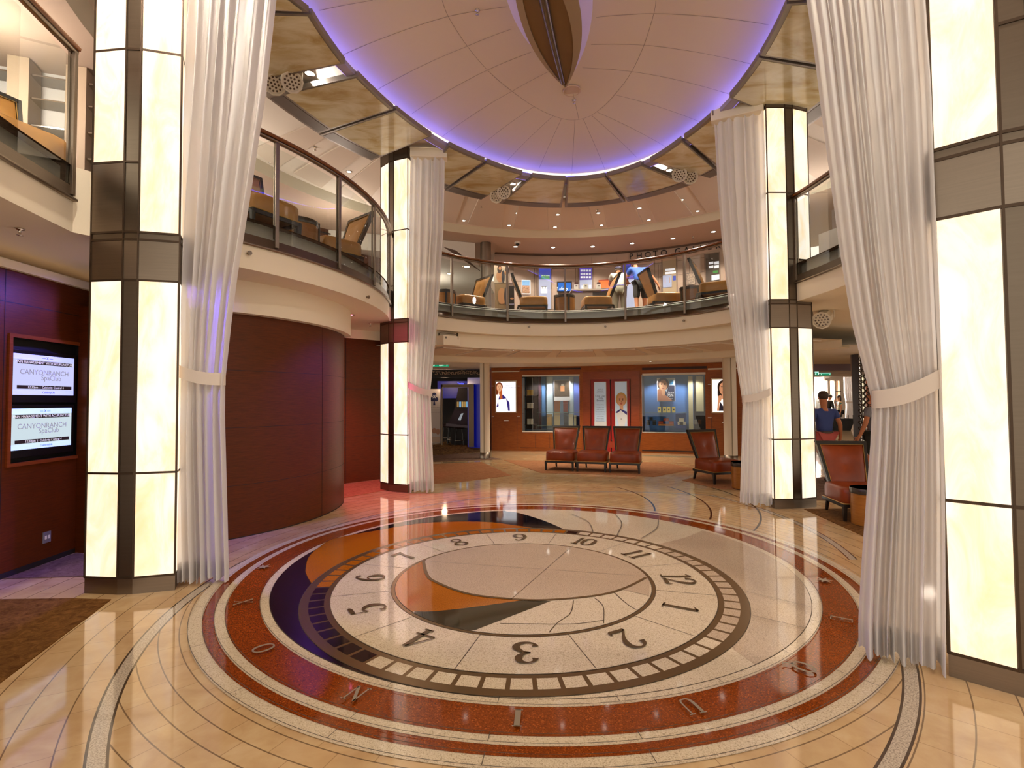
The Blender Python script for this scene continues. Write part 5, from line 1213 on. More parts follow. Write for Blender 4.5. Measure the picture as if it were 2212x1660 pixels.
# ---------- white pillars ----------
PIL = M('pillar_cream', '#d9cbb6', .45); 
for (x0, x1, yb, l) in ((1036.5, 1058.5, 992, 'cream pillar with steel foot between casino and shop front'), (1571, 1600, 1000, 'cream pillar with steel foot beside the right rear curtain')):
    a, b = G(x0, yb), G(x1, yb); r = (b.x-a.x)/2; c = ((a.x+b.x)/2, a.y + r, 0)
    t = thing('pillar', l, 'pillar', c, kind='thing'); mb = MB(); mb.lathe([(r*.98, .17), (r*.98, 2.66)], (c[0], c[1], 0), 28); obj('shaft', mb, PIL, t)
    mb = MB(); mb.lathe([(r*1.0, 0), (r*1.0, .17), (r*.9, .172)], (c[0], c[1], 0), 28); obj('foot_ring', mb, STEEL, t)
    mb = MB(); mb.box((c[0]-r*.15, c[1]-r*.985, 1.41), (.02, .012, 2.48)); obj('joint_groove', mb, M('groove_taupe', '#8f8068', .7), t)  # darker strip along the pillar joint
# ================= casino entrance at the left rear =================
def CZ(x, y, Y): return PY(x, y, Y)
DW = M('casino_dark', '#0e0906', .6); mb = MB()
mb.quad((-9, 21.5, 0), (-.6, 21.5, 0), (-.6, 21.5, 2.7), (-9, 21.5, 2.7)); 
a = S(1040, 900, 0, 1050); struct('wall_casino', mb, DW)
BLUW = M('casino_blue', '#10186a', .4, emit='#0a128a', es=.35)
mb = MB(); p0, p1 = PY(1010, 900, 18.0), PY(1039, 900, 17.2); mb.quad((p0.x, p0.y, 0), (p1.x+.15, p1.y, 0), (p1.x+.15, p1.y, 2.6), (p0.x, p0.y, 2.6)); struct('wall_casino_blue', mb, BLUW)
mb = MB(); p0, p1 = PY(945, 820, 19.6), PY(1040, 820, 19.6); mb.quad((p0.x, 19.6, 1.7), (p1.x, 19.6, 1.7), (p1.x, 19.6, 2.35), (p0.x, 19.6, 2.35)); struct('trim_17', mb, BLUW)
SF = M('casino_frame_silver', '#8a7a68', .35, .7)
def pbox(name, x0, y0, x1, y1, Y, dp, m_, parent=None, label=None, cat=None, group=None):
    a, b = PY(x0, y0, Y), PY(x1, y1, Y); mb = MB(); mb.box(((a.x+b.x)/2, Y+dp/2, (a.z+b.z)/2), (abs(b.x-a.x), dp, abs(a.z-b.z))); o = obj(name, mb, m_, parent, org=None if parent else ((a.x+b.x)/2, Y, min(a.z, b.z)))
    if label and cat: tag(o, label, cat, group)
    elif label: o['label'] = label
    return o
t = thing('casino_portal', 'silver framed opening around the slot machine', 'portal', PY(985, 960, 17.9))
pbox('side_post', 952.5, 831, 956, 962, 17.9, .12, SF, t); pbox('side_post', 1012, 830, 1024, 966, 17.6, .14, SF, t); pbox('top_rail', 952.5, 831, 1024, 837, 17.9, .12, SF, t)
# ornate grille above
t = thing('header_grille', 'dark header with pale scroll ornament above the casino entrance', 'grille', PY(985, 812, 17.0)); pbox('board', 930, 799, 1037, 816, 17.2, .06, M('header_dark', '#171210', .5), t)
mb = MB(); rnd = random.Random(4)
for k in range(26):
    cx, cy = 934 + k*4.0, 805.5 + rnd.uniform(-2, 2); r = rnd.uniform(2.0, 3.8); a0 = rnd.uniform(0, 6); pts = [PY(cx + r*cos(a0+j*.55)*(1-j*.03), cy + r*sin(a0+j*.55)*(1-j*.03), 17.18) for j in range(9)]; mb.tube(pts, .014, 5)
obj('scrollwork', mb, M('scroll_silver', '#a8927e', .4, .4), t)
# banner
t = thing('roll_up_banner', 'white roll up banner with a navy club emblem at the casino entrance', 'banner', PY(942, 962, 18.3)); Yb = 18.3
pbox('sheet', 929, 841, 951.5, 959, Yb, .01, M('banner_white', '#b9b0ae', .6), t); pbox('foot', 927, 958, 953, 961, Yb-.05, .2, CHROME, t)
NV = M('banner_navy', '#141c4a', .6); mb = MB()
def disc_px(mb, cx, cy, r, Y, n=18, mi=0, sy=1.0):
    c = PY(cx, cy, Y); rr = r*Y/FPX; mb.add([(c.x + rr*cos(2*pi*i/n), Y, c.z + rr*sy*sin(2*pi*i/n)) for i in range(n)], [tuple(range(n))], mi)
for cx, cy in ((938, 853), (934, 863), (942, 863)): disc_px(mb, cx, cy, 4.6, Yb-.004)
mb.add([PY(938, 860, Yb-.004), PY(935.5, 876, Yb-.004), PY(940.5, 876, Yb-.004)], [(0, 1, 2)]); obj('club_emblem', mb, NV, t)
text('emblem_letter', 'X', .17, M('banner_text_white', '#e8e8f0', .6), PY(938, 857.5, Yb-.008), (1, 0, 0), (0, 0, 1), t, .0005)
BG = M('banner_grey_text', '#6a6468', .6)
for k, s_ in enumerate(('play casino games', 'learn anytime and', 'anywhere you want!')): text('caption', s_, .045, BG, PY(940, 881+5*k, Yb-.006), (1, 0, 0), (0, 0, 1), t, .0005)
mb = MB(); disc_px(mb, 938, 931, 4.6, Yb-.004, sy=1.3); disc_px(mb, 946, 933, 4.4, Yb-.006, sy=1.4); obj('printed_faces', mb, M('banner_skin', '#a87a62', .6), t)
pbox('printed_clothes', 932, 944, 950, 957, Yb-.005, .003, M('banner_beige', '#b49c88', .6), t)
# exit sign
def exitsign(q, w, h, label, right=(1, 0, 0), letters=True, arrow=1):
    t = thing('exit_sign', label, 'exit sign', q); r = Vector(right).normalized(); n = r.cross(Vector((0, 0, 1)))
    mb = MB(); mb.box(q, (w, .03, h), atan2(r.y, r.x)); obj('lamp_body', mb, M('exit_green', '#0a6a4a', .4, emit='#0f8f66', es=.9), t)
    WL = M('exit_white', '#ffffff', .4, emit='#e8fff4', es=1.3); f = Vector(q) + n*.018
    if letters: text('letters', 'EXIT', h*.8, WL, f + r*w*.08, r, (0, 0, 1), t, .001)
    mb = MB(); k = f + r*w*.40; u = Vector((0, 0, 1))
    mb.add([k + u*h*.32, k - r*h*.2 + u*h*.05, k + r*h*.2 + u*h*.05], [(0, 1, 2)]); mb.add([k - r*h*.06 + u*h*.06, k + r*h*.06 + u*h*.06, k + r*h*.06 - u*h*.3, k - r*h*.06 - u*h*.3], [(0, 1, 2, 3)]); obj('arrow', mb, WL, t)
    mb = MB(); k = f - r*w*.36; mb.ball(k + u*h*.25, h*.09, 8); mb.add([k - r*h*.1 + u*h*.15, k + r*h*.2 + u*h*.1, k + r*h*.05 - u*h*.3, k - r*h*.2 - u*h*.3], [(0, 1, 2, 3)]); obj('running_figure', mb, WL, t)
    mb = MB(); mb.box((q[0], q[1], q[2]+h/2+.012), (w*1.02, .02, .012), atan2(r.y, r.x)); obj('lit_edge', mb, M('exit_edge', '#ffffff', .4, emit='#b8fff0', es=2), t)
    return t
q = PY(951, 789.5, 15.2); exitsign(tuple(q), .50, .085, 'green exit sign over the casino entrance')
# slot machine
t = thing('slot_machine', 'dark slot machine cabinet with lit reels inside the casino entrance', 'slot machine', PY(995, 960, 19.0))
def prof(name, pts, Y, dp, m_, parent):   # side-on silhouette extruded in depth
    mb = MB(); F_ = [PY(x, y, Y) for x, y in pts]; n = len(F_); mb.add([(p.x, Y, p.z) for p in F_] + [(p.x, Y+dp, p.z) for p in F_], [tuple(range(n)), tuple(range(2*n-1, n-1, -1))] + [(i, n+i, n+(i+1) % n, (i+1) % n) for i in range(n)]); return obj(name, mb, m_, parent)
SMD = M('slot_dark', '#1c1618', .3); SML = M('slot_trim', '#6e6a78', .25, .5)
prof('cabinet', [(990, 838), (1012, 838), (1012, 886), (981, 886)], 18.9, .5, SMD, t); prof('console', [(981, 886), (1012, 886), (1012, 922), (963, 922), (963, 917), (972, 908)], 18.6, .7, M('slot_glass', '#3a3440', .15, spec=.8), t)
prof('button_deck', [(964, 915), (1010, 920), (1010, 925), (963, 921)], 18.45, .6, SML, t); prof('base', [(975, 925), (1011, 925), (1011, 962), (975, 962)], 18.9, .5, SMD, t)
for k in range(5):
    c = pbox('reel_window', 987+k*5, 868, 991+k*5, 880, 18.87, .02, M('reel_lit_%d' % (k % 3), '#111', .3, emit=('#a8844a', '#7ab0d8', '#c09a5a')[k % 3], es=.8), t)
prof('lit_card', [(996, 894), (1001, 893), (995, 909), (989, 908)], 18.5, .01, M('card_lit', '#889', .3, emit='#9aa8b0', es=.6), t)
STL = M('stool_seat_maroon', '#2c1818', .7); SLG = M('stool_leg_dark', '#120d0b', .3)
def stool(q, label):
    t = thing('bar_stool', label, 'stool', q, 'round stools at the slot machine'); x, y, _ = q
    mb = MB(); mb.lathe([(0, .60), (.20, .60), (.22, .64), (.21, .70), (0, .72)], (x, y, 0), 20); obj('seat', mb, STL, t)
    for k in range(4):
        a = pi/4 + k*pi/2; mb = MB(); mb.tube([(x+.13*cos(a), y+.13*sin(a), .60), (x+.22*cos(a), y+.22*sin(a), 0)], .016, 6); obj('leg', mb, SLG, t)
    mb = MB(); mb.tube([(x+.2*cos(2*pi*i/20), y+.2*sin(2*pi*i/20), .18) for i in range(21)], .012, 6, cap=False); obj('foot_ring', mb, CHROME, t)
for px, l in (((964, 956), 'left'), ((976, 959), 'middle'), ((993, 962), 'right')): stool(tuple(G(*px)), 'dark round bar stool at the slot machine, %s one' % l)
text('neon_sign', 'Tonite', .09, M('neon_blue', '#22f', .4, emit='#4a5cff', es=2.5), PY(995, 829, 19.5), (1, 0, 0), (0, 0, 1)); tag(bpy.data.objects['neon_sign'], 'blue neon lettering above the slot machine', 'neon sign')
L_ = bpy.data.lights.new('casino_lamp', 'POINT'); L_.energy = 30; L_.color = (1, .7, .45); L_.shadow_soft_size = .1; o = bpy.data.objects.new('casino_lamp', L_); COL.objects.link(o); o.location = PY(960, 830, 18.2)
# projector box under the rear balcony
q = CY(968, 735, CB, RB+.1); t = thing('wall_box', 'cream equipment box under the rear balcony beside the left rear curtain', 'equipment box', q)
d = Vector((-(q.y-CB[1]), q.x-CB[0], 0)).normalized(); d = -d if d.x < 0 else d; rz = atan2(d.y, d.x)
mb = MB(); mb.box((q.x, q.y, q.z-.02), (.42, .26, .20), rz); obj('casing', mb, CREAM, t, bevel=.008)
mb = MB(); mb.box((q.x, q.y+.03, q.z+.14), (.40, .04, .012), rz); mb.box((q.x-.19, q.y-.03, q.z+.08), (.012, .05, .14), rz); mb.box((q.x+.19, q.y+.03, q.z+.08), (.012, .05, .14), rz); obj('bracket', mb, STEELD, t)
mb = MB(); n = Vector((d.y, -d.x, 0)); c = q - d*.15 + n*.132; mb.box((c.x, c.y, c.z+.03), (.02, .006, .04), rz); obj('slot', mb, BLACK, t)
# ================= upholstered chairs and drum tables =================
LEA = M('rust_leather', '#7c300b', .38, spec=.35, coat=.05, var=.18, vs=5); TANL = M('tan_leather', '#b8803e', .36, coat=.1, var=.12, vs=5)
def make_chair(label, group, leather, loc, rz, key):
    """faces -Y; origin at the centre of the footprint"""
    t = thing('slipper_chair', label, 'chair', (0, 0, 0), group); fw, d = .33, .33
    # seat cushion: rounded block with crowned top
    mb = MB(); rings = []
    for z, s in ((.235, .985), (.25, 1.0), (.36, 1.0), (.405, .985), (.43, .94), (.442, .80), (.446, .4)):
        ring = []
        for i in range(32):
            a = 2*pi*i/32; c, s_ = cos(a), sin(a); k = (abs(c)**8 + abs(s_)**8) ** (-1/8); ring.append((fw*s*c*k, -.02 + d*s*s_*k, z))
        rings.append(ring)
    mb.loft(rings, 0, True); obj('seat', mb, leather, t)
    mb = MB()
    for (x0, y0, x1, y1) in ((-fw, -d-.02, fw, -d-.02), (fw, -d-.02, fw, d-.02), (-fw, -d-.02, -fw, d-.02)): mb.tube([(x0, y0, .232), (x1, y1, .232)], .006, 6)
    obj('piping', mb, GOLD, t)
    mb = MB(); mb.box((0, -d-.0, .205), (2*fw, .03, .045)); mb.box((0, d-.03, .205), (2*fw, .03, .045)); mb.box((-fw+.015, -.02, .205), (.03, 2*d, .045)); mb.box((fw-.015, -.02, .205), (.03, 2*d, .045)); obj('seat_rail', mb, BLACKW, t)
    for sx_ in (-1, 1):
        mb = MB(); x = sx_*(fw-.02); mb.hexa([(x-.016, -d-.012, 0), (x+.016, -d-.012, 0), (x+.016, -d+.02, 0), (x-.016, -d+.02, 0)], [(x-.024, -d-.018, .2), (x+.024, -d-.018, .2), (x+.024, -d+.03, .2), (x-.024, -d+.03, .2)]); obj('leg', mb, BLACKW, t)
        mb = MB(); xb = sx_*.235; mb.hexa([(xb-.015, d+.06, 0), (xb+.015, d+.06, 0), (xb+.015, d+.09, 0), (xb-.015, d+.09, 0)], [(xb-.02, d-.03, .24), (xb+.02, d-.03, .24), (xb+.02, d+.02, .24), (xb-.02, d+.02, .24)]); obj('leg', mb, BLACKW, t)
    # back: flared frame leaning backwards, with inset leather pad
    zb, zt, yb, yt, wb, wt = .36, .985, d-.08, d+.16, .255, .335
    def q(u, v, o): # u -1..1, v 0..1, o toward the sitter
        w = wb + (wt-wb)*v; y = yb + (yt-yb)*v + .018*(1-u*u)*(1 if o == 0 else 1); return Vector((u*w, y-o, zb + (zt-zb)*v))
    mb = MB(); f = .045
    def bar(u0, u1, v0, v1, wv=None):
        P = [(u0[0], v0[0]), (u1[0], v0[0]), (u1[1], v1[0]), (u0[1], v1[0])]
        mb.hexa([q(u, v, .035) for u, v in P], [q(u, v, -.03) for u, v in P])
    bar((-1, -1), (-1+.16, -1+.14), (0,), (1,)); bar((1-.16, 1-.14), (1, 1), (0,), (1,)); bar((-1, -1), (1, 1), (1-.075,), (1,)); obj('back_frame', mb, BLACKW, t)
    mb = MB(); NU_, NV_ = 12, 12; vs = []
    for j in range(NV_+1):
        for i in range(NU_+1):
            u = -.84 + 1.68*i/NU_; v = .92*j/NV_; b = (1-(u/.86)**4)*(1-((v/.92-.5)*2)**6); dim = .030*math.exp(-((u/.16)**2 + ((v-.50)/.09)**2)); vs.append(q(u, v, .03 + .045*max(0, b) - dim))
    mb.add(vs, [(j*(NU_+1)+i, j*(NU_+1)+i+1, (j+1)*(NU_+1)+i+1, (j+1)*(NU_+1)+i) for j in range(NV_) for i in range(NU_)], 0, True); pad = obj('back_pad', mb, leather, t)
    mb = MB(); c = q(0, .50, .046); mb.ball(c, .014, 8, sq=(1, .5, 1)); obj('tuft_button', mb, leather, pad)
    mb = MB(); mb.tube([q(-.86, 0, .04), q(-.86, .92, .04), q(.86, .92, .04), q(.86, 0, .04)], .0045, 5); obj('piping', mb, GOLD, t)
    mb = MB(); P = [(-.86, .0), (.86, .0), (.86, .94), (-.86, .94)]; mb.hexa([q(u, v, -.025) for u, v in P], [q(u, v, .02) for u, v in P]); obj('back_board', mb, BLACKW if leather is LEA else leather, t)
    t.location = loc; t.rotation_euler = (0, 0, rz); return t
def place(proto, loc, rz, label, group): return dup(proto, loc, rz, label, group)
CH = make_chair('rust leather slipper chair, leftmost of the row of three', 'rust leather chairs in the row of three', LEA, (0, 0, 0), 0, 0)
ths = radians(-18.2); u = Vector((cos(ths), sin(ths), 0)); nrm = Vector((sin(ths), -cos(ths), 0))   # nrm points to the room
f0, f1 = G(1174, 1017), G(1386, 1025)
step = (f1-f0)/3
for k, l in enumerate(('leftmost', 'middle', 'rightmost')):
    c = f0 + step*(k+.5) - nrm*.35; r = ths
    if k == 0: CH.location = c; CH.rotation_euler = (0, 0, r)
    else: place(CH, c, r, 'rust leather slipper chair, %s of the row of three' % l, 'rust leather chairs in the row of three')
def from_corner(px, face):      # front-left leg seen at px, facing angle in degrees
    p = G(*px); a = radians(face); fd = Vector((cos(a), sin(a), 0)); rt = Vector((-fd.y, fd.x, 0))   # rt: chair's own left->right seen from the front... 
    return p - fd*.33 + rt*.31, a + pi/2
c, r = from_corner((1544, 1048), -74); o = place(CH, c, r, 'rust leather slipper chair alone left of the far right curtain', 'single rust leather chairs')
c, r = from_corner((1826, 1128), -99); o = place(CH, c, r, 'large rust leather slipper chair behind the right curtain, nearest the camera', 'single rust leather chairs')
TABW = wood('drum_table_wood', '#8a5218', '#a86c28', .4)
def drum(label, loc, h=.48, r=.22, group='drum side tables', posts=False, m_=None):
    t = thing('drum_table', label, 'side table', loc, group); x, y, z = loc
    mb = MB(); mb.lathe([(r*.97, .0), (r*.97, h-.07)], (x, y, z), 32); obj('drum_body', mb, m_ or TABW, t)
    mb = MB(); mb.lathe([(r, h-.07), (r*1.01, h-.065), (r*1.01, h-.005), (r*.99, h)], (x, y, z), 32); mb.lathe([(0, h), (r*.99, h)], (x, y, z), 32); obj('table_top', mb, M('table_top_dark', '#3a3028', .25), t)
    mb = MB(); mb.lathe([(r*.98, 0), (r*.98, .012)], (x, y, z), 32); obj('foot_band', mb, BLACKW, t)
    if posts:
        for a in (0, pi/2, pi, 3*pi/2):
            mb = MB(); mb.box((x+r*cos(a+.3), y+r*sin(a+.3), z+h/2), (.05, .02, h), a+.3+pi/2); obj('dark_post', mb, BLACKW, t)
    return t
p = G(1605, 1056); drum('amber drum side table half hidden by the right rear curtain', (p.x+.06, p.y, 0), .47, .25)
p = G(1875, 1140); drum('amber drum side table half hidden by the large right curtain', (p.x+.12, p.y+.12, 0), .47, .22)
# ================= photo gallery on the upper deck =================
gt = [G(x, y, 6.0) for x, y in ((1068, 546.7), (1130, 549.5), (1189, 550.7), (1300, 548.5), (1358, 544), (1467, 532), (1557, 518))]
def lsc(P):
    import numpy as np
    a = np.array([[2*p.x, 2*p.y, 1] for p in P]); b = np.array([p.x**2+p.y**2 for p in P]); s = np.linalg.lstsq(a, b, rcond=None)[0]; return (float(s[0]), float(s[1])), float((s[2]+s[0]**2+s[1]**2)**.5)
GC, GR = lsc(gt)
def GW(x, y, o=0.0): return CY(x, y, GC, GR-o, True)
TAU = M('gallery_wall_taupe', '#b8a08e', .55); TAUS = M('gallery_seam', '#5e4c42', .6); TAUD = M('gallery_mullion', '#6e5a4e', .35, .4)
wa = arc(GC, GR, ang(GC, gt[0]), ang(GC, gt[-1]) - .12, 40)
mb = MB(); mb.strip([(x, y, ZF) for x, y, _, _ in wa], [(x, y, 6.0) for x, y, _, _ in wa]); struct('wall_gallery', mb, TAU)
mb = MB()
for r_, z in ((.03, 5.99), (.05, 5.965), (.10, 5.98)): 
    P = arc(GC, GR-r_, ang(GC, gt[0]), ang(GC, gt[-1])-.12, 40); mb.strip([(x, y, z-.012) for x, y, _, _ in P], [(x, y, z+.02) for x, y, _, _ in P])
struct('trim_18', mb, TAUD)
mb = MB()
def gv(x, y0, y1, w, o, d_=None):
    a, b = GW(x-w/2, y0, o), GW(x+w/2, y1, o); return (a.x, a.y, b.z), (b.x, b.y, b.z), (b.x, b.y, a.z), (a.x, a.y, a.z)
for x in (1197, 1278, 1332, 1415, 1490): mb.quad(*gv(x, 556, 664, 1.0, .012))
for y in (577, 606): 
    P = [GW(x, y, .012) for x in range(1072, 1560, 12)]; z = P[0].z; mb.strip([(p.x, p.y, z-.004) for p in P], [(p.x, p.y, z+.004) for p in P])
struct('trim_19', mb, TAUS)
t = thing('wall_mullions', 'pairs of slim dark metal mullions on the taupe gallery wall', 'mullion')
for x in (1155, 1244, 1334, 1423, 1519, 1160, 1249, 1339, 1428, 1524):
    mb = MB(); mb.quad(*gv(x, 572, 668, 2.2, .05)); obj('mullion', mb, TAUD, t)
# lettering
LK = M('letter_black', '#0c0a0a', .4)
t = thing('sign_lettering', 'black letters reading PHOTO GALLERY on the curved gallery wall', 'sign', GW(1450, 545, .05)); 
for ch, x, y in (('P', 1363.5, 554.5), ('H', 1381, 553), ('O', 1399.5, 551), ('T', 1416, 549), ('O', 1434, 547), ('G', 1464, 543.5), ('A', 1483, 540.5), ('L', 1500, 539), ('L', 1516, 536.5), ('E', 1533, 534), ('R', 1551, 531.5), ('Y', 1568, 528)):
    p = GW(x, y, .03); rt = Vector((-(p.y-GC[1]), p.x-GC[0], 0)); rt = rt if rt.x > 0 else -rt; text('letter', ch, .24, LK, (p.x, p.y, p.z), rt, (0, 0, 1), t, .012)
# lit niches
def gquad(name, x0, y0, x1, y1, o, m_, parent, n=4):
    P = [GW(x0+(x1-x0)*i/n, (y0+y1)/2, o) for i in range(n+1)]; zt = GW((x0+x1)/2, y0, o).z; zb = GW((x0+x1)/2, y1, o).z
    mb = MB(); mb.strip([(p.x, p.y, zb) for p in P], [(p.x, p.y, zt) for p in P]); return obj(name, mb, m_, parent)
NB = M('niche_blue_lit', '#20284a', .5, emit='#4450b8', es=.8); NWt = M('niche_white_lit', '#8088a0', .5, emit='#a8a6c0', es=.75); NV_ = M('niche_violet_lit', '#30204a', .5, emit='#5a48b0', es=.8); NG = M('niche_green_print', '#2a6a2a', .5, emit='#4aa04a', es=.5); PW = M('print_white', '#e0e0e0', .5, emit='#d8dae8', es=.7); PB = M('print_grey', '#444', .5); PBL = M('print_blue', '#22388a', .5, emit='#3048a8', es=.5)
NJ = M('niche_jamb', '#8a7466', .5)
def niche(label, x0, x1, y0, y1, prints):
    t = thing('wall_niche', label, 'display niche', GW((x0+x1)/2, y1, .05), 'lit niches in the gallery wall'); gquad('jamb', x0-3, y0-2, x1+3, y1, .02, NJ, t)
    for nm, a, b, c, d, m_ in prints: gquad(nm, a, b, c, d, .03 + .01*(nm != 'backdrop'), m_, t)
niche('lit blue niche with green print, leftmost in the gallery wall', 1164, 1190, 573, 668, [('backdrop', 1164, 573, 1190, 604, NB), ('backdrop', 1164, 604, 1190, 668, NWt), ('print', 1169, 594, 1187, 603, NG), ('print', 1169, 595, 1187, 597, PW), ('print', 1168, 620, 1182, 634, PW), ('print', 1169, 619, 1181, 624, PB)])
niche('lit violet niche full of small prints, second in the gallery wall', 1252, 1279, 573, 640, [('backdrop', 1252, 573, 1279, 605, NV_), ('backdrop', 1252, 605, 1279, 640, NWt)] + [('print', 1254+6*i, 583+7*j, 1258.5+6*i, 587+7*j, PW) for i in range(4) for j in range(3)] + [('print', 1256, 617, 1262, 624, PW), ('print', 1257.5, 618.5, 1260.5, 623, PBL), ('print', 1272, 616, 1277, 624, PW)])
niche('lit niche behind the two leaning men, third in the gallery wall', 1346, 1372, 569, 668, [('backdrop', 1346, 569, 1372, 604, NV_), ('backdrop', 1346, 604, 1372, 668, NWt), ('print', 1353, 574, 1367, 590, PBL)])
niche('bright niche with white cards, fourth in the gallery wall', 1432, 1461, 558, 668, [('backdrop', 1432, 558, 1461, 668, M('niche_cream', '#b09a7c', .5)), ('print', 1437, 580, 1458, 585, PW), ('print', 1437, 587, 1460, 592, PW), ('print', 1432, 595, 1451, 621, NWt), ('print', 1435, 600, 1448, 612, M('print_orange', '#c8884a', .5, emit='#d09a68', es=.5)), ('print', 1453, 596, 1460, 606, PBL)])
niche('niche with four white cards, rightmost in the gallery wall', 1525, 1554, 548, 668, [('backdrop', 1525, 548, 1554, 668, M('niche_dark', '#4a4038', .5)), ('print', 1531, 566, 1541, 571, PW), ('print', 1543, 565, 1553, 571, PW), ('print', 1531, 574, 1541, 579, PW), ('print', 1543, 573, 1553, 579, PW), ('print', 1540, 585, 1551, 590, NG), ('print', 1537, 594, 1554, 605, PW), ('print', 1539, 596, 1545, 604, PBL), ('print', 1547, 596, 1552, 604, PBL)])
def wallpic(label, x0, x1, y0, y1, frame, prints, cat='poster', name='wall_poster'):
    t = thing(name, label, cat, GW((x0+x1)/2, y1, .08)); gquad('frame', x0, y0, x1, y1, .09, frame, t)
    for nm, a, b, c, d, m_ in prints: gquad(nm, a, b, c, d, .10, m_, t)
    return t
wallpic('bright crowd photo on the wall behind the second upper chair', 1127, 1146, 605, 636, M('print_white'), [('print', 1128, 606, 1144, 617, M('print_sky', '#6a98c8', .5, emit='#88b0d8', es=.4)), ('print', 1128, 617, 1144, 634, M('print_crowd', '#a07a60', .5, var=.6, vs=25))])
tv = wallpic('small monitor with blue screen on the gallery wall', 1203, 1235.5, 608.5, 632, BLACK, [('display', 1205, 611, 1233.5, 629, M('tv_blue', '#0a3a7a', .3, emit='#1c6cc8', es=.9))], 'monitor', 'wall_monitor')
p = GW(1215, 624, .11); text('caption', 'Safety', .14, M('tv_text', '#fff', .4, emit='#c8e4ff', es=.9), p, (1, -.1, 0), (0, 0, 1), tv, .001)
wallpic('orange lit display above the counter', 1293, 1330, 604, 623, M('orange_dark', '#a03a10', .5), [('display', 1294, 606, 1330, 622, M('orange_lit', '#c04a10', .5, emit='#f0702a', es=.9))], 'display')
wallpic('framed travel photo behind the fourth upper chair', 1482, 1502, 590, 616, M('print_dark', '#2a1812', .6), [('print', 1483, 591, 1501, 615, M('print_ship', '#8a7868', .5, var=.6, vs=20))])
wallpic('tall portrait banner left of the gallery wall', 1100, 1110, 575, 670, M('banner_taupe', '#8f7a6c', .6), [])
# counter with product boxes
cw = M('counter_grey', '#7d6c62', .4); ct = M('counter_top', '#b7a89a', .3)
t = thing('counter', 'grey service counter before the gallery wall with white boxes on it', 'counter', PY(1280, 668, 14.6)); 
def ubox(name, x0, y0, x1, y1, Y, dp, m_, parent=None, zb=None):
    a, b = PY(x0, y0, Y), PY(x1, y1, Y); z0 = b.z if zb is None else zb; mb = MB(); mb.box(((a.x+b.x)/2, Y+dp/2, (a.z+z0)/2), (abs(b.x-a.x), dp, a.z-z0)); return obj(name, mb, m_, parent, org=None if parent else ((a.x+b.x)/2, Y, z0))
ubox('body', 1237, 627, 1345, 665, 14.6, .5, cw, t, ZF); ubox('worktop', 1234, 624.5, 1346, 627, 14.55, .6, ct, t); ubox('dark_door', 1280, 631, 1312, 655, 14.59, .02, M('counter_dark', '#2a2420', .4), t)
zc = PY(1280, 624.5, 14.55).z
for x0, x1, y0, l in ((1241, 1249.5, 614, 'left'), (1261, 1270, 614, 'middle'), (1289.5, 1298, 614, 'right')):
    t = thing('collection_box', 'white slotted box on the grey counter, %s one' % l, 'box', (PY((x0+x1)/2, 624, 14.7).x, 14.7, zc), 'white boxes on the gallery counter'); ubox('body', x0, y0, x1, 624.5, 14.7, .12, WHITE, t, zc); ubox('slot', x0+2.5, y0+3, x1-2.5, y0+5, 14.69, .01, BLACK, t)
    if l != 'middle': ubox('contents', x0+.5, y0-4, x1-.5, y0, 14.72, .06, M('contents_dark_red', '#4a1418', .5), t)
# steel pillar and portrait stand
a, b = PY(1037, 560, 14.2), PY(1060.5, 560, 14.2); r = (b.x-a.x)/2
t = thing('pillar', 'round brushed steel pillar at the left end of the photo gallery', 'pillar', ((a.x+b.x)/2, 14.2+r, ZF), kind='thing'); mb = MB(); mb.lathe([(r, 0), (r, 6.0-ZF)], ((a.x+b.x)/2, 14.2+r, ZF), 28); obj('shaft', mb, STEEL, t)
mb = MB(); mb.lathe([(r*1.04, 0), (r*1.04, .08)], ((a.x+b.x)/2, 14.2+r, ZF), 28); obj('foot_ring', mb, STEELD, t)
t = thing('portrait_stand', 'upright panel stand showing couple portraits beside the steel pillar', 'display stand', PY(1085, 660, 13.2)); ST = M('stand_cream', '#c4b29a', .5)
ubox('upper_panel', 1067, 569, 1099, 612, 13.2, .04, ST, t); ubox('lower_panel', 1069, 613, 1099, 664, 13.2, .04, M('stand_sepia', '#8a7050', .5), t, ZF+.02)
PH = M('print_brown_hair', '#3a2418', .6); PS = M('print_warm_skin', '#b88258', .6); PC = M('print_dark_coat', '#2a2830', .6)
def px_ell(par, nm, cx, cy, rx, ry, Y, m_): 
    c = PY(cx, cy, Y); k = Y/FPX; mb = MB(); mb.add([(c.x+rx*k*cos(2*pi*i/20), Y, c.z+ry*k*sin(2*pi*i/20)) for i in range(20)], [tuple(range(20))]); obj(nm, mb, m_, par)
for (nm, cx, cy, rx, ry, m_, k) in (('printed_hair', 1079, 582, 5, 9, PH, 1), ('printed_face', 1080, 580, 3, 4, PS, 2), ('printed_body', 1080, 597, 8, 13, PS, 0), ('printed_coat', 1087, 598, 3.5, 14, PC, 3), ('printed_hair', 1095, 585, 4.5, 11, PH, 1), ('printed_face', 1092, 590, 3, 4, PS, 2), ('printed_body', 1084, 640, 9, 18, PS, 0), ('printed_coat', 1093, 640, 4, 19, PC, 1)): px_ell(t, nm, cx, cy, rx, ry, 13.19 - .002*k, m_)
t = thing('display_board', 'dark framed photo board between the portrait stand and second upper chair', 'display stand', PY(1108, 660, 13.4)); ubox('board', 1099, 618, 1111, 655, 13.4, .05, M('board_dark', '#201c1c', .4), t, ZF+.02); ubox('header', 1100, 612, 1109, 616, 13.4, .03, CHROME, t); ubox('foot', 1098, 656, 1112, 659, 13.3, .3, CHROME, t)
px_ell(t, 'printed_arm', 1106, 645, 4, 2, 13.395, PS)
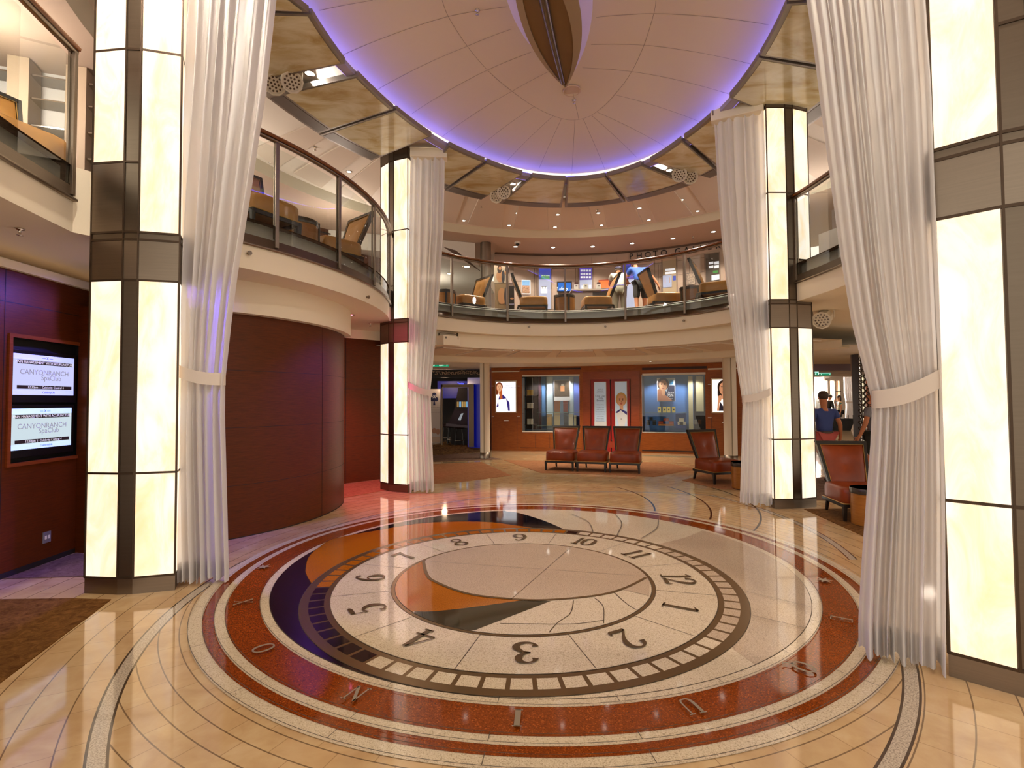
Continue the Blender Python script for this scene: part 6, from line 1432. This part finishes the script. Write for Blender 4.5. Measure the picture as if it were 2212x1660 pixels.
# left end: white ceiling patch, wall and exit signs
mb = MB(); P = [PY(955, 600, 19.0), PY(1062, 598, 19.0)]; mb.quad((-6, 19, ZF), (-.6, 19, ZF), (-.6, 19, 6.0), (-6, 19, 6.0)); struct('wall_gallery_end', mb, M('end_wall_pink', '#cdb09a', .6))
mb = MB(); mb.quad((-7.5, 12.2, 5.55), (-1.0, 14.3, 5.55), (-.62, 19, 5.55), (-7.5, 19, 5.55)); mb.quad((-7.5, 12.2, 5.55), (-1.0, 14.3, 5.55), (-1.0, 14.3, 5.99), (-7.5, 12.2, 5.99)); struct('ceiling_gallery_end', mb, M('end_ceiling', '#d8d2c6', .7))
mb = MB(); a, b, c, d = PY(957, 505, 13.0), PY(1037, 572, 15.5), PY(1037, 545, 15.5), PY(985, 502, 13.4); mb.quad((a.x, a.y, 5.50), (b.x, b.y, 5.50), (c.x, c.y, 5.52), (d.x, d.y, 5.52)); struct('trim_20', mb, M('soffit_brown', '#5a4230', .6))
for px, l in (((971.6, 550.5), 'left front'), ((1008.5, 576.5), 'right'), ((972, 591.5), 'left rear')): downlight(px, 5.545, 'round ceiling light at the left end of the photo gallery, %s' % l, 'lights at the left end of the photo gallery', .09)
q = PY(991, 600, 18.2); exitsign(tuple(q), .36, .11, 'green exit sign at the left end of the gallery, left one'); q = PY(1024, 598, 17.5); exitsign(tuple(q), .40, .11, 'green exit sign at the left end of the gallery, right one', letters=False)
q = G(1118, 524, 6.0); t = thing('dome_camera', 'small dark dome camera on the gallery soffit', 'security camera', q); mb = MB(); mb.lathe([(.09, 0), (.09, -.03), (.07, -.04)], q, 18); obj('housing', mb, WHITE, t); mb = MB(); mb.ball((q.x, q.y, q.z-.04), .055, 12); obj('lens_dome', mb, BLACK, t)
# upper chairs and tables behind the rear balustrade
p = lambda x, Y: (x-1106)/FPX*Y
TCH = make_chair('tan slipper chair at the far left of the rear balcony', 'tan leather chairs along the rear balcony', TANL, (p(1012, 12.2), 12.15, ZF), radians(-52), 0)
for x, Y, rz, l in ((1152, 12.35, 88, 'with its pale back to the portrait stand, second from the left'), (1292, 12.35, -88, 'left of the two leaning men'), (1437, 12.0, 95, 'right of the man in the blue jersey'), (1551, 10.9, 60, 'at the far right of the rear balcony')):
    dup(TCH, (p(x, Y), Y, ZF), radians(rz), 'tan slipper chair %s' % l, 'tan leather chairs along the rear balcony')
for x, Y, l in ((960, 11.6, 'at the far left of the rear balcony'), (1221, 12.2, 'in the middle of the rear balcony'), (1497, 11.4, 'at the right of the rear balcony')):
    drum('drum side table with dark top ' + l, (p(x, Y), Y, ZF), .47, .25, 'drum tables along the rear balcony', True)
# ================= left upper lounge behind the left balustrade =================
WU = M('upper_wall_cream', '#cbb9a4', .6)
mb = MB(); a, b = (-9.5, 8.2), (-3.2, 14.6); mb.quad((*a, ZF), (*b, ZF), (*b, 5.15), (*a, 5.15)); struct('wall_upper_left', mb, WU)
mb = MB(); mb.quad((*a, 5.15), (*b, 5.15), (*b, 6.0), (*a, 6.0)); struct('trim_21', mb, wood('upper_brown_veneer', '#3e2218', '#553226', .5))
dd = Vector((b[0]-a[0], b[1]-a[1], 0)).normalized(); q = W(652, 470, a, b); nn_ = Vector((dd.y, -dd.x, 0)); q = q + nn_*.04
t = thing('sign_lettering', 'thin black letters reading MODA seen through the left balustrade glass', 'sign', q); text('letter', 'MODA', .42, LK, q, dd, (0, 0, 1), t, .01, sx=1.3)
mb = MB(); c = q - Vector((0, 0, .26)); mb.box(c, (1.45, .02, .03), atan2(dd.y, dd.x)); obj('underline', mb, LK, t)
dup(TCH, (-2.72, 7.9, ZF), radians(-40), 'tan slipper chair right behind the left balustrade glass, near the lit column', 'tan leather chairs in the left upper lounge')
dup(TCH, (-3.08, 6.3, ZF), radians(60), 'tan slipper chair behind the left balustrade glass, near the white curtain', 'tan leather chairs in the left upper lounge')
drum('drum side table between the two tan chairs behind the left balustrade', (-2.92, 7.05, ZF), .47, .27, 'drum tables in the left upper lounge', True)
# upper left corner: white shelving and tan chairs
WSH = M('shelf_wall_white', '#e2dcd6', .5); t = thing('wall_shelving', 'white wall shelving with thin metal edges seen through the upper left glass', 'shelving', (-8.9, 8.7, ZF))
sa, sb = Vector((-7.4, 6.35, 0)), Vector((-4.95, 7.2, 0)); sd_ = (sb-sa).normalized(); sn_ = Vector((sd_.y, -sd_.x, 0)); rzw = atan2(sd_.y, sd_.x)
def SW(s_, o, z): p_ = sa + sd_*s_ + sn_*o; return (p_.x, p_.y, z)
mb = MB(); mb.box(SW(1.3, 0, 4.8), (2.6, .04, 2.38), rzw); obj('back_panel', mb, WSH, t)
for z in (4.1, 4.45, 4.8, 5.15, 5.5, 5.8): mb = MB(); mb.box(SW(1.3, .16, z), (2.6, .26, .018), rzw); obj('shelf', mb, CHROME, t)
for s_ in (.2, 1.15, 1.75, 2.5): mb = MB(); mb.box(SW(s_, .18, 4.8), (.22, .3, 2.38), rzw); obj('upright', mb, M('upright_beige', '#bfa98f', .6), t)
mb = MB(); mb.tube([SW(1.95 + .13*cos(pi*i/8), .36, 3.95 + .34*sin(pi*i/8)) for i in range(9)], .015, 6); tag(obj('necklace_stand', mb, CHROME, org=SW(1.95, .36, 3.9)), 'silver hoop stand before the white shelving at the upper left', 'stand')
dup(TCH, (-4.3, 3.55, ZF), radians(112), 'large tan slipper chair behind the upper left corner glass', 'tan leather chairs at the upper left corner')
dup(TCH, (-4.5, 4.55, ZF), radians(70), 'tan slipper chair with wooden edge at the upper left corner, nearer the lit column', 'tan leather chairs at the upper left corner')
for q_, l in (((-6.2, 5.7, 6.168), 'left'), ((-5.3, 6.2, 6.168), 'right')): downlight(None, 0, 'small downlight over the white shelving at the upper left, %s one' % l, 'downlights over the white shelving', .05, q=Vector(q_), e=50)
# right upper: pale wall and hanging rail behind the right balustrade
mb = MB(); mb.quad((7.7, 5.5, ZF), (7.5, 12.0, ZF), (7.5, 12.0, 6.0), (7.7, 5.5, 6.0)); struct('wall_upper_right', mb, M('right_wall_grey', '#b8aca4', .5))
t = thing('display_cabinet', 'pale cabinet with dark lower drawer behind the right balustrade glass', 'cabinet', (6.2, 9.2, ZF))
mb = MB(); mb.box((6.25, 9.0, 4.15), (.5, 1.6, 1.1), radians(15)); obj('body', mb, M('cabinet_white', '#d8d0c8', .5), t, bevel=.01)
mb = MB(); mb.box((5.98, 8.93, 3.9), (.02, .5, .25), radians(15)); obj('drawer', mb, M('cabinet_grey', '#5a524c', .4), t)
t = thing('garment_rail', 'white rail on brackets behind the right balustrade glass', 'rail', (5.6, 8.3, 4.7)); mb = MB(); mb.tube([(5.35, 8.0, 4.62), (5.45, 8.02, 4.62), (5.48, 8.02, 4.70), (6.1, 8.5, 4.68)], .022, 8); obj('tube', mb, WHITE, t); mb = MB(); mb.tube([(5.8, 8.27, 4.69), (5.8, 8.27, 3.65)], .02, 8); obj('upright', mb, WHITE, t)
def fill_point(q, e, col=(1, .86, .74), r=.12):  # bare fill light, no fixture modelled
    L = bpy.data.lights.new('lamp', 'POINT'); L.energy = e; L.color = col; L.shadow_soft_size = r; o = bpy.data.objects.new('lamp', L); COL.objects.link(o); o.location = q
# added fill lights on the upper decks, without fixtures
for q, e in (((-5.2, 8.6, 5.2), 60), ((-6.6, 10.0, 5.0), 60), ((-3.9, 11.6, 5.1), 60), ((-5.9, 5.6, 5.4), 70), ((-5.0, 2.0, 5.0), 40), ((5.9, 7.6, 5.2), 40), ((6.2, 10.5, 5.2), 40), ((-2.6, 16.5, 5.0), 50)): fill_point(q, e)
fill_point((12, 22, 2.4), 350); fill_point((17, 29, 2.4), 1500); fill_point((8.3, 10.5, 2.3), 25)  # added fill for the far room and right opening, no fixtures
# coloured lamps: blue pair behind the near column, violet spots for wall streak and mullion
downlight(None, 0, 'blue downlight under the left balcony behind the near lit column, front one', 'blue downlights behind the near lit column', .085, M('downlight_blue', '#ffffff', .4, emit='#6a6aff', es=6), q=Vector((-3.95, 5.35, ZC-.001)))
downlight(None, 0, 'blue downlight under the left balcony behind the near lit column, rear one', 'blue downlights behind the near lit column', .085, M('downlight_blue'), q=Vector((-3.75, 5.75, ZC-.001)))
spot((-3.75, 5.45, ZC), 230, (.16, .13, 1.0), 165, .3, .08)
spot((3.2, 11.6, 5.95), 3000, (.22, .08, 1.0), 13, .8, .05, (-2.78, 6.95, 1.35))  # added spot imitating the blue reflection streak on the curved wall
spot((1.3, 1.2, 5.9), 2600, (.18, .08, 1.0), 5, .8, .05, (4.17, 7.6, 1.75))
spot((-1.6, 8.2, 3.0), 20, (1, .1, .3), 60, .8, .05, (-2.2, 9.3, 2.7))
# ================= right rear opening =================
rb = lambda x, y, Y: PY(x, y, Y)
BLK = M('bulkhead_mauve', '#8f8296', .6); BRZ = M('bulkhead_bronze', '#9a8672', .35, .6)
mb = MB(); a, b = rb(1740, 772, 16), rb(1852, 800, 16); mb.box(((a.x+b.x)/2+2.0, 16.15, (a.z+b.z)/2), (abs(b.x-a.x)+4, .3, a.z-b.z)); struct('trim_22', mb, BLK)
mb = MB()
for y0, y1, Y in ((798, 803, 18), (806, 811, 21)): a, b = rb(1740, y0, Y), rb(1852, y1, Y); mb.box(((a.x+b.x)/2+2.0, Y, (a.z+b.z)/2), (abs(b.x-a.x)+4, .2, a.z-b.z+.10))
struct('trim_23', mb, BRZ)
mb = MB(); mb.quad((6, 34, 0), (34, 34, 0), (34, 34, 6), (6, 34, 6)); struct('wall_right_far', mb, M('far_wall_white', '#e0d8cc', .6, emit='#fff2dc', es=.0))
mb = MB(); mb.quad((6, 16, 3.25), (34, 16, 3.25), (34, 34, 3.25), (6, 34, 3.25)); struct('ceiling_right_far', mb, CEILW)
q = rb(1763, 807, 17); q2 = rb(1776, 809.5, 17.5); exitsign((q.x+.02, q.y, q.z-.02), .12, .10, 'small green exit lamp beside the right rear lit column', letters=False); exitsign((q2.x+.1, q2.y, q2.z), .38, .07, 'flat green exit sign over the right rear opening', letters=False)
# distant lit columns and curtains
ONF = onyx('backlit_onyx_far', 1.25)
t = thing('lit_column', 'distant pair of lit columns seen through the right rear opening', 'column', rb(1790, 905, 30), kind='thing')
for x0, x1 in ((1776, 1790), (1795, 1805)): pbox('light_panel', x0, 823, x1, 918, 30, .3, ONF, t)
pbox('mullion', 1790, 818, 1795, 918, 30.02, .3, STEEL, t); pbox('mullion', 1805, 821, 1807, 918, 29.9, .3, BLACKW, t); pbox('plinth', 1775, 916, 1807, 922, 29.9, .5, STEEL, t)
pbox('side_panel', 1808, 823, 1816, 918, 30, .3, M('peach_panel', '#d8b08a', .5, emit='#d8a878', es=.5), t)
for y in (845, 868, 891): pbox('dark_joint', 1806, y, 1817, y+1.5, 29.95, .3, BLACKW, t)
def farcurt(x0, x1, lab, seed):
    t = thing('curtain', lab, 'curtain', rb((x0+x1)/2, 925, 28), 'distant white curtains'); mb = MB(); n = 40; rows = []
    for j, (y, k) in enumerate(((815, 1), (850, .95), (867, .8), (880, .78), (928, .9))):
        rows.append([tuple(Vector(rb((x1 if seed else x0) + ((x0-x1) if seed else (x1-x0))*k*i/n, y, 28)) + Vector((0, .08*sin(i*.9), 0))) for i in range(n+1)])
    for A_, B_ in zip(rows, rows[1:]): mb.strip(A_, B_)
    obj('drape', mb, CLOTH, t)
    a, b = rb(x0+4, 869, 27.9), rb(x1, 866, 27.9); mb = MB(); mb.box(((a.x+b.x)/2, 27.85, a.z), (abs(a.x-b.x), .05, .08)); obj('tieback', mb, CLOTHB, t)
farcurt(1822, 1846, 'distant white curtain behind the woman in the floral top', 1); farcurt(1760, 1777, 'distant white curtain beside the distant lit columns', 0)
# table with black cloth
t = thing('cloth_table', 'table under a black draped cloth in the far room', 'table', rb(1818, 938, 26)); KC = M('cloth_black', '#0a0a0a', .8)
A1 = [rb(x, y, 26) for x, y in ((1792, 905), (1846, 905), (1846, 908), (1838, 930), (1832, 937), (1792, 939))]; mb = MB(); n = len(A1); dpt = Vector((0, 1.2, 0)); mb.add([tuple(p) for p in A1] + [tuple(p + dpt) for p in A1], [tuple(range(n)), tuple(range(2*n-1, n-1, -1))] + [(i, n+i, n+(i+1) % n, (i+1) % n) for i in range(n)]); obj('cloth', mb, KC, t)
for x, y, c_, l in ((1806, 903, '#b8b0a8', 'pale'), (1812, 902.5, '#a04030', 'red'), (1820, 903, '#d0c8c0', 'white')):
    o = pbox('paper_stack', x-3, y-1, x+3, y+2, 26.2, .4, M('paper_'+l, c_, .6)); tag(o, '%s stack of papers on the black draped table' % l, 'papers')
for x, l in ((1843, 'right'), (1833, 'middle')):
    o = pbox('desk_microphone', x-.4, 897, x+.4, 905, 26.3, .03, BLACK); tag(o, 'small dark upright stand on the black draped table, %s one' % l, 'stand')
# dark post and ring screen, timber wall beyond
o = MB(); a, b = rb(1847.5, 808, 12.5), rb(1854, 808, 12.5); mb = MB(); mb.box(((a.x+b.x)/2, 12.5, 1.36), (b.x-a.x, .25, 2.72)); t0 = tag(obj('dark_post', mb, M('post_dark_red', '#2a0e06', .35), org=((a.x+b.x)/2, 12.5, 0)), 'dark red post at the right of the far opening', 'post')
t = thing('ring_screen', 'hanging screen of linked bronze rings beside the dark post', 'screen', rb(1862, 945, 12.3)); RING = M('ring_bronze', '#3a2c20', .3, .7)
for ci, x in enumerate((1858, 1864.5, 1871, 1877.5)):
    for k in range(14):
        cy = 776 + k*12.5 + (6 if ci % 2 else 0)
        if ci == 0: r = 3.0
        else: r = 5.2
        c = rb(x, cy, 12.2); rr = r*12.2/FPX; mb = MB(); mb.tube([(c.x+rr*cos(2*pi*i/16), 12.2+.02*sin(2*pi*i/16), c.z+rr*sin(2*pi*i/16)) for i in range(17)], .012, 5, cap=False); obj('ring', mb, RING, t)
for x in (1856, 1866.5): mb = MB(); a = rb(x, 765, 12.3); mb.tube([(a.x, 12.3, a.z), (a.x, 12.3, 0)], .014, 6); obj('rod', mb, CHROME, t)
mb = MB(); a, b = rb(1866, 800, 13.2), rb(1960, 800, 13.2); mb.quad((a.x, 13.2, 0), (b.x+2, 13.2, 0), (b.x+2, 13.2, 2.75), (a.x, 13.2, 2.75)); struct('wall_right_timber', mb, wood('orange_veneer', '#8a3a10', '#a24c1a', .4))
mb = MB(); a = rb(1861, 800, 13.1); mb.box((a.x, 13.1, 1.38), (.05, .05, 2.75)); tag(obj('light_column_strip', mb, M('strip_lit', '#fff', .4, emit='#f0dca8', es=.8), org=(a.x, 13.1, 0)), 'thin lit vertical strip behind the ring screen', 'light strip')
struct('trim_24', MB().box((PY(1853, 785, 12.55).x, 12.55, PY(1853, 785, 12.55).z), (.16, .3, .60)), M('cap_taupe', '#8a7464', .5)); pass

# ================= people =================
SKIN = M('skin', '#b4714c', .5, spec=.3); SKINL = M('skin_light', '#c98d68', .5, spec=.3); HAIRG = M('hair_grey_brown', '#4a3426', .7); HAIRB = M('hair_black', '#120c0a', .5)
def skinned(name, nodes, edges, mat, parent, sub=2, root=0):
    me = bpy.data.meshes.new(name); base = Vector(parent['_o'][:]); me.from_pydata([Vector(n[0]) for n in nodes], edges, []); me.update(); me.materials.append(mat)
    o = bpy.data.objects.new(name, me); o['_o'] = list(base); link(o, parent); md = o.modifiers.new('skin', 'SKIN'); md.use_smooth_shade = True; md.branch_smoothing = .6
    for i, n in enumerate(nodes):
        r = n[1]; me.skin_vertices[0].data[i].radius = r if isinstance(r, tuple) else (r, r); me.skin_vertices[0].data[i].use_root = (i == root)
    s = o.modifiers.new('sub', 'SUBSURF'); s.levels = sub; s.render_levels = sub
    return o
def person(label, loc, rz, J, top, bottom, shoe, hair=HAIRG, cap=None, h=1.0, skin=SKIN, short_sleeve=True, shorts=True, longhair=False, belt=None, skirt=False):
    """J: joint overrides in the person's own frame (x right, y forward, z up)"""
    K = dict(pel=(0, 0, .95), wst=(0, 0, 1.08), chs=(0, .01, 1.30), nck=(0, 0, 1.47), hd0=(0, .02, 1.56), hd1=(0, .03, 1.68), crn=(0, .02, 1.74),
             sr=(.18, 0, 1.40), er=(.25, -.02, 1.12), wr=(.27, .04, .88), hr=(.275, .06, .80), sl=(-.18, 0, 1.40), el=(-.25, -.02, 1.12), wl=(-.27, .04, .88), hl=(-.275, .06, .80),
             pr=(.095, 0, .90), kr=(.10, .02, .50), ar=(.10, 0, .09), tr=(.11, .13, .04), pl=(-.095, 0, .90), kl=(-.10, .02, .50), al=(-.10, 0, .09), tl=(-.11, .13, .04)); K.update(J)
    for k in K: K[k] = tuple(c*h for c in K[k])
    t = thing('person', label, 'person', (0, 0, 0))
    N = [('pel', (.12, .09)), ('wst', (.11, .088)), ('chs', (.12, .09)), ('nck', (.055, .055)), ('hd0', (.072, .08)), ('hd1', (.082, .095)), ('crn', (.05, .06)), ('sr', .052), ('er', .043), ('wr', .030), ('hr', (.042, .02)), ('sl', .052), ('el', .043), ('wl', .030), ('hl', (.042, .02)),
         ('pr', .092), ('kr', .058), ('ar', .038), ('tr', .032), ('pl', .092), ('kl', .058), ('al', .038), ('tl', .032)]
    ix = {n: i for i, (n, _) in enumerate(N)}
    E_ = [('pel', 'wst'), ('wst', 'chs'), ('chs', 'nck'), ('nck', 'hd0'), ('hd0', 'hd1'), ('hd1', 'crn'), ('chs', 'sr'), ('sr', 'er'), ('er', 'wr'), ('wr', 'hr'), ('chs', 'sl'), ('sl', 'el'), ('el', 'wl'), ('wl', 'hl'), ('pel', 'pr'), ('pr', 'kr'), ('kr', 'ar'), ('ar', 'tr'), ('pel', 'pl'), ('pl', 'kl'), ('kl', 'al'), ('al', 'tl')]
    nodes = [(K[n], tuple(c*h for c in (r if isinstance(r, tuple) else (r, r)))) for n, r in N]; edges = [(ix[a], ix[b]) for a, b in E_]
    # fingers and thumb: own short chains rooted in the palm
    for s, hk, wk in ((1, 'hr', 'wr'), (-1, 'hl', 'wl')):
        hp = Vector(K[hk]); d = (hp - Vector(K[wk])).normalized(); sd = Vector((0, 1, 0)) if abs(d.y) < .7 else Vector((1, 0, 0)); sd = (sd - d*sd.dot(d)).normalized(); bi = ix[hk]
        for f, (o_, L) in enumerate(((-.030, .070), (-.010, .080), (.010, .076), (.030, .060))):
            a = hp + sd*o_*h + d*.02*h; m_ = a + d*L*.55*h; e = m_ + (d*.7 + Vector((-s*.3, 0, 0))).normalized()*L*.45*h
            i0 = len(nodes); nodes += [(tuple(a), (.010*h, .010*h)), (tuple(m_), (.009*h, .009*h)), (tuple(e), (.007*h, .007*h))]; edges += [(bi, i0), (i0, i0+1), (i0+1, i0+2)]
        a = hp + sd*.035*h - d*.02*h; e = a + (sd*.6 + d*.6).normalized()*.05*h; i0 = len(nodes); nodes += [(tuple(a), (.012*h, .012*h)), (tuple(e), (.009*h, .009*h))]; edges += [(bi, i0), (i0, i0+1)]
    body = skinned('body', nodes, edges, skin, t)
    V = lambda k: Vector(K[k]); mid = lambda a, b, f: tuple(V(a).lerp(V(b), f)); g = .018
    # shirt
    se = .62 if short_sleeve else 1.0; sn = [(mid('pel', 'wst', -.1), (.172, .142)), (K['wst'], (.168, .14)), (K['chs'], (.185, .145)), (mid('chs', 'nck', .80), (.085, .08)), (K['sr'], .088), (mid('sr', 'er', se if short_sleeve else 1), .064), (K['sl'], .088), (mid('sl', 'el', se if short_sleeve else 1), .064)]
    ed = [(0, 1), (1, 2), (2, 3), (2, 4), (4, 5), (2, 6), (6, 7)]
    if not short_sleeve: sn += [(mid('er', 'wr', .95), .042), (mid('el', 'wl', .95), .042)]; ed += [(5, 8), (7, 9)]
    skinned('shirt', [(p_, tuple(c*h for c in (r if isinstance(r, tuple) else (r, r)))) for p_, r in sn], ed, top, t)
    f = .92 if shorts else 1.9
    def leg(s): return mid('p'+s, 'k'+s, .95) 
    bn = [(K['pel'], (.165, .135)), (K['pr'], .118), (mid('pr', 'kr', .95 if shorts else 1), .085 if shorts else .072), (K['pl'], .118), (mid('pl', 'kl', .95 if shorts else 1), .085 if shorts else .072)]; bd = [(0, 1), (1, 2), (0, 3), (3, 4)]
    if not shorts: bn += [(mid('kr', 'ar', .92), .058), (mid('kl', 'al', .92), .058)]; bd += [(2, 5), (4, 6)]
    skinned('shorts' if shorts else 'trousers', [(p_, tuple(c*h for c in (r if isinstance(r, tuple) else (r, r)))) for p_, r in bn], bd, bottom, t)
    for s in 'rl':
        a, b = V('a'+s), V('t'+s); dn = Vector((0, 0, -.045*h)); skinned('shoe', [(tuple(a + dn*.9 - (b-a)*.3), (.042*h, .04*h)), (tuple(a.lerp(b, .5) + dn*.4), (.046*h, .04*h)), (tuple(b + (b-a)*.15), (.040*h, .028*h))], [(0, 1), (1, 2)], shoe, t, 1)
    hd, cn = V('hd1'), V('crn'); up = (cn - V('hd0')).normalized()
    # hair: rounded shell over crown and back
    mb = MB(); c = hd + Vector((0, -.012*h, .012*h)); rg = []
    mb.ball(tuple(c), .102*h, 16, 0, (.92, 1.04, .98)) if cap is None else mb.ball(tuple(c - Vector((0, .0, .03*h))), .098*h, 14, 0, (.92, 1.0, .75)); hb = obj('hair', mb, hair, t)
    for v in hb.data.vertices: pass
    if cap is not None:
        mb = MB(); c2 = hd + up*.045*h; mb.ball(tuple(c2), .105*h, 16, 0, (.92, 1.05, .62)); co = obj('cap', mb, cap, t); mb = MB(); mb.ball(tuple(c2 + Vector((0, .12*h, -.02*h))), .07*h, 12, 0, (.95, .8, .12)); obj('cap_peak', mb, cap, co)
    if longhair: mb = MB(); mb.ball(tuple(hd + Vector((0, -.06*h, -.10*h))), .10*h, 14, 0, (.9, .6, 1.9)); obj('long_hair', mb, hair, hb)
    # face
    fc = hd + Vector((0, .095*h, -.035*h)); mb = MB(); mb.ball(tuple(fc + Vector((0, .012*h, 0))), .014*h, 8, 0, (.8, 1.1, 1.5)); obj('nose', mb, skin, body)
    for s in (-1, 1):
        mb = MB(); mb.ball(tuple(fc + Vector((s*.03*h, -.008*h, .028*h))), .009*h, 8); obj('eye', mb, M('eye_dark', '#140c08', .3), body)
        mb = MB(); mb.ball(tuple(hd + Vector((s*.085*h, .0, -.035*h))), .022*h, 8, 0, (.4, .8, 1.3)); obj('ear', mb, skin, body)
    mb = MB(); mb.ball(tuple(fc + Vector((0, -.006*h, -.04*h))), .022*h, 8, 0, (1, .4, .3)); obj('mouth', mb, M('lips', '#8a4236', .5), body)
    if belt: mb = MB(); c = V('pel').lerp(V('wst'), .22); mb.lathe([(.162*h, -.018), (.166*h, 0), (.162*h, .018)], tuple(c), 24); o = obj('belt', mb, belt, t); o.scale = (1, .84, 1)
    t.location = loc; t.rotation_euler = (0, 0, rz); return t
SOLE = M('shoe_brown', '#2a1a10', .5)
x = (1779-1106)/FPX*9.9
person('bald man seen from behind in blue tee shirt and salmon shorts, walking away', (x, 9.9, 0.007), radians(-6), dict(kl=(-.10, -.10, .50), al=(-.10, -.42, .22), tl=(-.10, -.42, .10), pr=(.09, .0, .90), kr=(.07, .03, .50), ar=(.05, .02, .09), tr=(.07, .15, .04), wr=(.30, .02, .88), er=(.27, -.04, 1.13), hr=(.30, .05, .80)), M('tee_blue', '#34447e', .8), M('shorts_salmon', '#b4524a', .8), SOLE, hair=M('hair_fringe_brown', '#3a281c', .7), h=.975, belt=M('belt_brown', '#3a2414', .5))
X2 = rb(1797, 905, 27.3); person('man in a black suit bending over the black draped table', (X2.x, 27.6, 0), radians(-60), dict(nck=(0, .12, 1.45), hd0=(0, .18, 1.53), hd1=(0, .24, 1.62), crn=(0, .26, 1.68), chs=(0, .07, 1.30)), M('suit_black', '#14100e', .7), M('suit_black'), SOLE, hair=HAIRB, short_sleeve=False, shorts=False, h=1.05)
FLO = M('blouse_floral', '#c8b878', .7, var=0); nt = FLO.node_tree; b_ = [n for n in nt.nodes if n.type == 'BSDF_PRINCIPLED'][0]; nt.links.new(ramp(nt, noise(nt, coords(nt), 14, 2), [(.40, '#2f6a6a'), (.48, '#e0d8b0'), (.56, '#d8a030'), (.64, '#e8e0d0')]), b_.inputs['Base Color'])
X3 = rb(1820, 905, 27.3); person('woman with long dark hair in a floral blouse behind the black draped table', (X3.x, 27.5, 0), radians(70), dict(er=(.25, .15, 1.2), wr=(.12, .22, 1.42), hr=(.08, .2, 1.5)), FLO, M('skirt_black', '#100e0e', .7), SOLE, hair=M('hair_dark_brown', '#1e120c', .5), longhair=True, shorts=False, h=1.0, skin=SKINL)
X4 = (1890-1106)/FPX*9.6; person('person mostly hidden by the right curtain, forearm and grey shirt edge showing', (X4, 9.6, 0.0), radians(20), dict(er=(.26, -.06, 1.14), el=(-.27, .0, 1.14), wl=(-.34, .06, .92), hl=(-.37, .09, .85)), M('shirt_grey', '#74727a', .8), M('shorts_dark', '#2a2c26', .8), SOLE)
# two men leaning at the upper counter
lean = dict(wst=(0, .06, 1.08), chs=(0, .20, 1.26), nck=(0, .31, 1.38), hd0=(0, .37, 1.44), hd1=(0, .42, 1.53), crn=(0, .43, 1.60), sr=(.18, .22, 1.36), sl=(-.18, .22, 1.36), er=(.24, .36, 1.12), wr=(.14, .56, 1.08), hr=(.10, .63, 1.08), el=(-.24, .36, 1.12), wl=(-.14, .56, 1.08), hl=(-.10, .63, 1.08))
x = (1341-1106)/FPX*13.3; person('man in a pale grey shirt and navy cap leaning over beside the man in blue', (x*13.6/13.3, 13.6, ZF), radians(-8), lean, M('shirt_pale_grey', '#b8b2a8', .8), M('trousers_khaki', '#6e6656', .8), SOLE, cap=M('cap_navy', '#1c1c3a', .7), shorts=False, h=1.0)
l2 = dict(lean); l2.update(er=(.40, .20, 1.14), wr=(.50, .12, .95), hr=(.53, .12, .87), kr=(.10, .0, .50), al=(-.15, -.15, .12), kl=(-.12, -.02, .5))
x = (1387-1106)/FPX*13.3; person('man in a blue jersey, black shorts and black cap leaning forward', (x*13.0/13.3, 13.0, ZF), radians(6), l2, M('jersey_blue', '#1f4fa8', .7), M('shorts_black', '#0e0e10', .8), M('shoe_white', '#c8c4bc', .5), cap=M('cap_black', '#0c0a0c', .7), h=1.0)
# ================= light =================
w = bpy.data.worlds.new('world'); SC.world = w; w.use_nodes = True; bg = w.node_tree.nodes['Background']
bg.inputs[0].default_value = (1.0, .90, .76, 1); bg.inputs[1].default_value = 1.3
for a_ in (185, 205, 225, 245, 265, 285, 305, 325, 345): p_ = ell(IC, IA*1.16, IB*1.3, IT, radians(a_ - 75)); spot((p_[0], p_[1], 6.1), 330, (1, .88, .72), 150, .7, .06)  # added fill spots out of view over the near ceiling ring, no fixtures
SC.view_settings.view_transform = 'Standard'; SC.view_settings.look = 'None'; SC.view_settings.gamma = 1; SC.view_settings.exposure = 0.0
SC.view_settings.use_curve_mapping = False
SC.cycles.use_denoising = True; SC.cycles.use_light_tree = False; SC.cycles.max_bounces = 6; SC.cycles.diffuse_bounces = 3; SC.cycles.glossy_bounces = 3; SC.cycles.transparent_max_bounces = 12; SC.cycles.use_adaptive_sampling = True; SC.cycles.adaptive_threshold = .05; SC.cycles.adaptive_min_samples = 16; SC.cycles.sample_clamp_indirect = 4; SC.cycles.caustics_reflective = False; SC.cycles.caustics_refractive = False
